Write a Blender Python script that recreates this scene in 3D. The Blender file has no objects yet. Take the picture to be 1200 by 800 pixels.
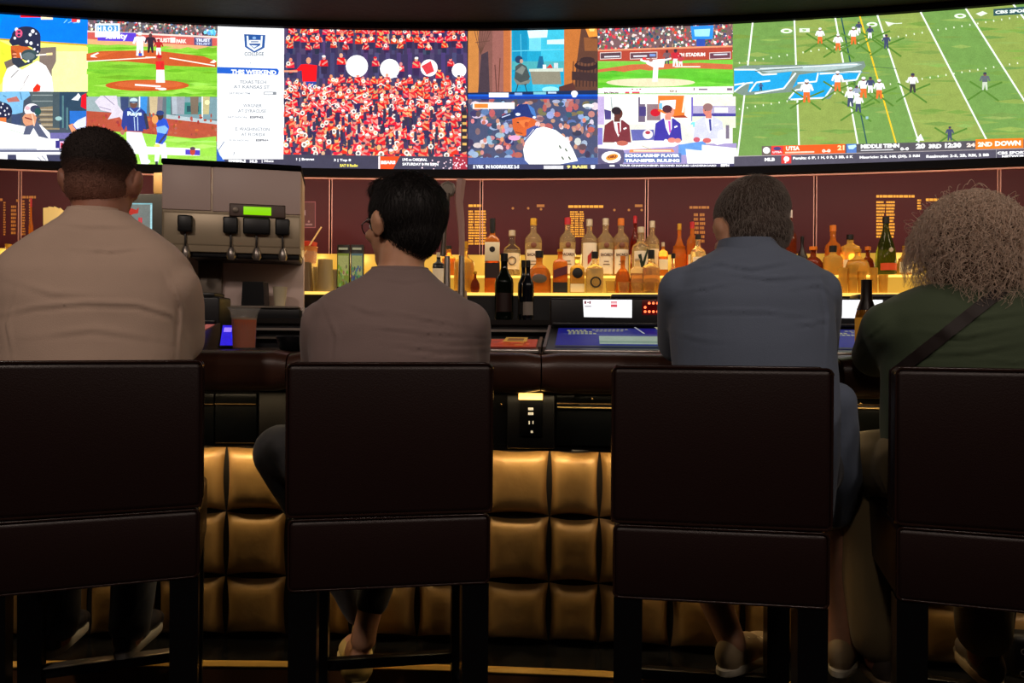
import bpy, bmesh, math, random
import numpy as np
from mathutils import Vector, Matrix, noise

random.seed(7)
SC = bpy.context.scene
COL = SC.collection
R = math.radians

# ---------------------------------------------------------------- camera
CAMZ = 1.135          # eye height of the photographer
F = 867.0             # focal length in pixels of the 1200x800 frame
HY = 392.0            # row of the horizon
cam_data = bpy.data.cameras.new('camera')
cam = bpy.data.objects.new('camera', cam_data)
COL.objects.link(cam)
cam.location = (0, 0, CAMZ)
ROLL = 0.0067          # the phone was held very slightly turned
cam.rotation_euler = (Matrix.Rotation(R(90), 3, 'X') @ Matrix.Rotation(ROLL, 3, 'Z')).to_euler()
cam_data.sensor_width = 36
cam_data.lens = F / 1200 * 36
cam_data.shift_y = -(400 - HY) / 1200
cam_data.clip_start = 0.02
SC.camera = cam

# ---------------------------------------------------------------- world, exposure
w = bpy.data.worlds.new('world')
SC.world = w
w.use_nodes = True
w.node_tree.nodes['Background'].inputs[0].default_value = (0.30, 0.32, 0.40, 1)
w.node_tree.nodes['Background'].inputs[1].default_value = 0.004
SC.view_settings.view_transform = 'Standard'
SC.view_settings.look = 'None'
SC.view_settings.gamma = 1
SC.view_settings.exposure = 0.0
SC.view_settings.use_curve_mapping = False

SCREEN_POWER = 1.36


def lamp(name, kind, loc, power, color, size=0.2, size_y=None, aim=None, spot=None, blend=0.6):
    d = bpy.data.lights.new(name, kind)
    d.energy = power
    d.color = color
    if kind == 'AREA':
        d.size = size
        if size_y:
            d.shape = 'RECTANGLE'
            d.size_y = size_y
    else:
        d.shadow_soft_size = size
    if spot:
        d.spot_size = R(spot)
        d.spot_blend = blend
    o = bpy.data.objects.new(name, d)
    COL.objects.link(o)
    o.location = loc
    if aim is not None:
        o.rotation_euler = (Vector(aim) - Vector(loc)).to_track_quat('-Z', 'Y').to_euler()
    return o


# the room's ceiling downlights behind and beside the photographer
ROOM = (1.0, 0.82, 0.70)
DOWN = [(-1.55, -0.1, 62), (-0.25, -0.5, 17), (0.85, -0.5, 42), (2.1, 0.1, 40)]
for (dx, dy, p_) in DOWN:
    lamp('ceiling_lamp_light', 'SPOT', (dx, dy, 2.95), p_, ROOM, 0.12, aim=(dx * 0.75, dy + 1.9, 1.1), spot=110, blend=0.9)

# ---------------------------------------------------------------- helpers


def lin(c):
    c = c / 255.0
    return c / 12.92 if c <= 0.04045 else ((c + 0.055) / 1.055) ** 2.4


def rgb(*c):
    if len(c) == 1:
        c = c[0]
    return (lin(c[0]), lin(c[1]), lin(c[2]), 1)


def UV(px, py):
    """photo pixel -> tangents of the view line in level coordinates"""
    dx, dy = px - 600, py - HY
    c_, s_ = math.cos(ROLL), math.sin(ROLL)
    return (dx * c_ + dy * s_) / F, (-dx * s_ + dy * c_) / F


def P(px, py, Y):
    """photo pixel at distance Y -> point"""
    u, v = UV(px, py)
    return Vector((u * Y, Y, CAMZ - v * Y))


def material(name, color, rough=0.5, metal=0.0, trans=0.0, ior=1.45, emit=None, estr=1.0, bump=None, vary=None,
             coat=0.0, spec=None, sheen=0.0, sss=0.0, alpha=1.0):
    m = bpy.data.materials.new(name)
    m.use_nodes = True
    nt = m.node_tree
    b = nt.nodes['Principled BSDF']
    b.inputs['Base Color'].default_value = color
    b.inputs['Roughness'].default_value = rough
    b.inputs['Metallic'].default_value = metal
    b.inputs['Transmission Weight'].default_value = trans
    b.inputs['IOR'].default_value = ior
    b.inputs['Coat Weight'].default_value = coat
    b.inputs['Sheen Weight'].default_value = sheen
    b.inputs['Alpha'].default_value = alpha
    if sss:
        b.inputs['Subsurface Weight'].default_value = sss
        b.inputs['Subsurface Radius'].default_value = (0.01, 0.004, 0.002)
    if spec is not None:
        b.inputs['Specular IOR Level'].default_value = spec
    if emit:
        b.inputs['Emission Color'].default_value = emit
        b.inputs['Emission Strength'].default_value = estr
    tc = None
    if bump or vary:
        tc = nt.nodes.new('ShaderNodeTexCoord')
    if vary:
        sc_, amt, c2 = vary
        n = nt.nodes.new('ShaderNodeTexNoise')
        n.inputs['Scale'].default_value = sc_
        n.inputs['Detail'].default_value = 4
        nt.links.new(tc.outputs['Object'], n.inputs['Vector'])
        r_ = nt.nodes.new('ShaderNodeValToRGB')
        r_.color_ramp.elements[0].position = 0.5 - amt
        r_.color_ramp.elements[1].position = 0.5 + amt
        r_.color_ramp.elements[0].color = color
        r_.color_ramp.elements[1].color = c2
        nt.links.new(n.outputs['Fac'], r_.inputs['Fac'])
        nt.links.new(r_.outputs['Color'], b.inputs['Base Color'])
    if bump:
        sc_, st, kind = bump
        if kind == 'wave':
            n = nt.nodes.new('ShaderNodeTexWave')
            n.inputs['Distortion'].default_value = 6
        elif kind == 'voronoi':
            n = nt.nodes.new('ShaderNodeTexVoronoi')
        else:
            n = nt.nodes.new('ShaderNodeTexNoise')
            n.inputs['Detail'].default_value = 5
        n.inputs['Scale'].default_value = sc_
        nt.links.new(tc.outputs['Object'], n.inputs['Vector'])
        bp = nt.nodes.new('ShaderNodeBump')
        bp.inputs['Strength'].default_value = st
        bp.inputs['Distance'].default_value = 0.01
        nt.links.new(n.outputs[0], bp.inputs['Height'])
        nt.links.new(bp.outputs[0], b.inputs['Normal'])
    return m


def screen_material(name, power):
    m = bpy.data.materials.new(name)
    m.use_nodes = True
    nt = m.node_tree
    b = nt.nodes['Principled BSDF']
    b.inputs['Base Color'].default_value = (0.01, 0.01, 0.01, 1)
    b.inputs['Roughness'].default_value = 0.6
    a = nt.nodes.new('ShaderNodeAttribute')
    a.attribute_name = 'Col'
    # fine grain of the picture
    tc = nt.nodes.new('ShaderNodeTexCoord')
    last = a.outputs['Color']
    for sc_, lo, hi in ((30, 0.92, 1.08), (210, 0.86, 1.14)):
        n = nt.nodes.new('ShaderNodeTexNoise')
        n.inputs['Scale'].default_value = sc_
        n.inputs['Detail'].default_value = 3
        nt.links.new(tc.outputs['Object'], n.inputs['Vector'])
        mr = nt.nodes.new('ShaderNodeMapRange')
        mr.inputs['From Min'].default_value = 0.25
        mr.inputs['From Max'].default_value = 0.75
        mr.inputs['To Min'].default_value = lo
        mr.inputs['To Max'].default_value = hi
        nt.links.new(n.outputs['Fac'], mr.inputs['Value'])
        vm = nt.nodes.new('ShaderNodeVectorMath')
        vm.operation = 'SCALE'
        nt.links.new(last, vm.inputs[0])
        nt.links.new(mr.outputs['Result'], vm.inputs['Scale'])
        last = vm.outputs[0]
    nt.links.new(last, b.inputs['Emission Color'])
    b.inputs['Emission Strength'].default_value = power
    return m


M = {}


def mats():
    M['screen'] = screen_material('video screen', SCREEN_POWER)
    M['display'] = screen_material('small display', 1.2)
    M['led'] = screen_material('red led dots', 3.0)
    M['dim_display'] = screen_material('angled display', 0.45)
    M['black_plastic'] = material('black plastic', rgb(17, 18, 22), 0.38)
    M['bezel'] = material('bezel', rgb(8, 9, 18), 0.75, spec=0.15)
    M['soffit'] = material('soffit', rgb(5, 8, 16), 0.8, bump=(30, 0.3, 'noise'))
    M['burgundy'] = material('burgundy glass panel', rgb(86, 25, 36), 0.5, bump=(1.6, 0.05, 'noise'), spec=0.3,
                             vary=(1.3, 0.25, rgb(70, 20, 32)))
    M['joint'] = material('rosy joint metal', rgb(240, 180, 175), 0.4, metal=0.2)
    M['glow'] = material('backlit acrylic', rgb(150, 130, 70), 0.4, emit=rgb(245, 185, 60), estr=0.42,
                         bump=(12, 0.1, 'noise'))
    M['glow_top'] = material('lit acrylic edge', rgb(220, 190, 110), 0.3, emit=rgb(255, 205, 95), estr=1.3)
    M['gold_letter'] = material('emissive gold lettering', rgb(180, 120, 30), 0.4, emit=rgb(255, 176, 55), estr=0.75)
    M['gold_letter_dim'] = material('dim gold lettering', rgb(150, 95, 40), 0.4, emit=rgb(220, 130, 50), estr=0.32)
    M['steel'] = material('brushed steel', rgb(190, 180, 172), 0.34, metal=0.85, bump=(90, 0.04, 'noise'))
    M['steel_dim'] = material('dull steel', rgb(120, 110, 100), 0.42, metal=0.8)
    M['warm_panel'] = material('taupe enamel panel', rgb(232, 206, 198), 0.42)
    M['warm_lower'] = material('taupe enamel lower', rgb(192, 174, 146), 0.36, metal=0.2)
    M['counter'] = material('dark stone counter', rgb(62, 44, 36), 0.22, vary=(9, 0.2, rgb(38, 28, 25)))
    M['leather'] = material('dark brown leather', rgb(34, 17, 15), 0.42, bump=(300, 0.05, 'voronoi'))
    M['arm_leather'] = material('brown armrest leather', rgb(66, 40, 30), 0.34, bump=(260, 0.05, 'voronoi'))
    M['piping'] = material('dark piping', rgb(40, 24, 20), 0.25)
    M['nail'] = material('brass nail', rgb(230, 190, 120), 0.25, metal=1.0)
    M['black_wood'] = material('black lacquered wood', rgb(11, 11, 13), 0.3)
    M['gold_leather'] = material('bronze gold leather', rgb(160, 126, 74), 0.42, metal=0.15, bump=(9, 0.5, 'noise'),
                                 vary=(5, 0.3, rgb(132, 100, 58)))
    M['black_seam'] = material('black backing board', rgb(16, 12, 9), 0.7)
    M['black_marble'] = material('black marble', rgb(9, 9, 10), 0.15, vary=(5, 0.03, rgb(22, 22, 22)))
    M['brass'] = material('brass nosing', rgb(235, 185, 90), 0.42, metal=0.5)
    M['brown_face'] = material('brown ledge face', rgb(130, 84, 44), 0.5, vary=(4, 0.3, rgb(58, 38, 22)))
    M['strip'] = material('warm light strip', rgb(255, 210, 140), 0.5, emit=rgb(255, 190, 95), estr=3.0)
    M['floor'] = material('dark carpet', rgb(20, 16, 15), 0.95, bump=(60, 0.5, 'noise'), vary=(9, 0.2, rgb(30, 20, 18)))
    M['ceiling'] = material('dark ceiling', rgb(20, 20, 24), 0.9)
    M['wallpaint'] = material('dark wall paint', rgb(34, 26, 26), 0.8, bump=(20, 0.1, 'noise'))
    M['skin1'] = material('skin light', rgb(188, 132, 108), 0.5, vary=(30, 0.4, rgb(170, 112, 90)), sss=0.05)
    M['skin2'] = material('skin fair', rgb(222, 168, 134), 0.5, vary=(30, 0.4, rgb(204, 146, 114)), sss=0.05)
    M['eye'] = material('eye white', rgb(225, 220, 215), 0.15)
    M['iris'] = material('iris', rgb(50, 35, 25), 0.1)
    M['paper'] = material('white paper', rgb(235, 228, 215), 0.7)
    M['white_plastic'] = material('white plastic', rgb(225, 215, 200), 0.5)
    M['cream'] = material('cream label', rgb(240, 225, 190), 0.6)
    M['dark_label'] = material('dark label', rgb(40, 18, 14), 0.5)
    M['clear'] = material('clear glass', rgb(250, 248, 240), 0.06, ior=1.5, alpha=0.16)
    M['clear_plastic'] = material('clear plastic', rgb(250, 245, 235), 0.12, ior=1.5, alpha=0.14)
    M['green_display'] = material('green display', rgb(60, 120, 0), 0.4, emit=rgb(140, 215, 0), estr=1.0)


mats()


def glassy(name, c, rough=0.06, trans=0.92, ior=1.25):
    k = 'glass_' + name
    if k not in M:
        M[k] = material(name + ' glass', rgb(c), rough, trans=trans, ior=ior)
    return M[k]


def plain(name, c, rough=0.5, **kw):
    k = 'plain_' + name
    if k not in M:
        M[k] = material(name, rgb(c), rough, **kw)
    return M[k]


def link(o, parent=None):
    COL.objects.link(o)
    if parent is not None:
        o.parent = parent
    return o


def tag(o, label=None, cat=None, group=None, kind=None):
    if label:
        o['label'] = label
    if cat:
        o['category'] = cat
    if group:
        o['group'] = group
    if kind:
        o['kind'] = kind
    return o


def empty(name, loc=(0, 0, 0), rz=0.0, label=None, cat=None, group=None):
    o = bpy.data.objects.new(name, None)
    o.empty_display_size = 0.1
    link(o)
    o.location = loc
    o.rotation_euler = (0, 0, rz)
    return tag(o, label, cat, group)


def finish(me, mat, smooth=35):
    if mat is not None:
        if isinstance(mat, (list, tuple)):
            for m_ in mat:
                me.materials.append(m_)
        else:
            me.materials.append(mat)
    if smooth:
        me.polygons.foreach_set('use_smooth', [True] * len(me.polygons))
        if smooth < 180:
            me.set_sharp_from_angle(angle=R(smooth))
    me.update()


class MB:
    def __init__(self):
        self.v, self.f, self.m = [], [], []
        self.cur = 0
        self.T = Matrix.Identity(4)

    def add(self, vs, fs):
        o = len(self.v)
        self.v += [self.T @ Vector(p) for p in vs]
        self.f += [tuple(i + o for i in f) for f in fs]
        self.m += [self.cur] * len(fs)
        return self

    def bm_add(self, bm, mtx=None):
        bm.verts.index_update()
        vs = [(mtx @ v.co) if mtx else v.co.copy() for v in bm.verts]
        fs = [tuple(v.index for v in f.verts) for f in bm.faces]
        bm.free()
        return self.add(vs, fs)

    def box(self, c, s, r=0.0, seg=2, mtx=None):
        bm = bmesh.new()
        bmesh.ops.create_cube(bm, size=1)
        bmesh.ops.scale(bm, vec=s, verts=bm.verts)
        if r > 0:
            bmesh.ops.bevel(bm, geom=bm.edges[:], offset=min(r, min(s) * 0.49), segments=seg, profile=0.5,
                            affect='EDGES')
        bmesh.ops.translate(bm, vec=c, verts=bm.verts)
        return self.bm_add(bm, mtx)

    def lathe(self, prof, n=20, c=(0, 0, 0), mtx=None, sx=1.0, sy=1.0, caps=True, sq=1.0):
        vs, fs = [], []
        for (r_, z) in prof:
            for k in range(n):
                a = 2 * math.pi * k / n
                ca, sa = math.cos(a), math.sin(a)
                ca = math.copysign(abs(ca) ** sq, ca)
                sa = math.copysign(abs(sa) ** sq, sa)
                p = Vector((r_ * sx * ca + c[0], r_ * sy * sa + c[1], z + c[2]))
                vs.append(mtx @ p if mtx else p)
        for i in range(len(prof) - 1):
            for k in range(n):
                a, b = i * n + k, i * n + (k + 1) % n
                fs.append((a, b, b + n, a + n))
        if caps:
            fs.append(tuple(range(n - 1, -1, -1)))
            fs.append(tuple((len(prof) - 1) * n + k for k in range(n)))
        return self.add(vs, fs)

    def tube(self, pts, rad, n=8, caps=True):
        pts = [Vector(p) for p in pts]
        rs = rad if isinstance(rad, (list, tuple)) else [rad] * len(pts)
        vs, fs = [], []
        up = None
        for i, p in enumerate(pts):
            d = (pts[min(i + 1, len(pts) - 1)] - pts[max(i - 1, 0)])
            if d.length < 1e-9:
                d = Vector((0, 0, 1))
            d.normalize()
            if up is None:
                up = d.orthogonal().normalized()
            else:
                up = (up - d * up.dot(d))
                if up.length < 1e-6:
                    up = d.orthogonal()
                up.normalize()
            sd = d.cross(up)
            for k in range(n):
                a = 2 * math.pi * k / n
                vs.append(p + (up * math.cos(a) + sd * math.sin(a)) * rs[i])
        for i in range(len(pts) - 1):
            for k in range(n):
                a, b = i * n + k, i * n + (k + 1) % n
                fs.append((a, b, b + n, a + n))
        if caps:
            fs.append(tuple(range(n - 1, -1, -1)))
            fs.append(tuple((len(pts) - 1) * n + k for k in range(n)))
        return self.add(vs, fs)

    def poly(self, pts):
        return self.add(pts, [tuple(range(len(pts)))])

    def prism(self, pts, depth):
        """closed outline (points) extruded by a vector"""
        n = len(pts)
        d = Vector(depth)
        pts = [Vector(p) for p in pts]
        vs = pts + [p + d for p in pts]
        fs = [tuple(range(n))[::-1], tuple(range(n, 2 * n))]
        fs += [(i, (i + 1) % n, (i + 1) % n + n, i + n) for i in range(n)]
        return self.add(vs, fs)

    def loft(self, rings, caps=True):
        n = len(rings[0])
        vs = [p for r_ in rings for p in r_]
        fs = []
        for i in range(len(rings) - 1):
            for k in range(n):
                a, b = i * n + k, i * n + (k + 1) % n
                fs.append((a, b, b + n, a + n))
        if caps:
            fs.append(tuple(range(n - 1, -1, -1)))
            fs.append(tuple((len(rings) - 1) * n + k for k in range(n)))
        return self.add(vs, fs)

    def mesh(self, name):
        me = bpy.data.meshes.new(name)
        me.from_pydata([tuple(p) for p in self.v], [], self.f)
        return me

    def build(self, name, mat, parent=None, smooth=35, loc=None, rz=None):
        me = self.mesh(name)
        bm = bmesh.new()
        bm.from_mesh(me)
        for f_, mi in zip(bm.faces, self.m):
            f_.material_index = mi
        bmesh.ops.recalc_face_normals(bm, faces=bm.faces)
        bm.to_mesh(me)
        bm.free()
        finish(me, mat, smooth)
        o = bpy.data.objects.new(name, me)
        link(o, parent)
        if loc is not None:
            o.location = loc
        if rz is not None:
            o.rotation_euler = (0, 0, rz)
        return o


def copy_tree(o, parent=None):
    c = o.copy()
    COL.objects.link(c)
    if parent is not None:
        c.parent = parent
    for ch in [x for x in bpy.data.objects if x.parent == o]:
        copy_tree(ch, c)
    return c


# ---------------------------------------------------------------- plan curves
def Wy(x):            # face of the video wall
    return 4.0 - 0.0395 * x * x - 0.0434 * x


def Fy(x):            # face of the bar front
    return 2.35 - 0.0702 * x - 0.0414 * x * x


def Fslope(x):
    return math.atan(-0.0702 - 0.0828 * x)


def Fx(px, off=0.0, py=450):
    """plan position where the view line of a photo column meets the bar face moved by off"""
    X = 0.0
    for _ in range(30):
        X = UV(px, py)[0] * (Fy(X) + off)
    return X


def Wx(px, off=0.0, py=300):
    X = 0.0
    for _ in range(30):
        X = UV(px, py)[0] * (Wy(X) + off)
    return X


def sweep(name, fn, x0, x1, prof, mat, parent=None, n=40, smooth=35):
    """closed profile [(offset, z)] swept along a plan curve"""
    mb = MB()
    rings = []
    for i in range(n + 1):
        x = x0 + (x1 - x0) * i / n
        rings.append([Vector((x, fn(x) + o_, z)) for (o_, z) in prof])
    mb.loft(rings)
    return mb.build(name, mat, parent, smooth)


def rect_prof(o0, o1, z0, z1):
    return [(o0, z0), (o1, z0), (o1, z1), (o0, z1)]


# ---------------------------------------------------------------- the room
mb = MB(); mb.box((0, 0.5, -0.05), (12, 13, 0.1)); o = mb.build('floor', M['floor'], smooth=0); tag(o, kind='structure')
mb = MB(); mb.box((0, 0.5, 3.25), (12, 13, 0.1)); o = mb.build('ceiling', M['ceiling'], smooth=0); tag(o, kind='structure')
mb = MB(); mb.box((0, -4.55, 1.6), (12, 0.1, 3.2)); o = mb.build('wall_rear', M['wallpaint'], smooth=0); tag(o, kind='structure')
for s_, nm in ((-1, 'wall_left'), (1, 'wall_right')):
    mb = MB(); mb.box((s_ * 5.0, -0.2, 1.6), (0.1, 8.6, 3.2)); o = mb.build(nm, M['wallpaint'], smooth=0); tag(o, kind='structure')
ZT = CAMZ + 356 / F * 4.0      # top of the video wall
ZB = CAMZ + 192 / F * 4.0      # bottom of the lit area
XE = 3.3
o = sweep('wall_back', Wy, -4.9, 4.9, rect_prof(0.06, 0.16, 0.0, 3.2), M['wallpaint']); tag(o, kind='structure')
o = sweep('trim_1', Wy, -4.9, 4.9, [(-0.62, ZT + 0.035), (-0.62, 3.2), (0.05, 3.2), (0.05, ZT + 0.035)], M['soffit'])
tag(o, 'dark soffit above the video wall', kind='structure')
# ---------------------------------------------------------------- video wall
vw = empty('video_wall', (0, 4.0, ZB), 0, 'long curved wall of television pictures above the bottle shelves', 'video wall')
INV = Matrix.Translation((0, -4.0, -ZB))


def vw_sweep(name, x0, x1, prof, mat, n=40):
    o_ = sweep(name, Wy, x0, x1, prof, mat, vw, n)
    o_.data.transform(INV)
    return o_


vw_sweep('cabinet', -XE, XE, rect_prof(0.0, 0.055, ZB - 0.04, ZT + 0.03), M['black_plastic'])
vw_sweep('lower_bezel', -XE, XE, rect_prof(-0.035, 0.0, ZB - 0.04, ZB), M['bezel'])
vw_sweep('upper_bezel', -XE, XE, rect_prof(-0.03, 0.0, ZT, ZT + 0.03), M['bezel'])


def curved(fn):
    """photo pixel -> (X, Y, Z) on the plan curve"""
    def f(px, py):
        X = 0.0
        k, v = UV(px, py)
        for _ in range(12):
            X = k * fn(X)
        Y = fn(X)
        return X, Y, CAMZ - v * Y
    return f


def clip_half(poly, ax, val, keep_less):
    out = []
    n = len(poly)
    for i in range(n):
        a, b = poly[i], poly[(i + 1) % n]
        ia = (a[ax] <= val) if keep_less else (a[ax] >= val)
        ib = (b[ax] <= val) if keep_less else (b[ax] >= val)
        if ia:
            out.append(a)
        if ia != ib:
            t = (val - a[ax]) / (b[ax] - a[ax])
            out.append(tuple(a[k] + (b[k] - a[k]) * t for k in range(len(a))))
    return out


_glyph = {}


def text_tris(s, bold=0.0):
    k = (s, bold)
    if k in _glyph:
        return _glyph[k]
    cu = bpy.data.curves.new('t', 'FONT')
    cu.body = s
    cu.resolution_u = 2
    cu.offset = bold
    ob = bpy.data.objects.new('t', cu)
    COL.objects.link(ob)
    dg = bpy.context.evaluated_depsgraph_get()
    me = ob.evaluated_get(dg).to_mesh()
    vs = [(v.co.x, v.co.y) for v in me.vertices]
    fs = [tuple(p.vertices) for p in me.polygons]
    ob.evaluated_get(dg).to_mesh_clear()
    bpy.data.objects.remove(ob)
    bpy.data.curves.remove(cu)
    x0 = min(v[0] for v in vs); x1 = max(v[0] for v in vs)
    y0 = min(v[1] for v in vs); y1 = max(v[1] for v in vs)
    _glyph[k] = ([((v[0] - x0) / (x1 - x0), (v[1] - y0) / (y1 - y0)) for v in vs], fs)
    return _glyph[k]


class Feed:
    """a picture made of flat coloured polygons lying on a surface given by map(px, py) -> point"""

    def __init__(self, mapf, zlim=None, strip=18, step=0.00012, outv=(0, -1, 0)):
        self.map, self.zlim, self.strip, self.step = mapf, zlim, strip, step
        self.v, self.f, self.c = [], [], []
        self.L = 0
        self.out = Vector(outv)
        self.lim = None

    def poly(self, pts, c, L=None):
        if L is None:
            self.L += 1
            L = self.L
        pts = [tuple(map(float, p)) for p in pts]
        if self.lim:
            x0, x1, y0, y1 = self.lim
            for ax, v_, l_ in ((0, x1, True), (0, x0, False), (1, y1, True), (1, y0, False)):
                pts = clip_half(pts, ax, v_, l_)
                if len(pts) < 3:
                    return
        c = rgb(c)
        if self.strip:
            a = min(p[0] for p in pts); b = max(p[0] for p in pts)
            k0, k1 = math.floor(a / self.strip), math.ceil(b / self.strip)
        else:
            k0, k1 = 0, 1
        for k in range(k0, max(k1, k0 + 1)):
            q = pts
            if self.strip and k1 - k0 > 1:
                q = clip_half(q, 0, (k + 1) * self.strip, True)
                if len(q) < 3:
                    continue
                q = clip_half(q, 0, k * self.strip, False)
                if len(q) < 3:
                    continue
            w_ = [tuple(self.map(*p)) for p in q]
            if self.zlim:
                w_ = clip_half(w_, 2, self.zlim[1], True)
                if len(w_) < 3:
                    continue
                w_ = clip_half(w_, 2, self.zlim[0], False)
                if len(w_) < 3:
                    continue
            n0 = len(self.v)
            off = self.out * (L * self.step)
            self.v += [tuple(Vector(p) + off) for p in w_]
            self.f.append(tuple(range(n0, n0 + len(w_))))
            self.c += [c] * len(w_)

    def rect(self, x0, y0, x1, y1, c, L=None):
        self.poly([(x0, y0), (x1, y0), (x1, y1), (x0, y1)], c, L)

    def ell(self, x, y, rx, ry, c, n=12, L=None, rot=0):
        cr, sr = math.cos(rot), math.sin(rot)
        pts = []
        for k in range(n):
            a = 2 * math.pi * k / n
            u, v_ = rx * math.cos(a), ry * math.sin(a)
            pts.append((x + u * cr - v_ * sr, y + u * sr + v_ * cr))
        self.poly(pts, c, L)

    def line(self, x0, y0, x1, y1, w_, c, L=None):
        d = math.hypot(x1 - x0, y1 - y0) or 1
        nx, ny = -(y1 - y0) / d * w_ / 2, (x1 - x0) / d * w_ / 2
        self.poly([(x0 + nx, y0 + ny), (x1 + nx, y1 + ny), (x1 - nx, y1 - ny), (x0 - nx, y0 - ny)], c, L)

    def text(self, s, x, y, w_, h, c, bold=0.02, slope=0.0):
        """x,y = left baseline, w_ wide, h high, in photo pixels"""
        vs, fs = text_tris(s, bold)
        self.L += 1
        for f_ in fs:
            L = self.L
            self.poly([(x + vs[i][0] * w_, y - vs[i][1] * h + slope * vs[i][0] * w_) for i in f_], c, L)

    def build(self, name, mat, parent, label=None, base=None):
        me = bpy.data.meshes.new(name)
        me.from_pydata(self.v, [], self.f)
        if base is not None:
            me.transform(base)
        a = me.color_attributes.new('Col', 'FLOAT_COLOR', 'CORNER')
        a.data.foreach_set('color', np.array(self.c, dtype=np.float32).ravel())
        me.materials.append(mat)
        o_ = bpy.data.objects.new(name, me)
        link(o_, parent)
        if label:
            o_['label'] = label
        return o_


mapW = curved(lambda x: Wy(x) - 0.002)
rnd = random.Random(3)


def feed(lim):
    f = Feed(mapW, (ZB, ZT))
    f.lim = lim
    return f


def jit(c, a=18):
    return tuple(max(0, min(255, v + rnd.randint(-a, a))) for v in c)


def speckle(f, x0, y0, x1, y1, n, cols, r0, r1, base):
    for k in range(n):
        f.ell(rnd.uniform(x0, x1), rnd.uniform(y0, y1), rnd.uniform(r0, r1), rnd.uniform(r0, r1) * 1.15,
              jit(rnd.choice(cols)), 6, L=base + rnd.randint(0, 30))
    f.L = max(f.L, base + 32)


def grass(f, x0, y0, x1, y1, cols, n, base):
    for k in range(n):
        y = rnd.uniform(y0, y1)
        x = rnd.uniform(x0 - 30, x1)
        L_ = rnd.uniform(20, 60)
        h = rnd.uniform(1.0, 3.0)
        f.poly([(x, y), (x + L_ / 2, y - h), (x + L_, y), (x + L_ / 2, y + h)], jit(rnd.choice(cols), 5),
               L=base + rnd.randint(0, 25))
    f.L = max(f.L, base + 27)


def figure(f, x, y, h, top, legs, head=(150, 100, 80), cap=None, lean=0.0, num=None):
    """a small player: feet at x,y, height h"""
    u = h / 8.0
    f.poly([(x - 1.1 * u, y - 4 * u), (x + 1.1 * u, y - 4 * u), (x + 1.3 * u, y), (x + .5 * u, y), (x, y - 2.6 * u), (x - .5 * u, y), (x - 1.3 * u, y)], legs)
    f.poly([(x - 1.4 * u + lean, y - 6.7 * u), (x + 1.4 * u + lean, y - 6.7 * u), (x + 1.2 * u, y - 3.7 * u), (x - 1.2 * u, y - 3.7 * u)], top)
    f.line(x - 1.4 * u + lean, y - 6.4 * u, x - 2.2 * u + lean, y - 4.2 * u, .8 * u, top)
    f.line(x + 1.4 * u + lean, y - 6.4 * u, x + 2.2 * u + lean, y - 4.2 * u, .8 * u, top)
    f.ell(x + lean * 1.2, y - 7.3 * u, .8 * u, .9 * u, head, 8)
    if cap:
        f.ell(x + lean * 1.2, y - 7.7 * u, .85 * u, .6 * u, cap, 8)


# --- left, upper: batter in helmet
a = feed((-260, 103, -20, 107.5))
a.rect(-300, -20, 110, 110, (235, 240, 120))
a.poly([(-300, -20), (110, -20), (110, 53), (0, 45), (-300, 30)], (0, 132, 250))
a.poly([(0, 30), (4, 20), (104, 24), (104, 52), (0, 45)], (10, 122, 245))
a.poly([(0, 45), (104, 52), (104, 54), (0, 47)], (205, 165, 30))
a.poly([(0, 48), (15, 55), (14, 80), (0, 100)], (225, 228, 60))
a.poly([(60, 60), (104, 60), (104, 108), (60, 108)], (243, 245, 165))
a.rect(24, 17, 50, 20.5, (225, 20, 40)); a.rect(48, 18.5, 62, 23, (250, 225, 190)); a.rect(84, 22, 94, 26, (225, 60, 70))
a.ell(92, 25, 2, 2, (255, 255, 255)); a.line(75, 27, 79, 23, 1, (120, 200, 255)); a.line(80, 27, 84, 25, 1, (120, 200, 255)); a.line(86, 27, 94, 26, 1, (120, 200, 255))
a.poly([(47, 56), (66, 55), (66, 72), (61, 82), (61, 96), (46, 80)], (128, 112, 104))
a.poly([(5, 73), (14, 69), (22, 78), (9, 84)], (120, 105, 95))
a.poly([(3, 108), (4, 92), (9, 80), (17, 76), (26, 82), (44, 71), (54, 77), (61, 90), (63, 108)], (250, 250, 248))
a.line(13, 91, 22, 82, 1.2, (150, 145, 145)); a.line(28, 98, 34, 88, 1.0, (160, 150, 150)); a.line(24, 106, 30, 98, .8, (190, 185, 180))
a.poly([(39, 104), (44, 98), (48, 101), (47, 107), (39, 108)], (230, 50, 30))
a.poly([(13, 54), (30, 53), (38, 58), (34, 66), (26, 70), (20, 73), (14, 68), (13, 60)], (200, 95, 45))
a.poly([(14, 58), (20, 62), (18, 72), (14, 70)], (150, 70, 40)); a.ell(17.5, 63.5, 2.6, 1.2, (240, 150, 110)); a.ell(18, 67.5, 2.2, 1.0, (240, 160, 120))
a.poly([(14, 68), (24, 68), (30, 74), (40, 70), (38, 74), (22, 80), (15, 74)], (52, 58, 72))
a.ell(31, 43, 17, 12, (42, 46, 72), 20); a.poly([(14, 43), (48, 43), (48, 60), (44, 68), (38, 56), (28, 52), (15, 54), (11, 49)], (42, 46, 72))
a.ell(35, 65, 10, 7, (55, 75, 80), 14); a.ell(34, 66, 7.5, 4.5, (95, 110, 115), 12)
a.line(24, 62, 26, 69, 1.4, (225, 230, 235)); a.line(43, 65, 61, 63.5, 1.6, (250, 240, 230)); a.line(55, 63.8, 62, 63.4, 2.8, (255, 225, 160))
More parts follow.
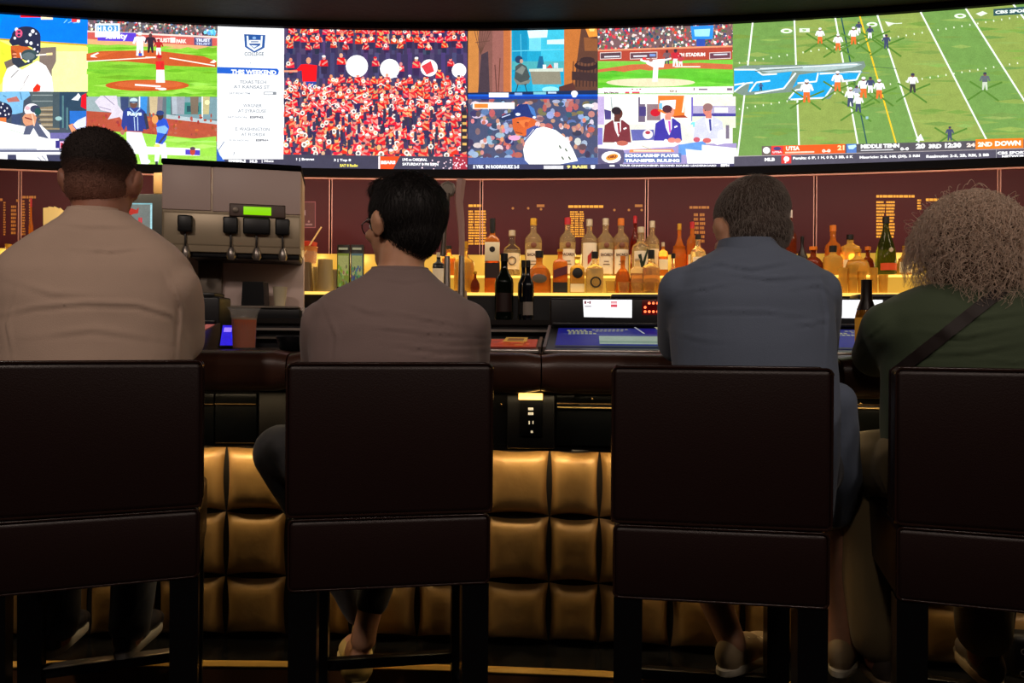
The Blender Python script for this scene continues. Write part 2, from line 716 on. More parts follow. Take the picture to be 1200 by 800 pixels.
for (x, y, r_) in ((20, 35, 2.2), (18, 45, 1.6), (39, 37, 2.2), (36, 41, 1.8), (32, 49, 1.8), (37, 51, 2.0), (41, 58, 1.3), (43, 40, 1.0), (45, 53, 1.0), (34, 72, 1.3), (45, 61, 1.0)):
    a.ell(x, y, r_, r_ * 1.1, (240, 242, 250), 8)
a.ell(23, 39.5, 4.2, 5, (225, 90, 130), 12); a.ell(23, 37.8, 1.9, 1.4, (42, 46, 72), 8); a.ell(23, 41.8, 1.9, 1.5, (42, 46, 72), 8)
a.build('screen_picture', M['screen'], vw, 'television picture of a batter in a dark helmet and white shirt', INV)

# --- left, lower: dugout
a = feed((-260, 101.5, 107.3, 205))
a.rect(-300, 100, 110, 206, (70, 80, 95))
a.rect(-300, 106, 0, 150, (80, 110, 140)); a.rect(-300, 150, 0, 175, (235, 238, 242))
a.rect(36, 107, 62, 125, (82, 96, 100)); a.rect(38, 111, 62, 112, (150, 160, 160)); a.rect(38, 118, 62, 119, (140, 150, 150))
a.poly([(44, 126), (68, 124), (70, 152), (50, 152)], (140, 125, 100))
for k in range(4):
    a.rect(44, 130 + k * 6, 70, 132 + k * 6, (95, 90, 82)); a.rect(46, 128 + k * 6, 66, 128.8 + k * 6, (190, 180, 160))
a.rect(62, 108, 70, 150, (70, 85, 92)); a.rect(70, 108, 104, 150, (46, 70, 92)); a.rect(73, 112, 75, 150, (85, 125, 130)); a.rect(78, 126, 80, 152, (85, 125, 130))
a.rect(82, 130, 104, 145, (40, 110, 200)); a.poly([(84, 117), (90, 112), (92, 109), (95, 113), (92, 118)], (245, 250, 255)); a.poly([(96, 112), (104, 108), (104, 130), (95, 125)], (235, 20, 40))
a.ell(69, 139, 4, 2.5, (150, 190, 190)); a.ell(9, 106, 3, 3, (215, 120, 105))
a.poly([(0, 108), (34, 106), (36, 112), (28, 118), (27, 132), (14, 135), (13, 126), (0, 118)], (125, 185, 225)); a.poly([(8, 116), (20, 113), (24, 119), (10, 120)], (185, 110, 100))
a.line(24, 108, 26, 117, 1.5, (90, 140, 180)); a.line(4, 112, 8, 114, 1.5, (90, 140, 180)); a.rect(14, 134, 25, 147, (60, 75, 110))
a.ell(3, 131, 12, 11, (38, 42, 72), 16)
for (x, y) in ((2, 126), (6, 130), (9, 127), (1, 133), (7, 135), (11, 134), (4, 122)):
    a.ell(x, y, 1.0, 1.3, (240, 240, 250), 6)
a.rect(0, 138, 8, 144, (230, 120, 60))
a.poly([(-200, 175), (-200, 150), (0, 142), (18, 146), (34, 149), (48, 146), (59, 156), (60, 165), (60, 180)], (250, 250, 250))
a.line(12, 152, 28, 157, 1.2, (205, 225, 205)); a.poly([(28, 158), (32, 144), (44, 142), (50, 152), (58, 163), (46, 160), (40, 150), (36, 158)], (85, 92, 118))
a.ell(38, 129, 9, 7.5, (245, 240, 245), 14); a.ell(42, 128, 6, 4.5, (60, 66, 92), 12); a.ell(45, 131, 4, 4.5, (40, 80, 80), 10); a.ell(33, 127, 3, 2.6, (225, 180, 190), 8)
a.poly([(27, 138), (30, 134), (40, 133), (44, 138), (42, 146), (31, 148), (28, 144)], (215, 150, 115)); a.line(30, 138, 40, 141, 1.4, (120, 30, 40)); a.line(38, 133, 41, 148, 1.6, (235, 190, 160))
a.poly([(83, 149), (92, 141), (103, 136), (104, 158), (92, 156)], (215, 220, 245)); a.poly([(81, 147), (86, 145), (92, 156), (86, 158)], (225, 150, 110)); a.poly([(86, 158), (94, 155), (98, 164), (90, 168)], (30, 50, 230))
a.line(86, 147, 94, 156, .8, (40, 60, 170)); a.rect(60, 156, 84, 163, (110, 105, 165))
a.rect(-300, 163, 70, 176, (252, 252, 252)); a.rect(35, 170, 45, 171, (255, 255, 255)); a.rect(66, 165, 84, 174, (50, 45, 130))
a.rect(71, 166, 80, 174.5, (235, 190, 225)); a.text('M', 72, 173.5, 6.5, 6, (190, 25, 60), .04)
a.rect(84, 163, 104, 176, (60, 100, 215)); a.rect(-300, 176, 104, 179, (96, 100, 125)); a.rect(-300, 174.5, 44, 176.2, (160, 165, 185)); a.rect(-300, 178.5, 104, 181.5, (246, 248, 252))
a.rect(-300, 181.5, 104, 192, (58, 62, 92)); a.rect(-300, 181.5, 10, 191, (246, 246, 250)); a.poly([(20, 181), (55, 181), (58, 190), (52, 192), (21, 192)], (240, 242, 248)); a.line(45, 184, 51, 190, .9, (120, 120, 140)); a.line(50, 183, 55, 188, .9, (120, 120, 140))
a.rect(2, 187, 9, 188.4, (150, 150, 170)); a.rect(67, 190.5, 72, 192, (200, 205, 215)); a.rect(-300, 192, 104, 206, (28, 32, 62))
a.build('screen_picture', M['screen'], vw, 'television picture of a baseball dugout under the batter picture', INV)

# --- second column, upper: baseball pitcher and diamond
a = feed((103, 255, -20, 113.4))
a.rect(100, 0, 258, 116, (128, 196, 52))
a.rect(100, 0, 258, 42, (100, 90, 95)); speckle(a, 104, 24, 255, 42, 420, [(60, 55, 65), (190, 170, 160), (200, 60, 60), (70, 90, 90), (235, 225, 220), (150, 110, 100), (90, 120, 160)], .8, 1.7, 2)
a.poly([(103, 37), (255, 44), (255, 57), (103, 47)], (206, 92, 84)); a.poly([(103, 36), (255, 43), (255, 45), (103, 38)], (232, 214, 205)); a.poly([(103, 46), (255, 55), (255, 60), (103, 52)], (225, 170, 120))
a.poly([(115, 38), (160, 39), (160, 49), (115, 48)], (92, 62, 205)); a.text('xfinity', 124, 48, 26, 9, (245, 240, 255), .04)
a.rect(112, 28, 141, 44, (250, 252, 252)); a.rect(114, 30, 139, 37, (70, 150, 215)); a.text('H R O 3', 115, 37, 22, 6, (240, 250, 255), .05)
a.text('TRUIST', 183, 50, 17, 5, (255, 235, 225), .05); a.rect(200, 44.5, 206, 50.5, (250, 235, 225)); a.text('PARK', 207, 51, 12, 4.6, (255, 235, 225), .05)
a.poly([(228, 44), (249, 45.5), (249, 55), (228, 53)], (80, 80, 125)); a.text('TRUIST', 230, 49.5, 17, 4, (230, 235, 250), .05); a.text('TRUIST', 230, 53.3, 17, 3, (190, 200, 230), .04)
speckle(a, 240, 36, 252, 42, 14, [(90, 180, 235), (140, 205, 245)], 1.3, 2.4, 45)
grass(a, 103, 54, 255, 113, [(118, 186, 46), (142, 206, 62), (152, 214, 78), (108, 176, 40)], 90, 80)
a.poly([(103, 72), (103, 64), (120, 61), (180, 60), (240, 67), (255, 73), (255, 80), (200, 78), (150, 73)], (196, 88, 44)); a.poly([(103, 64), (140, 61.5), (125, 66), (118, 68), (103, 69)], (205, 98, 50))
a.line(103, 73, 180, 68.5, 1.2, (240, 235, 215)); a.line(200, 69, 253, 78, 1.3, (245, 240, 225)); a.poly([(108, 66), (116, 62.5), (118, 63.4), (112, 66.5), (116, 68.5), (108, 68)], (250, 240, 225)); a.poly([(252, 71), (247, 74.5), (252, 75), (255, 73)], (250, 240, 225))
a.line(172, 68.2, 184, 68.4, 1.5, (245, 235, 220))
a.ell(174, 101, 49, 6.6, (194, 84, 40), 24); a.ell(176, 100, 40, 4.5, (204, 98, 52), 24)
figure(a, 165.5, 66.5, 27, (235, 235, 245), (225, 232, 242), (200, 160, 140), (230, 235, 240)); a.rect(164, 63.5, 168, 67, (60, 80, 190))
figure(a, 178, 63, 22, (55, 40, 55), (50, 40, 50), (90, 60, 60)); figure(a, 187.5, 65.5, 18, (180, 40, 45), (245, 240, 240), (150, 60, 50), (150, 30, 40))
a.poly([(184.5, 98), (185, 82), (194, 82), (195, 98)], (250, 245, 240)); a.poly([(184, 73), (194, 73), (194.5, 83), (184.5, 83)], (222, 40, 44)); a.ell(188.5, 69.5, 3, 3.5, (185, 80, 60)); a.ell(192, 78, 2.4, 3, (200, 45, 40)); a.ell(188.5, 67.5, 3.1, 2, (200, 30, 40))
a.line(160, 100.5, 190, 102.5, 2, (252, 245, 240)); a.ell(192, 105.5, 5, 1.5, (245, 235, 230)); a.line(184, 104.5, 196, 106, 1.6, (250, 240, 235))
a.build('screen_picture', M['screen'], vw, 'television picture of a pitcher seen from behind on a baseball diamond', INV)

# --- second column, lower: coach and player
a = feed((101.5, 254.5, 113.2, 205))
a.rect(100, 110, 258, 206, (96, 110, 118)); a.rect(100, 112, 145, 131, (150, 168, 172)); a.rect(206, 114, 256, 140, (118, 150, 158)); a.poly([(195, 113), (200, 113), (200, 136), (195, 134)], (70, 150, 140)); a.rect(216, 120, 236, 134, (58, 130, 125)); a.rect(219, 124, 233, 131, (40, 80, 90))
for (x, c) in ((146, (55, 70, 110)), (168, (60, 140, 215)), (186, (135, 125, 130)), (206, (170, 180, 190)), (212, (150, 155, 165)), (180, (200, 180, 140)), (228, (120, 105, 90)), (241, (190, 180, 130))):
    a.poly([(x - 5, 112), (x + 5, 112), (x + 4, 134), (x - 4, 134)], c)
a.rect(163, 113, 164.5, 126, (235, 240, 245)); a.rect(236.5, 113, 238, 142, (225, 235, 235)); a.ell(243, 120, 3, 3, (235, 230, 175)); a.poly([(195, 134), (255, 142), (255, 147), (195, 139)], (175, 190, 195))
a.poly([(101, 130), (145, 133), (195, 139), (255, 146), (255, 166), (200, 160), (101, 155)], (176, 78, 56)); speckle(a, 104, 134, 254, 160, 70, [(188, 92, 66), (164, 68, 48)], 1, 2.4, 60)
a.poly([(101, 153), (160, 156), (200, 160), (255, 166), (255, 206), (101, 206)], (148, 212, 70)); grass(a, 101, 160, 255, 196, [(140, 205, 62), (160, 222, 84), (170, 228, 100)], 40, 100)
a.poly([(113, 120), (122, 111), (138, 110), (140, 124), (146, 132), (150, 148), (142, 138), (128, 141), (133, 133), (120, 130)], (216, 208, 222)); a.line(122, 112, 136, 124, 1, (150, 140, 165)); a.line(118, 126, 132, 130, 1, (160, 150, 175))
a.poly([(150, 155), (168, 156), (174, 174), (176, 196), (168, 196), (162, 172), (158, 196), (151, 196)], (232, 235, 244)); a.ell(173, 190, 5, 3, (220, 235, 240))
a.poly([(146, 132), (152, 127), (166, 127), (172, 132), (175, 148), (174, 153), (170, 152), (169, 155), (151, 154), (150, 148), (147, 154), (144, 148)], (44, 62, 140)); a.text('Rays', 151, 138, 17, 6.5, (220, 240, 250), .05); a.line(159, 138, 160, 154, .9, (190, 215, 240)); a.line(163, 138, 163.5, 154, .9, (190, 215, 240)); a.line(154, 128, 160, 134, 1.2, (150, 190, 230)); a.line(166, 128, 160, 134, 1.2, (150, 190, 230))
a.line(171.5, 134, 175, 152, 3.6, (50, 55, 75)); a.ell(145.5, 156, 2.6, 3, (180, 110, 90)); a.ell(158.5, 123, 4.4, 5, (110, 75, 65)); a.ell(158.5, 119, 4.6, 3.2, (190, 215, 225)); a.rect(154, 120, 163, 121.6, (55, 75, 110))
a.poly([(184, 168), (196, 168), (198, 190), (192, 192), (190, 178), (187, 192), (183, 190)], (230, 235, 245)); a.poly([(184, 144), (190, 138), (197, 141), (200, 150), (196, 165), (192, 170), (184, 168), (187, 152)], (40, 82, 200)); a.poly([(185, 150), (195, 148), (199, 152), (196, 158), (186, 156)], (130, 180, 245))
a.ell(189, 137, 4.4, 5, (70, 48, 42)); a.ell(189.5, 133.5, 4.6, 3, (45, 65, 120)); a.ell(183.5, 141, 3.8, 5, (225, 155, 90)); a.line(197, 158, 188, 169, 2.4, (60, 60, 95)); a.ell(186, 172, 3.5, 2.4, (240, 225, 120))
a.poly([(153, 172), (236, 175), (236, 183.5), (153, 181)], (248, 250, 248)); a.poly([(219, 176), (236, 177), (236, 183), (219, 182)], (75, 60, 190)); a.ell(227.5, 178.5, 3.2, 4.5, (190, 60, 50)); a.ell(227.5, 175, 3.2, 2, (80, 60, 80))
a.rect(184, 190, 187, 197, (35, 40, 60))
a.build('screen_picture', M['screen'], vw, 'television picture of a coach in a blue jersey beside a player', INV)

# --- third: college schedule board
a = feed((254.5, 333, -20, 205))
a.rect(250, 0, 334, 190, (242, 244, 246)); a.rect(250, 186.5, 334, 206, (56, 56, 80))
a.poly([(286, 40), (311, 41), (310, 56), (298, 62), (287, 55)], (40, 82, 150)); a.poly([(289, 42), (291, 42), (292, 52), (298, 57), (305, 53), (306, 42), (308, 42), (307, 55), (298, 60), (289.5, 54)], (225, 235, 245)); a.rect(292, 47, 305, 51, (245, 248, 252)); a.rect(294, 48.2, 303, 49.7, (110, 130, 165)); a.ell(298, 44.5, 2.2, 1.6, (130, 170, 215)); a.poly([(294, 53), (302, 53.4), (298, 56)], (225, 235, 245))
a.text('COLLEGE', 286.5, 65.5, 23, 4.6, (100, 112, 125), .02); a.text('Y', 292, 75, 3, 2.5, (160, 170, 180), .01)
a.poly([(254, 78.5), (325, 80.5), (327, 83), (326, 87), (324, 88), (254, 86)], (32, 92, 196)); a.text('THIS WEEKEND', 271, 86.8, 53, 5.4, (242, 246, 250), .05, .02)
G3 = (120, 128, 138)
for (s_, x, y, w__, h) in (('TEXAS TECH', 281, 97.8, 31, 3.8), ('AT KANSAS ST', 274, 103.6, 42, 3.8), ('SATURDAY 7PM', 269, 110.5, 24, 2.4), ('WAGNER', 285, 125.5, 22, 3.8), ('AT SYRACUSE', 279, 131.8, 33, 3.8), ('SAT NOON', 267, 138.4, 22, 2.2), ('E. WASHINGTON', 276, 153, 40, 3.8), ('AT FLORIDA', 283, 159.4, 28, 3.8), ('SUN NOON', 269, 165.5, 22, 2.2)):
    a.text(s_, x, y, w__, h, G3, .012, .015)
a.text('ESPN2', 293, 138.8, 16, 2.7, (110, 112, 120), .05); a.text('ESPN+', 300, 165.8, 15, 2.7, (110, 112, 120), .05); a.rect(309.5, 107.7, 324, 111.4, (130, 135, 142)); a.rect(310.3, 108.4, 320, 110.7, (238, 240, 242))
a.poly([(254, 172), (258, 182), (264, 189), (254, 189)], (35, 90, 190)); a.line(255, 178, 263, 166, .9, (90, 110, 150)); a.line(254, 172, 262, 187, 1.0, (210, 225, 245)); a.line(274, 182, 275, 178, .7, (120, 125, 135))
a.text('ESPN', 268, 191.8, 20, 4.6, (250, 250, 250), .06); a.text('MLB', 293, 190.8, 9, 3.4, (235, 235, 240), .05); a.text('| Mets', 307, 191, 14, 3.6, (235, 235, 240), .04)
a.build('screen_picture', M['screen'], vw, 'white schedule board reading COLLEGE and THIS WEEKEND on the video wall', INV)

# --- fourth: marching band
a = feed((333, 547.6, -20, 206))
a.rect(330, 20, 550, 206, (62, 52, 86))
for x in range(333, 548, 9):
    a.rect(x, 30, x + rnd.uniform(3, 7), 190, jit((72, 62, 100), 10), L=3)
a.rect(382, 34, 392, 50, (170, 150, 140)); a.rect(396, 34, 400, 50, (150, 120, 110)); a.rect(452, 34, 456, 50, (175, 160, 150))


def bandsman(x, y, s, L):
    skin = jit((225, 150, 120), 22)
    red = jit((222, 32, 46), 22)
    a.poly([(x - 3.2 * s, y), (x - 2.6 * s, y - 5 * s), (x + 2.6 * s, y - 5 * s), (x + 3.2 * s, y)], red, L)
    a.poly([(x - 2.4 * s, y), (x + 2.4 * s, y), (x + 2.2 * s, y + 6 * s), (x - 2.2 * s, y + 6 * s)], jit((48, 42, 76), 8), L - 1)
    d = rnd.choice((-1, 1))
    a.line(x - 2.8 * s * d, y - 4 * s, x + 1.5 * s * d, y - 1.5 * s + rnd.uniform(-1, 1), 1.3 * s, skin, L + 1)
    a.line(x + 2.8 * s * d, y - 4 * s, x + 3.8 * s * d, y - .5 * s, 1.1 * s, skin, L + 1)
    a.ell(x, y - 6.6 * s, 1.5 * s, 1.8 * s, skin, 7, L + 2)
    k = rnd.random()
    if k < .55:
        a.ell(x + rnd.uniform(-.4, .4), y - 7.7 * s, 1.6 * s, 1.0 * s, rnd.choice([(240, 238, 240), (60, 55, 80), (210, 30, 40)]), 6, L + 3)
    if k > .62:
        gx, gy = x + rnd.uniform(-2, 2) * s, y - rnd.uniform(2, 6) * s
        a.ell(gx, gy, 1.9 * s, 1.9 * s, (238, 232, 222), 8, L + 4)
        a.ell(gx, gy, .9 * s, .9 * s, rnd.choice([(120, 100, 90), (225, 190, 120), (70, 60, 80)]), 6, L + 5)


L0 = 5
for row, (y, s, n_) in enumerate(((40, 1.15, 26), (50, 1.25, 24), (57, 1.1, 13))):
    for k in range(n_):
        bandsman(335 + 212 * (k + rnd.uniform(.2, .8)) / n_, y + rnd.uniform(-2, 2), s, L0 + row * 8)
a.L = 40
a.rect(333, 64, 548, 92, (58, 50, 86), L=30)
for x in range(335, 548, 13):
    a.rect(x, 62, x + 5, 92, jit((70, 62, 104), 8), L=31)
for (x, y, s) in ((341, 80, 1.4), (380, 78, 1.5), (400, 76, 1.6), (440, 78, 1.3), (488, 80, 1.5), (528, 78, 1.2), (470, 84, 1.3), (515, 92, 1.4)):
    bandsman(x, y, s, 44)
for (x, y, r_) in ((418.5, 78, 13), (457, 81, 11.5), (503, 80, 10), (538, 83, 8.5)):
    a.ell(x, y, r_, r_, (250, 250, 252), 20, L=52)
a.poly([(447, 84), (452, 92), (466, 91), (463, 87)], (245, 245, 250), L=53); a.poly([(494, 78), (505, 72), (509, 84), (500, 88)], (215, 60, 70), L=53)
a.poly([(348, 82), (353, 76), (359, 75.5), (372, 77), (371, 96), (355, 96), (354, 83), (340, 86), (339, 83)], (238, 20, 30), L=55); a.ell(362, 71.5, 3, 4, (215, 150, 120), 8, L=56); a.rect(357, 96, 371, 110, (45, 70, 150), L=54); a.line(333, 84, 349, 84, 2.2, (220, 150, 120), L=56)
for row in range(12):
    y = 100 + row * 8.0
    s = 1.15 + row * .05
    n_ = 27 - row
    for k in range(n_):
        x = 334 + 213 * (k + .5 + rnd.uniform(-.4, .4)) / n_
        if row == 0 and 350 < x < 378:
            continue
        bandsman(x, y + rnd.uniform(-3, 3), s * rnd.uniform(.9, 1.15), 58 + row * 4)
for k in range(70):
    x, y = rnd.uniform(335, 546), rnd.uniform(98, 135)
    a.line(x, y, x + rnd.uniform(-7, 7), y + rnd.uniform(1, 5), 1.1, (245, 232, 225), L=84)
for k in range(95):
    x, y = rnd.uniform(335, 546), rnd.uniform(122, 182)
    a.poly([(x, y), (x + 3, y - 1), (x + 4, y + 9), (x, y + 10)], jit((52, 44, 78), 10), L=100)
a.poly([(541, 132), (546, 130), (548, 178), (540, 180)], (40, 34, 50), L=112)
for k in range(5):
    a.rect(542, 136 + 8 * k, 547, 139 + 8 * k, (215, 170, 90), L=113)
a.L = 120
a.poly([(330, 181.5), (548, 184.5), (548, 206), (330, 206)], (56, 56, 80))
a.text('1 | Braves', 348, 189.5, 21, 3.8, (240, 240, 245), .05); a.text('3 | Top 8', 392, 190.5, 20, 3.8, (240, 240, 245), .05); a.text('SAT 8 Radio', 399, 196.2, 21, 3.4, (240, 225, 90), .05)
a.poly([(444.5, 184), (469, 184), (461, 199), (444.5, 199)], (238, 72, 20)); a.poly([(444, 184), (446, 184), (446, 200), (444, 200)], (250, 240, 240)); a.text('BEARS', 447, 193, 17, 4, (255, 245, 240), .07)
a.text('LIVE on CARDINAL', 472, 189.3, 29, 3.4, (245, 245, 248), .05, .01); a.text('SATURDAY 8 PM ESPN', 472, 194.6, 42, 3.4, (245, 245, 248), .05, .01)
a.poly([(531, 184), (548, 184.5), (548, 199), (531, 199)], (165, 36, 60))
for k in range(42):
    a.ell(rnd.uniform(492, 547) if k % 3 else rnd.uniform(525, 547), rnd.uniform(186, 199), rnd.uniform(.5, 1.2), rnd.uniform(.5, 1.2), (250, 215, 225), 6, L=134)
a.build('screen_picture', M['screen'], vw, 'television picture of a red clad marching band with white drums', INV)

# --- fifth, upper: room scene
a = feed((548.5, 700.5, -20, 113.5))
a.rect(546, 20, 702, 110, (136, 84, 66)); a.rect(548, 30, 561, 110, (196, 128, 66)); a.rect(561, 30, 577, 110, (128, 84, 76)); a.rect(577, 30, 590, 110, (150, 96, 88)); a.rect(590, 30, 599, 110, (188, 108, 62)); a.rect(598, 30, 600, 110, (210, 150, 100))
a.poly([(564, 64), (572, 60), (574, 110), (560, 110)], (70, 56, 66)); a.line(586, 68, 584, 108, 1, (100, 56, 44)); a.line(580, 76, 582, 108, 1.2, (98, 60, 56))
for k in range(7):
    a.line(556 + k * 3.2, 36, 563, 64, .7, (96, 66, 56), L=10)
a.line(557, 50, 574, 48, .8, (96, 66, 56))
a.rect(599.5, 30, 661, 110, (28, 158, 196)); a.rect(601, 36, 618, 84, (22, 140, 182)); a.rect(620, 36, 634, 60, (110, 205, 228)); a.rect(634, 34, 661, 74, (60, 186, 214)); a.poly([(618, 36), (642, 35), (641, 44), (620, 45)], (214, 244, 250)); a.poly([(641, 47), (661, 46), (661, 52), (641, 52)], (205, 240, 246)); a.line(600, 60, 661, 58, 1, (100, 200, 220)); a.line(610, 40, 611, 76, .8, (90, 190, 215)); a.rect(600, 72, 661, 82, (74, 168, 176))
a.poly([(621, 83), (656, 83), (658, 99), (624, 99)], (138, 134, 116)); a.poly([(620, 81), (660, 80), (660, 84), (620, 84)], (200, 210, 196)); a.rect(624, 99, 660, 110, (60, 180, 210)); a.ell(645, 105, 10, 3.5, (150, 225, 240)); a.poly([(629, 80), (632, 66), (636, 66), (638, 80)], (30, 100, 140)); a.poly([(640, 80), (645, 75), (648, 80)], (205, 60, 50)); a.rect(636, 76, 640, 81, (220, 230, 230)); a.rect(649, 74, 654, 80, (200, 215, 220))
a.poly([(603, 92), (604, 78), (610, 74), (617, 78), (621, 90), (617, 100), (606, 99)], (70, 80, 80)); a.poly([(601, 91), (610, 97), (622, 93), (620, 98), (606, 100)], (120, 124, 116)); a.ell(608, 70, 4.5, 4.5, (35, 62, 96)); a.poly([(604, 84), (612, 77), (616, 80), (612, 88)], (120, 128, 122)); a.line(607, 99, 604, 110, 1, (40, 60, 70)); a.line(615, 99, 618, 110, 1, (40, 60, 70)); a.ell(611, 72, 2, 2.5, (190, 150, 130))
a.poly([(661, 30), (683, 30), (684, 56), (672, 110), (661, 110)], (190, 112, 54)); a.poly([(681, 33), (702, 32), (702, 110), (672, 110), (676, 72)], (96, 62, 50)); a.poly([(686, 34), (699, 33), (700, 43), (690, 44)], (245, 150, 60)); a.poly([(690, 34), (697, 34), (696, 37), (691, 37)], (255, 215, 120)); a.poly([(684, 44), (700, 46), (700, 60), (685, 60)], (140, 86, 52))
a.ell(687, 77, 14, 6, (52, 36, 42), 14); a.ell(687, 75, 11, 3, (110, 72, 56), 14)
for k in range(8):
    a.line(672 + k * 4, 72, 671 + k * 4, 102, 1.0, (50, 36, 40), L=a.L + 1)
a.L += 2; a.poly([(670, 84), (700, 86), (700, 96), (670, 94)], (62, 44, 46)); a.poly([(655, 102), (672, 97), (676, 110), (655, 110)], (86, 50, 46)); a.ell(688, 71, 9, 4, (60, 42, 44), 12)
a.poly([(546, 109), (702, 106), (702, 116), (546, 118)], (24, 44, 84)); a.rect(548, 111, 702, 113.3, (20, 90, 205)); a.rect(573, 109, 596, 113.4, (235, 245, 250)); a.rect(603, 109, 612, 112, (140, 170, 210)); a.ell(673, 110, 4, 3.5, (245, 245, 250)); a.rect(625, 108, 640, 111, (120, 190, 200)); a.rect(642, 108, 652, 110, (190, 210, 230))
a.build('screen_picture', M['screen'], vw, 'television picture of a seated figure in a blue lit room', INV)

# --- fifth, lower: pitcher in profile
a = feed((548.5, 700.5, 113.3, 206))
a.rect(546, 112, 702, 206, (68, 76, 108))
cols = [(52, 56, 88), (118, 90, 100), (176, 130, 124), (92, 112, 160), (146, 160, 200), (178, 92, 88), (60, 84, 110), (150, 170, 205), (90, 70, 84), (120, 110, 80), (210, 195, 205)]
for k in range(260):
    a.ell(rnd.uniform(548, 702), rnd.uniform(116, 190), rnd.uniform(2, 6), rnd.uniform(2, 5), jit(rnd.choice(cols), 10), 8, L=3 + rnd.randint(0, 50))
a.L = 56
for k in range(40):
    a.ell(rnd.uniform(548, 702), rnd.uniform(120, 180), 2.2, 2.9, jit((205, 140, 120), 16), 8, L=58)
a.rect(546, 112, 702, 116.5, (20, 62, 160)); a.rect(573, 112, 596, 114.5, (235, 245, 250)); a.ell(673, 112, 3.5, 2.6, (245, 245, 250))
a.rect(546, 185, 702, 194, (70, 90, 150))
a.rect(554, 120.5, 603, 128, (250, 240, 230)); a.rect(556, 122, 572, 127, (235, 130, 50)); a.rect(581, 124, 602, 127.6, (235, 225, 245)); a.ell(689, 124.5, 6.5, 2.4, (240, 245, 250)); a.ell(688, 127, 3, 1.4, (130, 145, 165))
a.poly([(617, 152), (628, 147), (635, 150), (629, 166), (616, 186)], (70, 84, 150))
a.poly([(600, 138), (612, 134), (626, 140), (633, 147), (628, 153), (614, 160), (604, 157), (601, 150)], (208, 96, 46), 60); a.L = 64; a.poly([(606, 142), (614, 150), (622, 140)], (228, 120, 62)); a.ell(617, 146, 2.4, 3, (190, 80, 44)); a.line(604, 155, 612, 157, 1.4, (150, 66, 40)); a.ell(598.5, 148, 2.2, 2.4, (185, 120, 110)); a.ell(607, 144, 1.4, .8, (90, 45, 40)); a.ell(630, 146, 3, 3, (235, 190, 190))
a.ell(603, 162, 7, 3, (240, 160, 200)); 
a.poly([(600, 139), (601, 130), (608, 123), (618, 122), (626, 128), (629, 140), (614, 137)], (34, 52, 116)); a.poly([(584, 139), (592, 134), (602, 131), (604, 139), (590, 142)], (34, 50, 92)); a.line(588, 138, 598, 134.5, 1.2, (190, 200, 230)); a.ell(607, 134.5, 3, 1.8, (225, 235, 250)); a.poly([(618, 122), (626, 128), (629, 139), (623, 134)], (70, 120, 190)); a.ell(626, 138, 2, 1.4, (235, 240, 250))
a.poly([(615, 188), (613, 176), (617, 162), (625, 152), (637, 149), (651, 153), (664, 163), (671, 175), (677, 189), (650, 194), (620, 193)], (252, 253, 250), 90); a.L = 92; a.line(615, 166, 630, 148, 1.4, (60, 74, 140))
for (x, y) in ((656, 173), (663, 176.5), (659, 186), (667, 186)):
    a.line(x - 1, y - 2, x + 1.4, y + 1.6, 1.8, (96, 110, 96))
a.rect(546, 193, 702, 206, (50, 54, 88)); a.text('S YRK  IN RODRIGUEZ 2-5', 554.5, 198, 54, 4.2, (235, 240, 250), .06); a.rect(637, 194.5, 660, 198.5, (215, 215, 220)); a.text('9 BASE', 664, 198, 24, 3.8, (240, 225, 130), .06); a.poly([(692, 194), (697, 194), (697, 197), (694.5, 199.5), (692, 197)], (240, 240, 245)); a.rect(546, 199.4, 702, 200.2, (150, 160, 200))
a.build('screen_picture', M['screen'], vw, 'television picture of a pitcher in a navy cap shown in profile', INV)

# --- sixth, upper: pitch in the stadium
a = feed((700.5, 858.6, -20, 110.5))
a.rect(698, 10, 862, 112, (96, 190, 50)); a.rect(698, 10, 862, 60, (120, 90, 92))
speckle(a, 700, 26, 860, 60, 620, [(205, 50, 60), (230, 215, 210), (80, 80, 85), (180, 130, 115), (60, 80, 110), (220, 60, 70), (90, 110, 80), (245, 240, 240)], .9, 2.0, 2)
a.poly([(809, 31), (836, 30), (835, 46), (811, 47)], (44, 140, 225)); a.poly([(813, 35), (832, 34), (831, 43), (814, 43)], (160, 225, 245)); a.rect(816, 46, 826, 56, (50, 80, 170))
a.poly([(700, 59), (858, 54), (858, 70), (700, 73)], (176, 70, 54)); a.poly([(700, 58.5), (858, 53.5), (858, 55.5), (700, 60.5)], (228, 150, 110))
for (x0, x1, c) in ((703, 728, (90, 66, 76)), (738, 770, (100, 66, 76)), (831, 856, (110, 66, 80))):
    a.poly([(x0, 62), (x1, 61), (x1, 69), (x0, 70)], (235, 220, 215)); a.poly([(x0 + .6, 62.7), (x1 - .6, 61.7), (x1 - .6, 68.3), (x0 + .6, 69.3)], c)
a.line(708, 67, 726, 66.4, 1.6, (225, 225, 230)); a.line(742, 66.4, 758, 66, 1.8, (225, 225, 235)); a.rect(761, 63.6, 768, 66.6, (120, 150, 210)); a.line(836, 64.6, 852, 64, 1.6, (210, 215, 225))
a.text('CH STADIUM', 794, 67, 32, 4.4, (250, 240, 235), .05, -.02)
a.rect(698, 72, 862, 76, (130, 200, 80)); a.poly([(700, 74), (858, 70.5), (858, 76), (700, 80)], (120, 196, 66)); a.poly([(700, 82), (740, 76), (820, 74), (858, 76), (858, 82), (800, 80), (700, 88)], (200, 106, 66))
grass(a, 700, 84, 858, 106, [(84, 180, 40), (112, 204, 60), (98, 190, 50)], 44, 70)
a.ell(762, 97.5, 52, 5, (228, 218, 180), 24); a.line(790, 79, 820, 79, 1.2, (245, 235, 225))
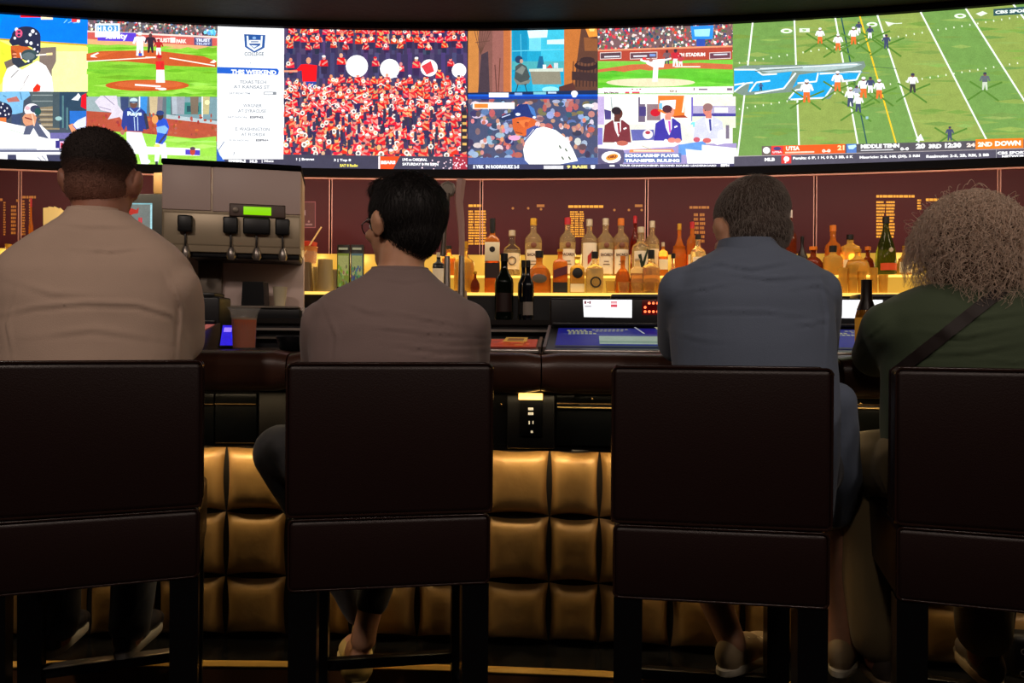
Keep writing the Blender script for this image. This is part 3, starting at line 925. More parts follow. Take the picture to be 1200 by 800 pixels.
figure(a, 791, 79, 20, (200, 44, 60), (235, 225, 230), (80, 50, 60), (60, 40, 60)); figure(a, 781, 76, 16, (120, 90, 96), (80, 70, 90), (60, 40, 50)); figure(a, 797, 79, 13, (190, 60, 70), (240, 230, 230), (120, 50, 60))
a.poly([(764, 95), (765, 80), (771, 78), (770, 95)], (250, 248, 244)); a.poly([(757, 72), (764, 71), (779, 70), (777, 80), (765, 80), (757, 76)], (250, 246, 242)); a.line(765, 76, 750, 71, 2.4, (250, 250, 248)); a.ell(754.5, 70, 2.5, 1.8, (220, 60, 60)); a.ell(762, 71.5, 2.5, 2.2, (170, 110, 100)); a.line(777, 72, 786, 69.5, 2, (240, 235, 230)); a.ell(767, 96, 4, 1.2, (235, 230, 220))
a.poly([(698, 104.5), (862, 102), (862, 114), (698, 114)], (236, 230, 226)); a.rect(706, 103.8, 755, 111.4, (252, 250, 248))
a.text('BALTIMORE', 707.5, 110.8, 17, 2.2, (96, 40, 56), .05); a.rect(732, 108.5, 737, 110.8, (220, 70, 90)); a.rect(740, 108.5, 749, 110.8, (220, 70, 90)); a.text('3  | 4', 739, 106.8, 12, 2, (150, 50, 60), .05); a.text('O |', 784, 109.4, 8, 2.6, (120, 100, 30), .05); a.rect(818, 105, 828, 106.6, (110, 105, 120)); a.rect(812, 104, 813, 107, (70, 70, 80)); a.rect(851, 104.5, 857, 107, (120, 100, 120))
a.build('screen_picture', M['screen'], vw, 'television picture of a white uniformed pitcher throwing in a full stadium', INV)

# --- sixth, lower: three analysts at a desk
a = feed((700.5, 863.5, 110.3, 206))
a.rect(698, 105, 866, 206, (236, 234, 226)); a.poly([(698, 103), (866, 102), (866, 108), (700, 113)], (240, 240, 236)); a.text('DELTA', 830, 108.5, 20, 1.8, (120, 115, 125), .03)
a.rect(700, 113, 708, 150, (190, 170, 215)); a.poly([(708, 128), (716, 130), (716, 140), (709, 140)], (76, 66, 130)); a.line(716, 114, 718, 135, 1, (150, 170, 175)); a.rect(718, 112, 748, 146, (240, 242, 238))
a.rect(748, 114, 756, 143, (110, 96, 120)); a.rect(749, 125, 757, 136, (70, 60, 120)); a.rect(758, 122, 774, 141, (140, 116, 122)); a.ell(768, 132, 6, 4.5, (200, 26, 46)); a.poly([(771, 112), (803, 112), (802, 137), (788, 137), (771, 130)], (226, 120, 44)); a.poly([(773, 118), (792, 117), (791, 128), (775, 129)], (240, 246, 250)); a.rect(772, 121, 776, 128, (120, 190, 225)); a.poly([(789, 136), (802, 135), (806, 138), (790, 138)], (170, 66, 40)); a.line(803, 112, 800, 132, 2.5, (240, 235, 215)); a.rect(750, 114, 771, 122, (250, 250, 246))
a.rect(810, 113, 862, 124, (246, 240, 216)); a.rect(811, 124, 862, 134, (176, 168, 200)); a.rect(837, 126, 853, 132, (240, 240, 245)); a.rect(811, 133, 862, 136.5, (70, 66, 150)); a.rect(810, 114, 812, 142, (110, 96, 190)); a.rect(811, 136.5, 862, 150, (222, 230, 205)); a.ell(813, 146, 4, 3, (120, 215, 220))
a.rect(700, 146, 812, 172, (226, 226, 216)); a.poly([(739, 152), (766, 152), (767, 164), (741, 165)], (96, 100, 170)); a.ell(759, 157.5, 6, 5.5, (235, 225, 228), 14); a.ell(759, 155.5, 3, 2, (180, 60, 80)); a.rect(700, 150, 706, 170, (130, 120, 200))
a.poly([(700, 171), (863, 168), (863, 206), (700, 206)], (160, 146, 196)); a.poly([(700, 170), (770, 164), (800, 167), (790, 172), (700, 178)], (236, 226, 236)); a.poly([(795, 170), (826, 165), (830, 180), (795, 182)], (96, 150, 220)); a.poly([(836, 168), (850, 164), (856, 167), (840, 170)], (245, 245, 248)); a.line(752, 171, 765, 176, .7, (180, 190, 120))


def analyst(x, y, suit, shirt, tie, skin, hair, faceR, w_=1.0):
    a.poly([(x - 16 * w_, y), (x - 14 * w_, y - 20), (x - 5, y - 26), (x + 7, y - 26), (x + 15 * w_, y - 20), (x + 17 * w_, y)], suit)
    a.poly([(x - 4, y - 26), (x + 5, y - 27), (x + 5, y - 14), (x + 2, y - 6), (x - 2, y - 15)], shirt)
    a.poly([(x + .6, y - 23), (x + 3.4, y - 23), (x + 4, y - 10), (x + 2, y - 9)], tie)
    a.line(x + 8, y - 15.5, x + 11.5, y - 17, 1.8, (250, 250, 250))
    a.rect(x - 3, y - 30, x + 4, y - 24, skin)
    a.ell(x + .5 + faceR, y - 33.5, 5.2, 6.3, skin, 12)
    a.ell(x - .4, y - 37, 5.8, 4.6, hair, 12)
    a.ell(x + 3.5 * (1 if faceR > 0 else -1), y - 33, .8, .6, (30, 20, 20), 5)


analyst(722.5, 167, (120, 48, 58), (245, 240, 240), (160, 44, 60), (96, 52, 46), (44, 34, 42), 1.4); a.ell(729, 168, 7, 3, (190, 100, 84)); a.ell(721, 168.6, 2, 2.2, (245, 240, 240))
analyst(782, 165, (60, 52, 160), (250, 250, 252), (200, 90, 190), (222, 140, 120), (84, 44, 56), 2.2); a.ell(787, 164.6, 5, 3, (225, 130, 120)); a.ell(794, 165, 4, 2.8, (225, 140, 125)); a.ell(780, 165.6, 2.4, 2.4, (245, 245, 250))
analyst(829.5, 163, (206, 208, 226), (236, 238, 246), (66, 70, 150), (214, 128, 112), (150, 110, 110), -1.6, 1.1); a.ell(828, 165, 5, 3, (205, 100, 100)); a.ell(816, 164, 4, 3, (200, 90, 110)); a.ell(845, 160, 5, 8, (226, 226, 240)); a.rect(850, 147, 854, 163, (120, 110, 130))
a.poly([(700, 174), (730, 176), (734, 186), (728, 194), (700, 192)], (90, 84, 120)); a.ell(716, 184.5, 11.5, 7, (250, 246, 244), 14); a.ell(717, 184.5, 7.5, 3.6, (240, 150, 50), 12, rot=-.25); a.text('OSU', 712, 186.2, 10, 3.2, (130, 50, 30), .08, -.1)
a.poly([(738, 175.5), (788, 175), (790, 178.5), (737, 179)], (232, 140, 90)); a.rect(742, 176.2, 786, 178, (250, 225, 200)); a.rect(731, 180, 798, 191, (86, 110, 170)); a.text('SCHOLARSHIP PLAYER', 732, 184.6, 64, 3.8, (250, 250, 252), .06); a.text('TRANSFER RULING', 732, 190.4, 64, 3.8, (250, 250, 252), .06)
a.poly([(803, 175), (822, 177), (822, 170), (863, 174), (863, 192), (805, 192)], (240, 244, 236)); a.rect(700, 192.4, 866, 206, (58, 56, 92)); a.text('TOUR CHAMPIONSHIP: SECOND ROUND LEADERBOARD', 726, 195.6, 113, 2.4, (245, 245, 250), .05); a.text('ESPN', 844, 196, 10, 3.4, (250, 250, 250), .07); a.rect(714, 193.6, 720, 195.6, (235, 235, 240))
a.build('screen_picture', M['screen'], vw, 'television picture of three analysts in suits at a desk', INV)

# --- right: football
a = feed((858.6, 1460, -60, 206))
a.rect(856, -60, 1470, 206, (116, 164, 62))
LN = [((882, 25), (864, 183)), ((930.5, 22), (936, 170)), ((978, 19), (1005, 170)), ((1027, 16), (1076, 166)), ((1077, 12), (1155, 163)), ((1129, 7), (1225, 158)), ((1184, 2), (1300, 150)), ((1240, -3), (1376, 146)), ((1296, -8), (1450, 140)), ((1352, -12), (1530, 136))]
ext = []
for (p, q) in LN:
    dx, dy = (q[0] - p[0]) / (q[1] - p[1]), 1
    ext.append(((p[0] - dx * 40, p[1] - 40), (q[0] + dx * 50, q[1] + 50)))
for i in range(len(ext) - 1):
    (p0, q0), (p1, q1) = ext[i], ext[i + 1]
    a.poly([p0, p1, q1, q0], ((140, 160, 78) if i % 2 else (112, 152, 76)), L=2)
a.poly([(840, -40), ext[0][0], ext[0][1], (840, 240)], (112, 152, 76), L=2)
grass(a, 860, 20, 1300, 178, [(130, 160, 76), (112, 150, 70), (140, 168, 84), (120, 154, 72)], 210, 4)
for (p, q) in ext:
    a.line(*p, *q, 1.9, (240, 248, 236), L=34)
for k in range(44):
    for (y0, sl) in ((74, -.165), (128, -.165), (40, -.14), (178, -.12)):
        x = 866 + k * 9.3
        y = y0 + (x - 866) * sl if y0 in (74, 128) else None
        if y is None or y < 10:
            continue
        a.line(x, y - 1, x + .5, y + 1, 1.3, (225, 238, 205), L=36)
a.line(985, 19, 1016, 172, 1.6, (44, 84, 84), L=38); a.line(1007, 19, 1050, 170, 1.8, (245, 196, 40), L=38)
a.L = 40
# midfield letters
W_, B_, K_ = (232, 244, 250), (30, 160, 218), (120, 140, 130)
a.poly([(860, 80), (872, 77), (960, 76), (1012, 72), (1014, 78), (1000, 94), (985, 96), (972, 116), (922, 118), (930, 108), (900, 110), (870, 112), (860, 108)], K_)
a.poly([(860, 82), (885, 82), (893, 88), (928, 84), (920, 104), (876, 108), (884, 98), (872, 99), (860, 108)], B_)
a.poly([(928, 104), (936, 88), (958, 85), (1010, 84), (1003, 94), (986, 93), (976, 100), (966, 115), (924, 116), (930, 108), (944, 108), (948, 98), (936, 98)], B_)
for pts in ([(860, 82), (885, 82), (893, 88), (910, 87)], [(860, 108), (866, 103), (874, 98), (882, 97)], [(878, 108), (886, 97), (902, 95)], [(884, 110), (918, 104), (932, 86)], [(924, 116), (932, 106), (944, 104)], [(926, 117), (966, 115), (976, 100)], [(960, 87), (1008, 84), (1003, 94), (986, 96)], [(934, 98), (956, 96), (958, 86)], [(860, 100), (872, 98)]):
    for p, q in zip(pts[:-1], pts[1:]):
        a.line(*p, *q, 1.8, W_)
a.poly([(883, 82), (925, 79), (960, 77), (1000, 74), (1010, 76), (996, 80), (960, 84), (925, 84), (900, 86)], (170, 190, 190)); a.line(890, 81, 1004, 76, 1, W_); a.line(884, 84, 940, 80, 1, (90, 110, 105)); a.line(930, 84, 1018, 86, .8, (120, 140, 130)); a.line(1020, 79, 1050, 81, .8, (80, 110, 70))
for (x, y, rx) in ((921, 37, 7), (1021, 29.5, 6.5), (1124, 19.5, 7)):
    a.ell(x, y, rx, 2.8, (226, 238, 218), 14); a.ell(x, y, rx * .5, 1.1, (116, 164, 62), 10)
a.poly([(936, 34), (948, 34), (948, 38.5), (936, 38.5)], (226, 238, 218)); a.text('9', 939, 37.6, 5, 2.6, (116, 164, 62), .03); a.poly([(1036, 26), (1048, 28), (1040, 32)], (226, 238, 218)); a.line(1046, 28.6, 1056, 28, .8, (226, 238, 218)); a.poly([(1142, 17), (1150, 14), (1156, 16.5), (1148, 20)], (226, 238, 218))
SH = (84, 128, 48)
for (x, y) in ((960, 50), (982, 56), (1001, 50), (1020, 46), (1037, 54), (943, 116), (980, 106), (1002, 130), (1012, 108), (1028, 112), (1067, 108), (1151, 106), (1110, 160)):
    for (dx, dy) in ((18, 13), (-18, 12), (22, -9), (-16, -10)):
        a.line(x, y, x + dx, y + dy, 2.0, SH, L=78)
a.L = 82
OR_, NV_, WH = (222, 110, 50), (64, 72, 104), (245, 245, 245)
for (x, y, h, t_, l_) in ((960, 52, 18, WH, OR_), (981, 60, 19, WH, OR_), (999, 53, 20, WH, OR_), (1005, 40, 13, NV_, WH), (1018, 46, 14, NV_, WH), (1037, 58, 16, NV_, NV_), (944, 121, 26, WH, OR_), (980, 108, 23, WH, OR_), (995, 126, 22, WH, NV_), (1004, 132, 20, WH, NV_), (1010, 116, 24, WH, OR_), (1018, 110, 18, NV_, WH), (1002, 118, 16, (150, 160, 180), WH), (1028, 117, 22, WH, OR_), (1067, 110, 22, (236, 236, 236), (60, 60, 60)), (1151, 107, 20, (96, 104, 110), (200, 210, 190)), (1110, 166, 16, NV_, NV_), (890, 108, 9, (60, 90, 140), (40, 60, 90))):
    figure(a, x, y, h, t_, l_, (120, 80, 70), (235, 235, 240) if t_ == WH else (60, 60, 80))
a.poly([(1070, 166), (1076, 158), (1080, 166)], (240, 245, 240)); a.rect(1012, 138, 1015, 141, (150, 190, 200))
# score bar
sl = -.027
def bar(x0, x1, y0, y1, c):
    a.poly([(x0, y0 + (x0 - 890) * sl), (x1, y0 + (x1 - 890) * sl), (x1, y1 + (x1 - 890) * sl), (x0, y1 + (x0 - 890) * sl)], c)
def tx(s_, x, y, w__, h, c, b_=.05):
    a.text(s_, x, y + (x - 890) * sl, w__, h, c, b_, sl)
bar(856, 1480, 184, 214, (74, 72, 90)); bar(891, 1480, 173, 183.4, (80, 78, 86)); bar(891, 902, 172.6, 183.4, (100, 90, 84)); a.ell(896.4, 177.4, 4.2, 3.9, (250, 250, 245), 14)
bar(902, 988, 172.6, 183.4, (236, 88, 28)); bar(902, 916, 173, 183, (220, 56, 60)); a.ell(909, 175.4, 4.5, 2.2, (70, 60, 120)); tx('UTSA', 903.5, 181.2, 11, 2.4, (250, 230, 230)); tx('UTSA', 919, 178.6, 16, 5, (255, 240, 225)); bar(918, 952, 180, 181.8, (250, 205, 180)); tx('0-0', 961, 182, 10, 3.8, (255, 235, 220)); tx('21', 979, 179.8, 8, 5.8, (255, 220, 160))
bar(989.5, 1001, 172.8, 183.2, (80, 120, 190)); a.poly([(991, 172), (1000, 171), (1001, 173), (997, 176), (992, 176)], (190, 235, 245)); tx('MIDDLE TENN', 1006, 178.6, 45, 4.8, (250, 250, 250), .06); bar(1006, 1044, 180.2, 181.4, (210, 210, 215)); tx('0-0', 1052, 182.2, 10, 3.8, (245, 245, 245))
tx('20', 1070, 180.6, 11, 6, (255, 255, 255), .06); tx('3RD', 1085, 180.6, 15, 5, (255, 255, 255), .06); tx('12:30', 1104, 180.6, 19, 5.8, (255, 255, 255), .06); tx('24', 1129, 180.2, 10, 4.6, (245, 225, 215), .06)
bar(1139.5, 1195, 171.5, 183, (238, 122, 28)); tx('2ND', 1142, 180.2, 17, 5.4, (255, 245, 225), .06); tx('DOWN', 1162, 180.2, 30, 6, (255, 248, 235), .06)
bar(856, 1480, 183.4, 184.1, (170, 160, 165)); tx('MLB', 894, 190.4, 12, 4, (250, 250, 250), .06); bar(913.5, 925, 184, 193.6, (216, 52, 52)); a.ell(919.5, 187.6, 3.4, 3.2, (250, 240, 235), 10); a.line(919, 188, 918, 192.4, 1.6, (250, 235, 230))
tx('Peralta: 6 IP, 1 H, 0 R, 3 BB, 6 K', 927, 190, 70, 3.9, (250, 250, 250), .045); tx('Mauricio: 2-5, HR (20), 2 RBI', 1004.5, 191.2, 70, 3.9, (250, 250, 250), .045); tx('Realmuto: 2-5, 2B, RBI, 2 BB', 1082, 192.2, 73, 3.9, (250, 250, 250), .045)
bar(1163, 1163.7, 184.5, 194, (150, 150, 155)); tx('CBS SPORTS', 1164.5, 190, 38, 3.4, (250, 250, 250), .05); tx('NETWORK', 1170, 194, 30, 3.2, (250, 250, 250), .05)
a.poly([(1160, 13.5), (1215, 9), (1215, 18), (1160, 21.4)], (46, 80, 86)); a.text('CBS SPORTS', 1162, 19.2, 46, 3.8, (240, 250, 240), .05, -.06)
a.build('screen_picture', M['screen'], vw, 'television picture of a football play with the orange score bar', INV)
# ---------------------------------------------------------------- glass wall under the screens
wall = bpy.data.objects['wall_back']
seams = [-460, -150, 22, 192, 387, 564, 758, 956, 1172, 1420]
for k in range(len(seams) - 1):
    x0, x1 = Wx(seams[k], 0, 250), Wx(seams[k + 1], 0, 250)
    o = sweep('glass_panel', Wy, x0 + 0.006, x1 - 0.006, rect_prof(0.01, 0.05, 0.9, ZB - 0.05), M['burgundy'], wall, 10)
for px in seams[1:-1]:
    xs = Wx(px, 0, 250)
    mb = MB()
    for d in (-0.007, 0.007):
        mb.box((xs + d, Wy(xs) + 0.012, 0.5 * (1.4 + ZB - 0.05)), (0.0035, 0.01, ZB - 0.05 - 1.4))
    mb.build('panel_joint', M['joint'], wall, 0)
sweep('screen_reflection', Wy, -XE, XE, rect_prof(-0.004, 0.05, ZB - 0.05, ZB - 0.043), M['joint'], wall)  # rosy strip stands in for the screens' reflection along the panel tops

# emissive gold lists on the glass: lines too small to read, broken into word-like dashes
mapG = curved(lambda x: Wy(x) + 0.008)
lst = [  # x0, y0, x1, y1, rows, columns, dim, header (x0, x1, y)
    (549, 246, 571, 287, 13, 3, False, (549, 564, 241)),
    (668, 247, 685, 278, 12, 3, False, (666, 708, 242)),
    (1027, 235, 1050, 279, 12, 2, False, (1027, 1072, 230)),
    (1075, 233, 1080, 246, 4, 1, False, (1085, 1101, 234)),
    (813, 249, 827, 285, 7, 2, True, (808, 831, 243)),
    (25, 234, 30, 276, 13, 1, True, (26, 42, 231)),
    (34, 238, 36.5, 276, 12, 1, True, (34, 36, 235)),
    (4, 236, 7, 276, 14, 1, True, (0, 3, 234)),
    (13, 240, 20, 275, 8, 1, True, (19, 22, 235)),
]
for (x0, y0, x1, y1, rows, cols_, dim, hd) in lst:
    f = Feed(mapG, None, 30, 0.0001)
    hx = hd[0]
    while hx < hd[1] - 1:
        ww = min(rnd.uniform(2.5, 6), hd[1] - hx)
        f.rect(hx, hd[2] - 1.5, hx + ww, hd[2] + 1.4, (255, 190, 60), 1)
        hx += ww + 0.7
    for r_ in range(rows):
        y = y0 + (y1 - y0) * (r_ + .5) / rows
        hh = (y1 - y0) / rows * 0.32
        for c_ in range(cols_):
            a0 = x0 + (x1 - x0) * c_ / cols_
            a1 = a0 + (x1 - x0) / cols_ * rnd.uniform(.72, .92)
            x = a0
            while x < a1 - .4:
                ww = min(rnd.uniform(.7, 2.2), a1 - x)
                f.rect(x, y - hh, x + ww, y + hh, (255, 190, 60), 1)
                x += ww + .35
    o = f.build('menu_lettering', M['gold_letter_dim' if dim else 'gold_letter'], wall)
for (x, y) in ((601, 244), (619, 244), (634, 245), (720, 246), (737, 246), (749, 241), (752, 246)):
    f = Feed(mapG, None, 30, 0.0001)
    f.ell(x, y, 1.5, 1.5, (255, 200, 120), 8)
    if x in (634, 749):
        f.rect(x - 5, 239.5, x + 4, 242.5, (255, 200, 120))
    f.build('menu_lettering', M['gold_letter_dim'], wall)

# ---------------------------------------------------------------- stepped bottle display
T1, T2, T3 = 1.336, 1.430, 1.555
bd = empty('bottle_display', (0, 3.6, 0), 0, 'long stepped back bar with two glowing yellow tiers of bottles', 'back bar')
BI = Matrix.Translation((0, -3.6, 0))


def bsw(name, x0, x1, prof, mat, parent=bd, n=50):
    o_ = sweep(name, Wy, x0, x1, prof, mat, None, n)
    o_.data.transform(BI)
    o_.parent = parent
    return o_


XA, XB = -2.9, 2.9
bsw('cabinet_body', XA, XB, rect_prof(-0.45, -0.02, 0.0, T1 - 0.014), M['black_plastic'])
bsw('lower_tier', XA, XB, rect_prof(-0.455, -0.30, T1 - 0.014, T1), M['glow_top'])
bsw('lower_riser', XA, XB, rect_prof(-0.30, -0.29, T1, T2 - 0.012), M['glow'])
bsw('upper_tier', XA, XB, rect_prof(-0.305, -0.10, T2 - 0.012, T2), M['glow_top'])
bsw('back_riser', XA, XB, rect_prof(-0.10, -0.085, T2, T3), M['glow'])
for i in range(26):
    x = -2.8 + 5.6 * i / 25
    lamp('tier_light', 'POINT', (x, Wy(x) - 0.13, T2 + 0.10), 0.22, (1.0, 0.72, 0.36), 0.03)
# added warm area lamps without a fixture, brightening the bottle fronts
for i in range(12):
    x = -2.6 + 5.2 * i / 11
    lamp('bottle_fill_light', 'AREA', (x, Wy(x) - 0.62, 1.985), 1.35, (1.0, 0.78, 0.55), 0.46, 0.03, aim=(x, Wy(x) - 0.25, 1.45))

# work counter between the tiers and the bar
wc = empty('work_counter', (0, 3.1, 0), 0, 'black work counter with steel rails behind the bar', 'counter')
WI = Matrix.Translation((0, -3.1, 0))


def wsw(name, prof, mat):
    o_ = sweep(name, Wy, XA, XB, prof, mat, None, 50)
    o_.data.transform(WI)
    o_.parent = wc
    return o_


wsw('counter_body', rect_prof(-0.98, -0.46, 0.0, 1.175), M['black_plastic'])
wsw('counter_slab', rect_prof(-1.0, -0.46, 1.175, 1.195), plain('black stone', (30, 27, 26), 0.3))
wsw('rail', rect_prof(-1.012, -0.985, 1.146, 1.156), M['steel'])
wsw('rail', rect_prof(-1.012, -0.985, 1.112, 1.120), M['steel_dim'])

# ---------------------------------------------------------------- the bar
bar_ = empty('bar', (0, 2.4, 0), 0, 'long curved bar with padded armrest and tufted bronze front', 'bar')
FI = Matrix.Translation((0, -2.4, 0))
BX0, BX1 = -2.6, 2.3


def fsw(name, x0, x1, prof, mat, n=50, parent=bar_, smooth=35):
    o_ = sweep(name, Fy, x0, x1, prof, mat, None, n, smooth)
    o_.data.transform(FI)
    o_.parent = parent
    return o_


fsw('counter_top', BX0, BX1, rect_prof(-0.07, 0.60, 1.035, 1.078), M['counter'])
fsw('bar_body', BX0, BX1, rect_prof(0.05, 0.56, 0.0, 1.035), M['black_seam'])
fsw('backing_board', BX0, BX1, rect_prof(0.0, 0.05, 0.12, 0.80), M['black_seam'])
fsw('upper_band', BX0, BX1, rect_prof(-0.085, 0.05, 0.795, 1.03), M['black_wood'])
fsw('band_lip', BX0, BX1, rect_prof(-0.088, -0.082, 0.781, 0.80), M['black_wood'])
arm = [-420, -160, 92, 337, 634, 985, 1270, 1600]
prof = []
for k in range(14):
    a_ = math.pi * (0.0 + k / 13.0)
    prof.append((-0.135 - 0.075 * math.sin(a_) ** 0.75, 1.022 - 0.062 * math.copysign(abs(math.cos(a_)) ** 0.6, -math.cos(a_)) * -1))
prof = [(-0.135 - 0.075 * (max(0.0, math.sin(t)) ** 0.7), 1.022 + 0.061 * math.copysign(abs(math.cos(t)) ** 0.7, math.cos(t))) for t in [math.pi * k / 13 for k in range(14)]]
prof = [(-0.072, 1.081)] + prof + [(-0.072, 0.961)]
for i in range(len(arm) - 1):
    x0, x1 = max(BX0, Fx(arm[i], -0.18)), min(BX1, Fx(arm[i + 1], -0.18))
    if x1 - x0 < .05:
        continue
    # ends pulled in, like a sewn seam
    mb = MB(); rings = []
    n_ = 16
    for k in range(n_ + 1):
        t = k / n_
        x = x0 + 0.002 + (x1 - x0 - 0.004) * t
        e = min(t, 1 - t) * (x1 - x0)
        s_ = 1 - 0.13 * max(0, 1 - e / 0.02) ** 2 if k in (0, n_) else 1
        rings.append([Vector((x, Fy(x) + (-0.13 + (o_ + 0.13) * s_) - 2.4, 1.02 + (z - 1.02) * s_)) for (o_, z) in prof])
    mb.loft(rings)
    mb.build('armrest_pad', M['arm_leather'], bar_, 40)

# tufted front: every pillow a piece of its own
cols_px = [-560, -470, -380, -292, -206, -122, -44, 30, 107, 187, 266, 337, 412, 490, 567, 644, 702, 786, 871, 935, 998, 1066, 1140, 1220, 1305, 1400, 1500, 1600]
rows_z = [0.775, 0.563, 0.356, 0.168]
N_ = 12
for ci in range(len(cols_px) - 1):
    x0, x1 = Fx(cols_px[ci], 0, 560), Fx(cols_px[ci + 1], 0, 560)
    if x0 < BX0 or x1 > BX1:
        continue
    for ri in range(3):
        zt, zb = rows_z[ri], rows_z[ri + 1]
        vs, fs = [], []
        sag = rnd.uniform(-.002, .002)
        ph = rnd.uniform(0, 6)
        for j in range(N_ + 1):
            for i in range(N_ + 1):
                u, v = i / N_, j / N_
                a_, b_ = 2 * u - 1, 2 * v - 1
                t_ = (max(0, 1 - abs(a_) ** 4) * max(0, 1 - abs(b_) ** 4)) ** 0.5
                uu = a_ * (1 - 0.075 * (1 - b_ * b_) * abs(a_) ** 3)
                vv = b_ * (1 - 0.085 * (1 - a_ * a_) * abs(b_) ** 3)
                x = (x0 + x1) / 2 + uu * (x1 - x0 - 0.004) / 2
                z = (zt + zb) / 2 + vv * (zt - zb - 0.004) / 2
                wr = 0.0022 * math.sin(9 * a_ + 4 * b_ + ph) * t_ * abs(b_) + 0.0012 * math.sin(17 * a_ - 7 * b_ + ph * 2) * t_
                vs.append((x, Fy(x) - 2.4 - 0.004 - 0.043 * t_ - wr - sag, z))
        for j in range(N_):
            for i in range(N_):
                q = j * (N_ + 1) + i
                fs.append((q, q + 1, q + N_ + 2, q + N_ + 1))
        mb = MB(); mb.add(vs, fs)
        mb.build('tufted_cushion', M['gold_leather'], bar_, 180)

# foot ledge
fsw('ledge_body', BX0, BX1, rect_prof(-0.204, 0.04, 0.0, 0.157), M['brown_face'])
fsw('ledge_slab', BX0, BX1, rect_prof(-0.203, 0.03, 0.157, 0.165), M['black_marble'])
fsw('brass_nosing', BX0, BX1, [(-0.214, 0.157), (-0.204, 0.157), (-0.204, 0.165), (-0.194, 0.165), (-0.194, 0.168), (-0.206, 0.168), (-0.214, 0.160)], M['brass'])
# warm light strip hidden under the black band
fsw('light_strip', BX0, BX1, rect_prof(-0.080, -0.066, 0.789, 0.795), M['strip'])
for i in range(16):
    x = -2.2 + 4.2 * i / 15
    lamp('strip_light', 'AREA', (x, Fy(x) - 0.074, 0.786), 0.46, (1.0, 0.76, 0.42), 0.27, 0.012,
         aim=(x, Fy(x) - 0.035, 0.4))
    lamp('underbar_light', 'AREA', (x, Fy(x) - 0.15, 0.955), 0.11, (1.0, 0.76, 0.44), 0.27, 0.012,
         aim=(x, Fy(x) - 0.19, 0.1))

# black band fittings
def band(name, x0p, x1p, y0, y1, mat, off=-0.088, thick=0.012, r=0.002, parent=bar_):
    """a plate on the black band under the counter between photo columns and rows"""
    xa, xb = Fx(x0p, off, (y0 + y1) / 2), Fx(x1p, off, (y0 + y1) / 2)
    xm = (xa + xb) / 2
    Y = Fy(xm) + off
    zt, zb = P(0.5 * (x0p + x1p), y0, Y).z, P(0.5 * (x0p + x1p), y1, Y).z
    mb = MB()
    T_ = Matrix.Translation((xm, Y - 2.4, (zt + zb) / 2)) @ Matrix.Rotation(Fslope(xm), 4, 'Z')
    mb.box((0, -thick / 2, 0), (abs(xb - xa), thick, abs(zt - zb)), r, 2, T_)
    return mb.build(name, mat, parent, 30)


EDGE = plain('dull bronze edge', (120, 95, 60), 0.35, metal=0.8)
for (x0, x1) in ((158, 252), (254, 302), (652, 760), (762, 880), (900, 1036), (1062, 1150)):
    band('cabinet_panel', x0, x1, 474, 522, plain('black enamel', (13, 15, 15), 0.28))
    band('cabinet_drawer', x0, x1, 460, 472, plain('black enamel', (13, 15, 15), 0.28))
    band('edge_strip', x0, x1, 472.2, 473.6, EDGE, thick=0.018)
for (x0, x1) in ((652, 760), (978, 1036)):
    band('edge_strip', x0 + 1, x1, 476.5, 478.2, plain('lit brass edge', (255, 215, 140), 0.3, metal=0.6), thick=0.022)  # bright brass colour stands in for light along these edges
band('edge_strip', 254, 300, 517.5, 519, EDGE, thick=0.016)
band('bracket_cover', 306, 338, 458, 521, plain('charcoal cover', (44, 40, 36), 0.6), thick=0.02)
hb = band('outlet_housing', 595, 650, 460, 524, plain('outlet box black', (24, 23, 21), 0.4), thick=0.03, r=0.004)
band('outlet_cover', 609, 636, 468, 511, plain('outlet black', (12, 12, 12), 0.3), off=-0.118, thick=0.008)
band('outlet_lamp', 608, 636, 460.5, 468, M['strip'], off=-0.118, thick=0.012)
WS = plain('white socket', (235, 225, 200), 0.4, emit=rgb(255, 235, 190), estr=0.5)  # sockets given a glow of their own
band('usb_socket', 619, 625, 477.5, 480.5, WS, off=-0.127, thick=0.003, r=0.0005)
band('usb_socket', 619, 625, 483, 486, WS, off=-0.127, thick=0.003, r=0.0005)
band('plug_slot', 619.5, 620.8, 493, 497, WS, off=-0.127, thick=0.002, r=0)
band('plug_slot', 624, 625.3, 493, 496.5, WS, off=-0.127, thick=0.002, r=0)
band('plug_slot', 622, 624.5, 504.5, 507, WS, off=-0.127, thick=0.002, r=0)
for (x, y) in ((588, 474), (694, 467), (1008, 473)):
    band('screw', x - 1.2, x + 1.2, y - 1.2, y + 1.2, M['nail'], off=-0.10, thick=0.006, r=0.0005)

# ---------------------------------------------------------------- stools


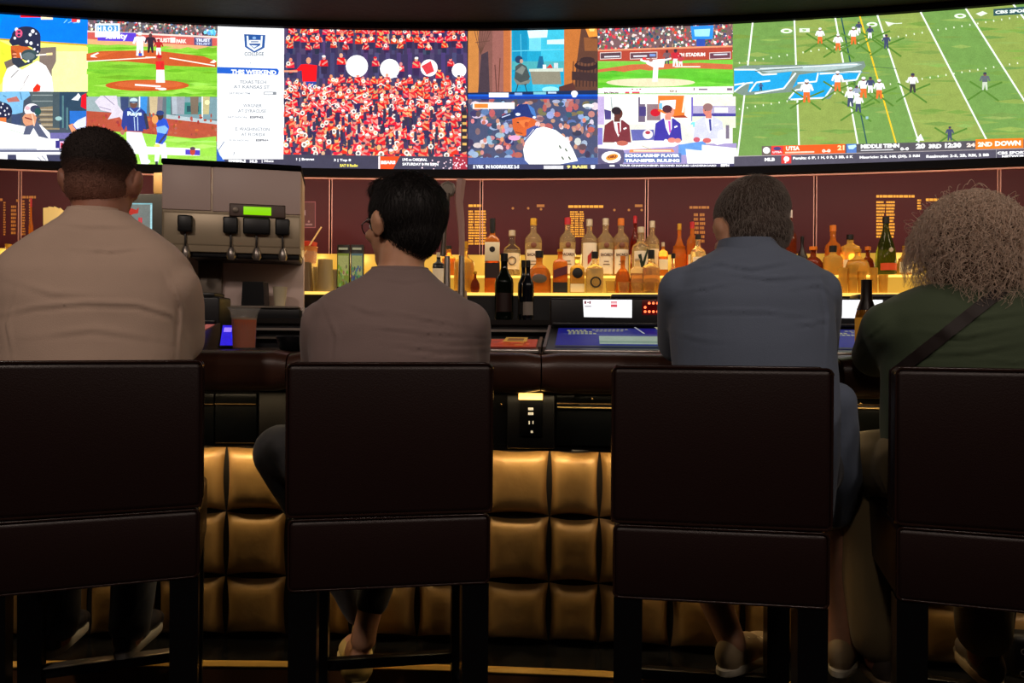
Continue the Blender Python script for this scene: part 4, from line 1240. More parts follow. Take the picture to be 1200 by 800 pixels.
def make_stool(label, loc, rz, plate):
    t = empty('bar_stool', (loc[0], loc[1], 0), rz, label, 'stool', 'dark leather bar stools along the bar')
    H0, H1 = 0.726, 1.067
    # backrest: slightly cushioned panel
    mb = MB(); rings = []
    prof_ = []
    for (y, r_) in ((0.0, 0.0), (0.003, 0.0)):
        pass
    mb.box((0, 0.0375, (H0 + H1) / 2), (0.458, 0.075, H1 - H0), 0.014, 4)
    mb.build('backrest', M['leather'], t, 40)
    # seat block with crowned cushion
    mb = MB()
    mb.box((0, 0.225, 0.640), (0.448, 0.445, 0.158), 0.012, 3)
    mb.box((0, 0.255, 0.712), (0.436, 0.375, 0.032), 0.014, 4)
    mb.build('seat', M['leather'], t, 40)
    # piping round the panel
    def loop(x, y, z0, z1, r_=0.0032):
        m_ = MB()
        pts = []
        rr = 0.012
        cs = [(x - rr, z1 - rr, 0), (-x + rr, z1 - rr, 90), (-x + rr, z0 + rr, 180), (x - rr, z0 + rr, 270)]
        for (cx, cz, a0) in cs:
            for k in range(5):
                a_ = R(a0 + 22.5 * k)
                pts.append((cx + rr * math.cos(a_), y, cz + rr * math.sin(a_)))
        pts.append(pts[0])
        m_.tube(pts, r_, 6, False)
        return m_
    loop(0.2285, 0.004, H0 + 0.002, H1 - 0.001).build('piping', M['piping'], t, 60)
    loop(0.2285, 0.071, H0 + 0.002, H1 - 0.001).build('piping', M['piping'], t, 60)
    loop(0.2235, 0.006, 0.563, 0.720).build('piping', M['piping'], t, 60)
    for (x, z) in ((-0.2285, H1 - 0.012), (0.2285, H1 - 0.012), (-0.2265, H0 + 0.004), (0.2265, H0 + 0.004)):
        m_ = MB()
        m_.lathe([(0.0001, -0.004), (0.004, -0.002), (0.0045, 0.002), (0.002, 0.005), (0.0001, 0.006)], 10, (x, 0.006, z), caps=False)
        m_.build('corner_nail', M['nail'], t, 60)
    for (x, y, w_) in ((-0.193, 0.037, 0.062), (0.193, 0.037, 0.062), (-0.192, 0.358, 0.056), (0.192, 0.358, 0.056)):
        m_ = MB()
        b0, b1 = w_ / 2, w_ / 2 * 0.86
        m_.loft([[Vector((x + sx * b_, y + sy * b_, z)) for sx, sy in ((-1, -1), (1, -1), (1, 1), (-1, 1))] for (z, b_) in ((0.0, b1), (0.3, b0 * .97), (0.562, b0))])
        m_.build('leg', M['black_wood'], t, 30)
    for (c, s_) in (((0, 0.358, 0.245), (0.34, 0.028, 0.028)), ((0, 0.037, 0.14), (0.34, 0.024, 0.03)), ((-0.192, 0.2, 0.175), (0.024, 0.28, 0.03)), ((0.192, 0.2, 0.175), (0.024, 0.28, 0.03))):
        m_ = MB(); m_.box(c, s_, 0.003)
        m_.build('rung', M['black_wood'], t, 30)
    if plate:
        m_ = MB(); m_.box((0, 0.354, 0.2605), (0.325, 0.036, 0.003), 0.001)
        m_.build('foot_plate', M['steel'], t, 30)
    return t


def stool_loc(px, Y):
    return (UV(px, 560)[0] * Y, Y)


S1 = stool_loc(106, 1.655); S2 = stool_loc(458.5, 1.667); S3 = stool_loc(844, 1.583); S4 = stool_loc(1192, 1.545)
make_stool('leftmost dark leather bar stool with the broad man in the beige shirt', S1, R(20), True)
make_stool('dark leather bar stool under the man with glasses', S2, R(9), False)
make_stool('dark leather bar stool under the grey haired man in slate blue', S3, R(-8), False)
make_stool('rightmost dark leather bar stool under the curly haired woman', S4, R(-17), False)

# ---------------------------------------------------------------- things behind the bar


def on_front(px, off, z):
    x = Fx(px, off, 400)
    return Vector((x, Fy(x) + off, z))


CZ = 1.078


def game_machine(cx, hood, label, scr, show_leds=True):
    off = -0.045
    t = empty('game_machine', (cx, Fy(cx) + off, CZ), Fslope(cx), label, 'game machine', 'game machines set into the counter')
    w_ = 0.54
    zt = 0.082 if hood else 0.040
    mb = MB()
    sec = [(0, 0.0), (0, 0.012), (0.35, zt), (0.36, zt), (0.36, 0.0)]
    mb.loft([[Vector((x, y, z)) for (y, z) in sec] for x in (-w_ / 2, w_ / 2)])
    mb.build('housing', M['black_plastic'], t, 20)
    for s_ in (-1, 1):
        mb = MB()
        mb.loft([[Vector((s_ * w_ / 2 + dx, y, z)) for (y, z) in [(0.0, 0.0), (0.0, 0.02), (0.36, 0.010 + zt), (0.36, 0.0)]] for dx in (-0.004, 0.006)])
        mb.build('side_trim', plain('grey trim', (110, 95, 88), 0.4, metal=0.5), t, 20)
    # sloping screen: u 0..1 across, v 0..1 up
    def mp(u, v):
        return (-w_ / 2 + w_ * u, 0.02 + 0.33 * v, 0.0175 + (zt - 0.016) * v)
    f = Feed(mp, None, None, 0.0002, (0, -0.2, 1))
    scr(f)
    f.build('play_screen', M['dim_display'], t)
    mb = MB()
    mb.box((0, -0.008, 0.006), (w_, 0.014, 0.010), 0.003)
    mb.build('front_rail', M['steel'], t, 30)
    if hood:
        mb = MB()
        xs = [-w_ / 2, -w_ / 2 + 0.02, 0.02, 0.10, 0.12, w_ / 2]
        mb.box((0, 0.43, 0.10), (w_, 0.13, 0.178), 0.008, 3)
        mb.box((w_ * 0.18, 0.44, 0.195), (w_ * 0.55, 0.11, 0.02), 0.006, 2)
        mb.box((0, 0.36, 0.096), (w_ * .96, 0.02, 0.012), 0.003, 2)
        mb.build('hood', M['black_plastic'], t, 30)
        def mp2(u, v):
            return (u, 0.3645, v)
        if hood == 'blank':
            return t
        f = Feed(mp2, None, None, 0.0003)
        x0, x1 = -w_ / 2 + 0.118, -w_ / 2 + 0.292
        f.poly([(x0 + .004, 0.122), (x1, 0.120), (x1, 0.184), (x0, 0.184)], (250, 250, 252))
        def q(u0, v0, u1, v1, c):
            f.poly([(x0 + u0 * (x1 - x0), .184 - v0 * .062), (x0 + u1 * (x1 - x0), .184 - v0 * .062), (x0 + u1 * (x1 - x0), .184 - v1 * .062), (x0 + u0 * (x1 - x0), .184 - v1 * .062)], c)
        q(.03, .08, .07, .24, (120, 50, 60)); q(.09, .12, .12, .2, (120, 60, 60)); q(.13, .08, .16, .24, (120, 50, 60)); q(.04, .34, .17, .42, (170, 160, 165))
        q(.57, .1, .7, .18, (210, 110, 120)); q(.57, .28, .7, .42, (205, 60, 80)); q(.57, .2, .7, .26, (235, 180, 185))
        f.build('top_display', M['display'], t, 'bright white display')
        f = Feed(mp2, None, None, 0.0003)
        for r_ in range(3):
            for k in range(14):
                if r_ == 1 and k not in (0, 8):
                    continue
                f.ell(-w_ / 2 + 0.338 + k * 0.0145, 0.172 - r_ * 0.015, 0.0048, 0.0048, (255, 105, 60), 8)
        f.build('red_digits', M['led'], t, 'red dotted digits')
        m_ = MB(); m_.box((-w_ / 2 + 0.43, 0.366, 0.157), (0.205, 0.004, 0.055), 0.001)
        m_.build('digit_window', plain('red smoked window', (90, 8, 10), 0.25, emit=rgb(150, 8, 8), estr=0.06), t, 30)
    return t


def scr_blue(f):
    f.rect(0.06, 0.04, 0.98, 0.97, (22, 28, 150))
    f.rect(0.06, 0.04, 0.98, 0.10, (60, 60, 60))
    for (x0, x1, y0, y1) in ((.12, .24, .80, .86), (.13, .27, .70, .76), (.13, .30, .60, .65), (.28, .50, .80, .84), (.30, .48, .70, .73)):
        x = x0
        while x < x1:
            f.rect(x, y0, x + .018, y1, (205, 205, 150))
            x += .026
    f.line(.10, .55, .98, .50, .012, (90, 130, 200))
    f.line(.555, .92, .60, .58, .012, (225, 230, 235))
    for x in (.68, .82):
        f.poly([(x, .93), (x + .05, .93), (x + .055, .55), (x + .03, .55)], (215, 215, 170))
    f.poly([(.94, .93), (1.0, .93), (1.0, .55), (.98, .55)], (225, 120, 110))
    f.rect(.32, .06, .84, .44, (190, 215, 195)); f.rect(.32, .12, .84, .2, (150, 185, 165)); f.rect(.84, .06, .98, .44, (225, 165, 110))
    for k in range(6):
        f.ell(.87 + k * .02, .2, .007, .05, (255, 190, 90), 8)


def scr_red(f):
    f.rect(0.04, 0.04, 0.98, 0.97, (205, 70, 44))
    r2 = random.Random(5)
    for k in range(60):
        x, y = r2.uniform(.05, .92), r2.uniform(.05, .85)
        f.rect(x, y, x + r2.uniform(.02, .06), y + r2.uniform(.04, .12), jit(r2.choice([(240, 110, 60), (180, 60, 50), (236, 160, 70), (120, 50, 50), (250, 90, 50)]), 10))
    for x in (.78, .42):
        f.rect(x, .2, x + .14, .75, (235, 170, 60)); f.rect(x + .02, .3, x + .12, .62, (150, 90, 30))


game_machine(0.368, True, 'blue lit game machine with white display between the middle two men', scr_blue)
game_machine(-0.185, False, 'flat game machine with orange red screen beside the man with glasses', scr_red)
game_machine(1.18, True, 'game machine half hidden between the two people on the right', scr_blue)
game_machine(-1.325, 'blank', 'game machine beside the broad man in beige with a dark hood', scr_blue)

# beer in a plastic cup
p = on_front(286, 0.12, CZ + 0.001)
t = empty('beer_cup', p, 0, 'clear flared plastic cup of amber beer on the counter', 'cup')
mb = MB(); mb.lathe([(0.036, 0), (0.0375, 0.004), (0.041, 0.10), (0.0455, 0.125), (0.0555, 0.143), (0.0545, 0.143), (0.044, 0.124), (0.0395, 0.10), (0.036, 0.006)], 36, caps=True)
mb.build('cup', M['clear_plastic'], t, 60)
mb = MB(); mb.lathe([(0.0355, 0.007), (0.0392, 0.09), (0.0398, 0.1)], 30)
mb.build('beer', material('amber beer', rgb(240, 108, 36), 0.3, trans=0.0, ior=1.33), t, 60)
mb = MB(); mb.lathe([(0.0398, 0.1), (0.0402, 0.106), (0.03, 0.107)], 30)
mb.build('foam', plain('beer foam', (215, 170, 130), 0.8), t, 60)
# water glass and black bowl beside the man with glasses
p = on_front(356, 0.10, CZ + 0.001)
t = empty('water_glass', p + Vector((0, .12, 0)), 0, 'clear drinking glass behind the elbow of the man with glasses', 'glass')
mb = MB(); mb.lathe([(0.032, 0), (0.034, 0.004), (0.040, 0.145), (0.038, 0.145), (0.031, 0.01)], 28)
mb.build('glass', M['clear'], t, 60)
mb = MB(); mb.lathe([(0.0305, 0.011), (0.0345, 0.075)], 28)
mb.build('drink', plain('pale drink', (190, 150, 110), 0.1, trans=0.6), t, 60)
p = on_front(344, -0.02, CZ + 0.001)
mb = MB(); mb.lathe([(0.03, 0), (0.042, 0.004), (0.055, 0.045), (0.052, 0.047), (0.038, 0.01)], 28)
o = mb.build('bowl', M['black_plastic'], None, 60); o.location = p
tag(o, 'small black bowl at the elbow of the man with glasses', 'bowl')
# phone with a blue lit screen behind the beer
p = on_front(269, 0.22, CZ + 0.001)
t = empty('phone', p, R(12), 'phone with a glowing blue screen behind the beer cup', 'phone')
mb = MB(); mb.box((0, 0, 0.055), (0.075, 0.01, 0.10), 0.004, 3, Matrix.Rotation(R(-38), 4, 'X'))
mb.build('body', M['black_plastic'], t, 30)
f = Feed(lambda u, v: tuple(Matrix.Rotation(R(-38), 3, 'X') @ Vector((u, -0.0062, v))), None, None, 0.0002)
f.rect(-.032, .010, .032, .10, (44, 30, 200)); f.rect(-.026, .07, .0, .09, (150, 120, 250)); f.rect(.0, .04, .026, .06, (30, 40, 230))
f.build('phone_screen', M['display'], t)

# soda dispenser
Ys = 3.12
pl, pr = P(195, 250, Ys), P(350.5, 250, Ys)
cx, wd = (pl.x + pr.x) / 2, pr.x - pl.x
DR = R(13)
zs = lambda y: P(272, y, Ys).z
t = empty('soda_dispenser', (cx, Ys, 1.196), DR, 'tall taupe soda dispenser with black valves and a green display', 'drink dispenser')


def sbox(name, x0, x1, y0, y1, yy0, yy1, mat, r=0.004, parent=t, seg=3):
    """photo columns x, rows y, depth yy behind the dispenser's front"""
    a_, b_ = P(x0, y0, Ys).x - cx, P(x1, y0, Ys).x - cx
    zt, zb = zs(y0) - 1.196, zs(y1) - 1.196
    mb_ = MB(); mb_.box(((a_ + b_) / 2, (yy0 + yy1) / 2, (zt + zb) / 2), (b_ - a_, yy1 - yy0, zt - zb), r, seg)
    return mb_.build(name, mat, parent, 35)


sbox('top_cover', 195, 350.5, 189.5, 196, -0.005, 0.34, M['bezel'], 0.008)
sbox('head', 196, 350, 196.5, 296, 0.006, 0.32, M['warm_lower'])
sbox('front_panel', 196, 249, 196.5, 248, 0.0, 0.02, M['warm_panel'], 0.005)
sbox('front_panel', 250.5, 349.5, 196.5, 248.5, 0.0, 0.02, M['warm_panel'], 0.005)
sbox('lower_shroud', 196, 350, 249.5, 289, 0.002, 0.03, M['warm_lower'], 0.01)
sbox('underside', 224, 348, 292, 302, 0.02, 0.3, M['black_plastic'], 0.006)
sbox('control_strip', 269.5, 331.5, 239, 253, -0.006, 0.01, plain('strip taupe', (112, 92, 84), 0.45), 0.003)
sbox('strip_rim', 269, 332, 238.2, 253.8, -0.003, 0.008, plain('strip rim', (58, 40, 36), 0.45), 0.003)
sbox('green_display', 285, 316, 241.5, 251, -0.009, 0.0, M['green_display'], 0.001)
mb = MB(); mb.lathe([(0.012, 0), (0.012, 0.006), (0.008, 0.007)], 20, mtx=Matrix.Translation((P(276, 246, Ys).x - cx, -0.004, zs(246) - 1.196)) @ Matrix.Rotation(R(90), 4, 'X'))
mb.build('key_lock', M['steel_dim'], t, 35)
for (x0, x1, xc) in ((214, 229.5, 221.5), (263, 279, 271), (285, 315, 299.5), (321, 337, 329)):
    sbox('valve_cover', x0, x1, 255, 274, -0.03, 0.0, M['black_plastic'], 0.006)
    sbox('lever', xc - 1, xc + 1, 274, 290, -0.012, -0.006, plain('lever dark', (40, 32, 28), 0.4), 0.001)
    c = P(xc, 297, Ys)
    mb = MB(); mb.lathe([(0.012, -0.026), (0.02, -0.012), (0.016, 0.01), (0.009, 0.03), (0.006, 0.034)], 18, (c.x - cx, 0.0, c.z - 1.196))
    mb.build('nozzle', M['steel'], t, 60)
sbox('splash_panel', 205, 350, 290, 372, 0.25, 0.32, M['warm_panel'], 0.004)
sbox('side_column', 224, 252, 300, 372, 0.22, 0.28, M['steel_dim'], 0.004)
sbox('drip_shelf', 250, 346, 357, 360, 0.06, 0.27, M['steel_dim'], 0.002)
sbox('base', 240, 348, 361, 373, 0.04, 0.27, M['black_plastic'], 0.004)
# black box and white cup on its shelf
zz = zs(357) + 0.0008
mb = MB()
b_ = P(299, 356, Ys + .14)
mb.loft([[Vector((sx * w_, sy * .035, z)) for sx, sy in ((-1, -1), (1, -1), (1, 1), (-1, 1))] for (z, w_) in ((0, .05), (.012, .05), (.105, .045))])
o = mb.build('cup_caddy', M['black_plastic'], None, 20); o.location = Vector((cx, Ys, zz)) + Matrix.Rotation(DR, 3, 'Z') @ Vector((b_.x - cx + .03, .14, 0)); tag(o, 'black tapered box on the shelf of the soda dispenser', 'box')
b_ = P(326.5, 356, Ys + .14)
mb = MB(); mb.lathe([(0.022, 0), (0.023, 0.003), (0.031, 0.085), (0.0325, 0.087), (0.029, 0.085), (0.021, 0.006)], 26)
o = mb.build('paper_cup', M['cream'], None, 60); o.location = Vector((cx, Ys, zz)) + Matrix.Rotation(DR, 3, 'Z') @ Vector((b_.x - cx + .03, .14, 0)); tag(o, 'white paper cup on the shelf of the soda dispenser', 'cup')

# grey cooler with a lit sign, beige bracket box
b_ = P(168, 250, 3.40)
t = empty('drink_cooler', (b_.x, 3.40, 1.196), 0, 'grey drink cooler with a lit white sign beside the soda dispenser', 'cooler')
xx = lambda px: P(px, 250, 3.40).x - b_.x
zz_ = lambda y: P(168, y, 3.40).z - 1.196
mb = MB()
mb.box(((xx(136) + xx(190)) / 2, 0.05, zz_(300) / 2 + zz_(227) / 2 - .05), (xx(190) - xx(136), 0.1, zz_(227) - zz_(300) + .1), 0.005)
mb.build('body', plain('grey door', (84, 86, 84), 0.5), t, 30)
mb = MB(); mb.box((xx(193), 0.02, (zz_(236) + 0) / 2), (0.016, 0.03, zz_(230)), 0.003)
mb.build('gold_post', plain('brass post', (200, 170, 110), 0.4, metal=.5), t, 30)
f = Feed(lambda px, py: (xx(px), -0.001, zz_(py)), None, None, 0.0003)
f.rect(140, 238, 178.5, 279, (150, 215, 225)); f.rect(140, 239.5, 176.5, 277, (130, 138, 134)); f.rect(176.3, 240, 178.5, 278, (190, 245, 255))
f.ell(147, 248, 5, 6, (240, 180, 20), 14); f.poly([(150, 247), (154, 244), (160, 246), (163, 243), (162, 250), (156, 251), (151, 254)], (205, 50, 40)); f.text('Red Bull', 130, 268, 37, 13, (225, 60, 70), .05)
f.build('lit_sign', screen_material('sign light', 0.8), t, 'lit sign with red lettering and a yellow disc')
b_ = P(189, 216, 3.5)
mb = MB(); mb.box((0, 0, 0), (0.05, 0.06, 0.10), 0.006)
mb.box((0.0, 0.15, 0.0), (0.03, 0.26, 0.05), 0.004)
o = mb.build('sensor_box', plain('beige box', (190, 150, 90), 0.5), None, 30); o.location = b_; tag(o, 'beige box mounted high left of the soda dispenser', 'box')

# ---------------------------------------------------------------- bottles
def shoulder(kind, h, r):
    if kind == 'rum':
        return [(r * .9, 0), (r, .006), (r, h * .60), (r * .96, h * .66), (r * .7, h * .71), (r * .36, h * .76), (r * .33, h * .9), (r * .36, h * .905), (r * .36, h)]
    if kind == 'wine':
        return [(r * .9, 0), (r, .008), (r, h * .55), (r * .93, h * .62), (r * .55, h * .70), (r * .36, h * .78), (r * .33, h * .97), (r * .38, h * .975), (r * .38, h)]
    if kind == 'champagne':
        return [(r * .8, 0), (r, .01), (r, h * .25), (r * .93, h * .40), (r * .7, h * .56), (r * .42, h * .70), (r * .28, h * .82), (r * .26, h * .97), (r * .3, h)]
    if kind == 'decanter':
        return [(r * .85, 0), (r, .008), (r, h * .55), (r * .92, h * .62), (r * .5, h * .68), (r * .34, h * .74), (r * .36, h * .88), (r * .45, h * .9), (r * .45, h)]
    if kind == 'flask':
        return [(r * .8, 0), (r, .01), (r * 1.0, h * .3), (r * .86, h * .5), (r * .4, h * .66), (r * .25, h * .74), (r * .25, h * .88), (r * .3, h * .9), (r * .3, h)]
    if kind == 'round':
        return [(r * .55, 0), (r * .85, h * .06), (r, h * .22), (r * .92, h * .42), (r * .6, h * .58), (r * .28, h * .66), (r * .26, h * .86), (r * .32, h * .88), (r * .32, h)]
    if kind == 'arch':
        return [(r * .96, 0), (r, .005), (r, h * .34), (r * .94, h * .46), (r * .8, h * .55), (r * .55, h * .63), (r * .3, h * .68), (r * .27, h * .8), (r * .3, h * .82), (r * .3, h)]
    if kind == 'square':
        return [(r * .95, 0), (r, .006), (r, h * .66), (r * .9, h * .72), (r * .4, h * .77), (r * .33, h * .8), (r * .33, h * .93), (r * .36, h * .94), (r * .36, h)]
    return [(r * .9, 0), (r, .006), (r, h * .5), (r * .4, h * .75), (r * .33, h)]


def bottle(px, ytop, tier, wpx, kind, glass, liquid, cap, label_, desc, lab=None, fill=.58, capfrac=.12, sq=None, depth=.62, off=None, extra=None, group='spirit bottles on the glowing tiers', name='bottle', cat='bottle'):
    if tier == 2:
        off_, zb = (-0.20 if off is None else off), T2
    elif tier == 1:
        off_, zb = (-0.375 if off is None else off), T1
    else:
        off_, zb = (-0.93 if off is None else off), 1.195
    x = Wx(px, off_, 300)
    Y = Wy(x) + off_
    h = P(px, ytop, Y).z - zb
    r = wpx / F * Y / 2
    t_ = empty(name, (x, Y, zb + .0006), 0, desc, cat, group)
    squared = kind == 'square'
    pr_ = shoulder(kind, h, r)
    sqv = .35 if squared else (sq or 1.0)
    sy = depth if (squared or kind in ('flask', 'round', 'arch')) else 1.0
    k_ = len(pr_)
    body = [(a_, z_) for (a_, z_) in pr_ if z_ <= h * (1 - capfrac) + 1e-6]
    top_r = body[-1][0]
    body.append((top_r, h * (1 - capfrac * .9)))
    mb_ = MB(); mb_.lathe(body, 20, sx=1, sy=sy, sq=sqv)
    mb_.build('glass', glass, t_, 50)
    mb_ = MB(); mb_.lathe([(top_r * 1.12, h * (1 - capfrac)), (top_r * 1.12, h * .995), (top_r * .9, h)], 16, sq=1)
    mb_.build('cap', cap, t_, 50)
    if liquid is not None:
        lq = [(a_ * .93, max(.004, z_)) for (a_, z_) in pr_ if z_ <= h * fill]
        lq.append((lq[-1][0], h * fill))
        mb_ = MB(); mb_.lathe(lq, 16, sy=sy, sq=sqv)
        mb_.build('liquid', liquid, t_, 50)
    if label_ is not None:
        z0, z1 = (lab or (.12, .5))
        n = 9
        vs, fs = [], []
        for j in range(2):
            for i in range(n):
                a_ = -math.pi / 2 + (i / (n - 1) - .5) * 1.9
                ca, sa = math.cos(a_), math.sin(a_)
                if sqv != 1:
                    ca = math.copysign(abs(ca) ** sqv, ca); sa = math.copysign(abs(sa) ** sqv, sa)
                rr = r * 1.03
                vs.append((rr * ca, rr * sy * sa - .0004, h * (z0 if j == 0 else z1)))
        for i in range(n - 1):
            fs.append((i, i + 1, n + i + 1, n + i))
        mb_ = MB(); mb_.add(vs, fs); mb_.build('label', label_, t_, 60)
    if extra:
        extra(t_, h, r, r * sy)
    return t_


def disc(z, rr, mat, ring=None, dz=1.0):
    def fn(t_, h, r, ry):
        mb_ = MB()
        T_ = Matrix.Translation((0, -ry * 1.06 - .001, h * z)) @ Matrix.Rotation(R(90), 4, 'X')
        prof_ = [(r * rr, 0), (r * rr, .0015), (r * rr * .96, .002)] if ring is None else [(r * rr * ring, 0), (r * rr * ring, .003), (r * rr, .003), (r * rr, 0)]
        mb_.lathe(prof_, 18, mtx=T_, sy=dz, caps=ring is None)
        mb_.build('emblem', mat, t_, 50)
    return fn


def rum_text(t_, h, r, ry):
    disc(.53, .34, plain('bat emblem', (120, 70, 50), .5))(t_, h, r, ry)
    f_ = Feed(lambda u, v: (u * r, -ry * 1.035 - .0012, v * h), None, None, .0002)
    f_.text('BACARDI', -.72, .345, 1.44, -.05, (70, 40, 34), .03)
    f_.rect(-.3, .25, .3, .262, (140, 100, 80)); f_.rect(-.4, .2, .4, .212, (140, 100, 80))
    f_.build('label_print', plain('label ink', (80, 44, 36), .6), t_)


def vmark(t_, h, r, ry):
    mb_ = MB()
    y = -ry * 1.07
    mb_.prism([(-r * .5, y, h * .42), (-r * .15, y, h * .44), (r * .02, y, h * .28), (r * .55, y, h * .56), (r * .62, y, h * .5), (r * .1, y, h * .14), (-r * .1, y, h * .14)], (0, -.002, 0))
    mb_.build('emblem', plain('dark green mark', (28, 44, 24), .5), t_, 30)


def stripe(z0, z1, mat, w_=.9):
    def fn(t_, h, r, ry):
        mb_ = MB()
        y = -ry * 1.08
        mb_.prism([(-r * w_, y, h * z0), (r * w_, y, h * (z0 + .1)), (r * w_, y, h * z1), (-r * w_, y, h * (z1 - .1))], (0, -.0015, 0))
        mb_.build('emblem', mat, t_, 30)
    return fn


def bourbon(t_, h, r, ry):
    mb_ = MB(); mb_.box((0, -ry * 1.04, h * .55), (r * 1.9, .002, h * .25), .0005)
    mb_.build('upper_label', M['cream'], t_, 30)
    mb_ = MB(); mb_.lathe([(r * .38, 0), (r * .38, .001), (.001, .0015)], 9, mtx=Matrix.Translation((0, -ry * 1.04 - .001, h * .58)) @ Matrix.Rotation(R(90), 4, 'X'))
    mb_.build('emblem', plain('dark emblem', (30, 22, 20), .5), t_, 30)


G_clear = glassy('clear', (250, 226, 172), .08, .82)
G_amber = glassy('amber', (232, 150, 60), trans=.6)
G_orange = glassy('orange', (240, 140, 56), trans=.6)
G_brown = glassy('brown', (140, 60, 34), trans=.6)
G_green = glassy('green', (74, 84, 26), trans=.75)
G_dark = glassy('black green', (14, 22, 18), trans=.3)
G_gold = glassy('gold', (242, 200, 96), trans=.6)
L_amber = material('amber liquor', rgb(226, 128, 44), .1, trans=.6, ior=1.33)
L_gold = material('gold liquor', rgb(232, 172, 60), .1, trans=.7, ior=1.33)
L_pale = material('pale liquor', rgb(240, 228, 185), .1, trans=.5, ior=1.33)
K_black = plain('black cap', (18, 16, 16), .4)
K_gold = plain('gold cap', (214, 160, 50), .35, metal=.5)
K_red = plain('crimson cap', (190, 34, 44), .4)
K_silver = plain('silver cap', (205, 190, 165), .4, metal=.4)
K_orange = plain('orange cap', (220, 120, 30), .4)
LB_w = M['cream']
LB_white = plain('white label', (240, 228, 205), .6)
LB_dark = M['dark_label']
LB_grey = plain('grey label', (92, 84, 76), .6)
LB_black = plain('black label', (26, 24, 26), .5)
LB_purple = plain('plum label', (96, 36, 48), .5)
LB_redt = plain('red label mark', (176, 44, 34), .5)
B_ = bottle
B_(577, 256, 1, 18, 'square', G_orange, L_amber, K_black, LB_dark, 'tall square bourbon bottle with black neck and cream and dark label', (.2, .40), extra=bourbon, depth=.8, capfrac=.2)
B_(600, 270, 2, 20, 'decanter', glassy('smoky', (205, 190, 170)), L_pale, K_silver, LB_w, 'pale frosted decanter with silver stopper left of the gold capped bottle', (.15, .5), extra=disc(.33, .5, LB_grey, .8))
B_(625, 256, 2, 20, 'rum', G_clear, L_pale, K_gold, LB_white, 'clear rum bottle with gold cap behind the arched whiskey', (.05, .46), extra=rum_text)
B_(632, 294, 1, 28, 'arch', G_amber, L_amber, K_black, None, 'wide arched amber bottle with grey oval label and black cap', extra=disc(.34, .62, LB_grey, dz=.6), capfrac=.16, depth=.5)
B_(665, 255, 2, 19, 'rum', G_clear, L_pale, K_red, LB_white, 'clear rum bottle with crimson cap', (.05, .46), extra=rum_text)
B_(656.5, 292, 1, 17.5, 'square', G_orange, L_amber, K_gold, LB_black, 'square orange whisky bottle with plum slanting label', (.02, .25), extra=stripe(.34, .62, LB_purple), capfrac=.06)
B_(676.5, 301, 1, 17, 'square', G_gold, L_gold, K_gold, LB_w, 'square yellow bottle with black round emblem', (.04, .26), extra=disc(.55, .72, LB_black), capfrac=.06)
B_(690.5, 257, 2, 19, 'rum', G_clear, L_pale, K_silver, LB_white, 'clear vodka bottle with silver cap and red marks behind the horseshoe bottle', (.08, .58), extra=stripe(.2, .45, LB_redt, .3))
B_(697, 295, 1, 21, 'decanter', G_clear, L_pale, K_black, None, 'clear bottle with dark horseshoe emblem and black cap in the front row', extra=disc(.26, .62, LB_black, .72), capfrac=.16)
B_(709.5, 256, 2, 19, 'rum', G_clear, L_pale, K_silver, LB_white, 'clear rum bottle with pale gold cap and plain cream label', (.05, .46), extra=rum_text)
B_(727.5, 256, 2, 19, 'rum', G_clear, L_gold, K_orange, LB_white, 'clear rum bottle with orange cap and cream label', (.05, .46), extra=rum_text)
B_(730, 300, 1, 18, 'arch', G_orange, L_amber, K_orange, None, 'short orange flask low beneath the orange capped rum', depth=.6)
B_(744, 253, 2, 11, 'wine', glassy('rose', (170, 60, 40), trans=.8), L_amber, K_red, None, 'slim reddish bottle in the back row near the wall joint', off=-.15)
B_(751, 266, 2, 21, 'decanter', G_clear, L_pale, K_silver, LB_white, 'squat clear bottle with dark check mark on white label', (.03, .5), extra=vmark, off=-.24)
B_(764, 259, 2, 17, 'rum', G_clear, L_pale, K_silver, LB_w, 'ribbed clear bottle with pale cap right of the wall joint', (.2, .5), off=-.15)
B_(763, 293, 1, 21, 'decanter', G_clear, L_gold, K_black, None, 'clear crystal decanter with black stopper in the front row', off=-.375, capfrac=.2)
B_(747, 303, 1, 16, 'square', G_clear, L_gold, K_silver, None, 'small clear square bottle left of the crystal decanter', off=-.375, capfrac=.05)
B_(777, 284, 2, 11, 'square', G_amber, L_amber, K_silver, LB_w, 'narrow amber bottle half behind the slate blue shoulder', (.2, .5), off=-.24)
B_(789, 297, 1, 14, 'round', G_clear, L_gold, K_black, None, 'round clear bottle with black cap touching the slate blue shoulder', depth=.8)
B_(796, 262, 2, 18, 'flask', G_orange, L_amber, K_gold, None, 'glowing orange bottle left of the grey haired head', extra=stripe(.2, .3, LB_w, .7))
B_(811, 260, 2, 13, 'rum', G_orange, L_amber, K_red, LB_w, 'orange bottle with red cap beside the grey haired head', (.2, .4))
B_(818, 275, 2, 17, 'decanter', G_clear, L_pale, K_black, LB_white, 'pale bottle with black cap nearest the grey haired head', (.1, .45), off=-.26)
B_(925, 246, 2, 16, 'wine', G_brown, None, plain('black and white cap', (210, 200, 200), .4), None, 'tall dark bottle just right of the grey haired head')
B_(940, 277, 2, 15, 'flask', plain('black bottle', (26, 18, 18), .3), None, K_black, None, 'small black bottle beside the tall dark one', off=-.14)
B_(953, 289, 2, 25, 'round', G_brown, L_amber, K_orange, LB_w, 'squat round brown bottle with amber cap', (.05, .2), depth=.6, off=-.26)
B_(976, 264, 2, 18, 'decanter', G_orange, L_amber, K_orange, LB_w, 'orange bottle with orange cap behind the black capped one', (.1, .3), off=-.15)
B_(976, 288, 2, 22, 'decanter', G_gold, L_gold, K_black, None, 'gold bottle with black cap in front of the orange capped one', off=-.27, capfrac=.22)
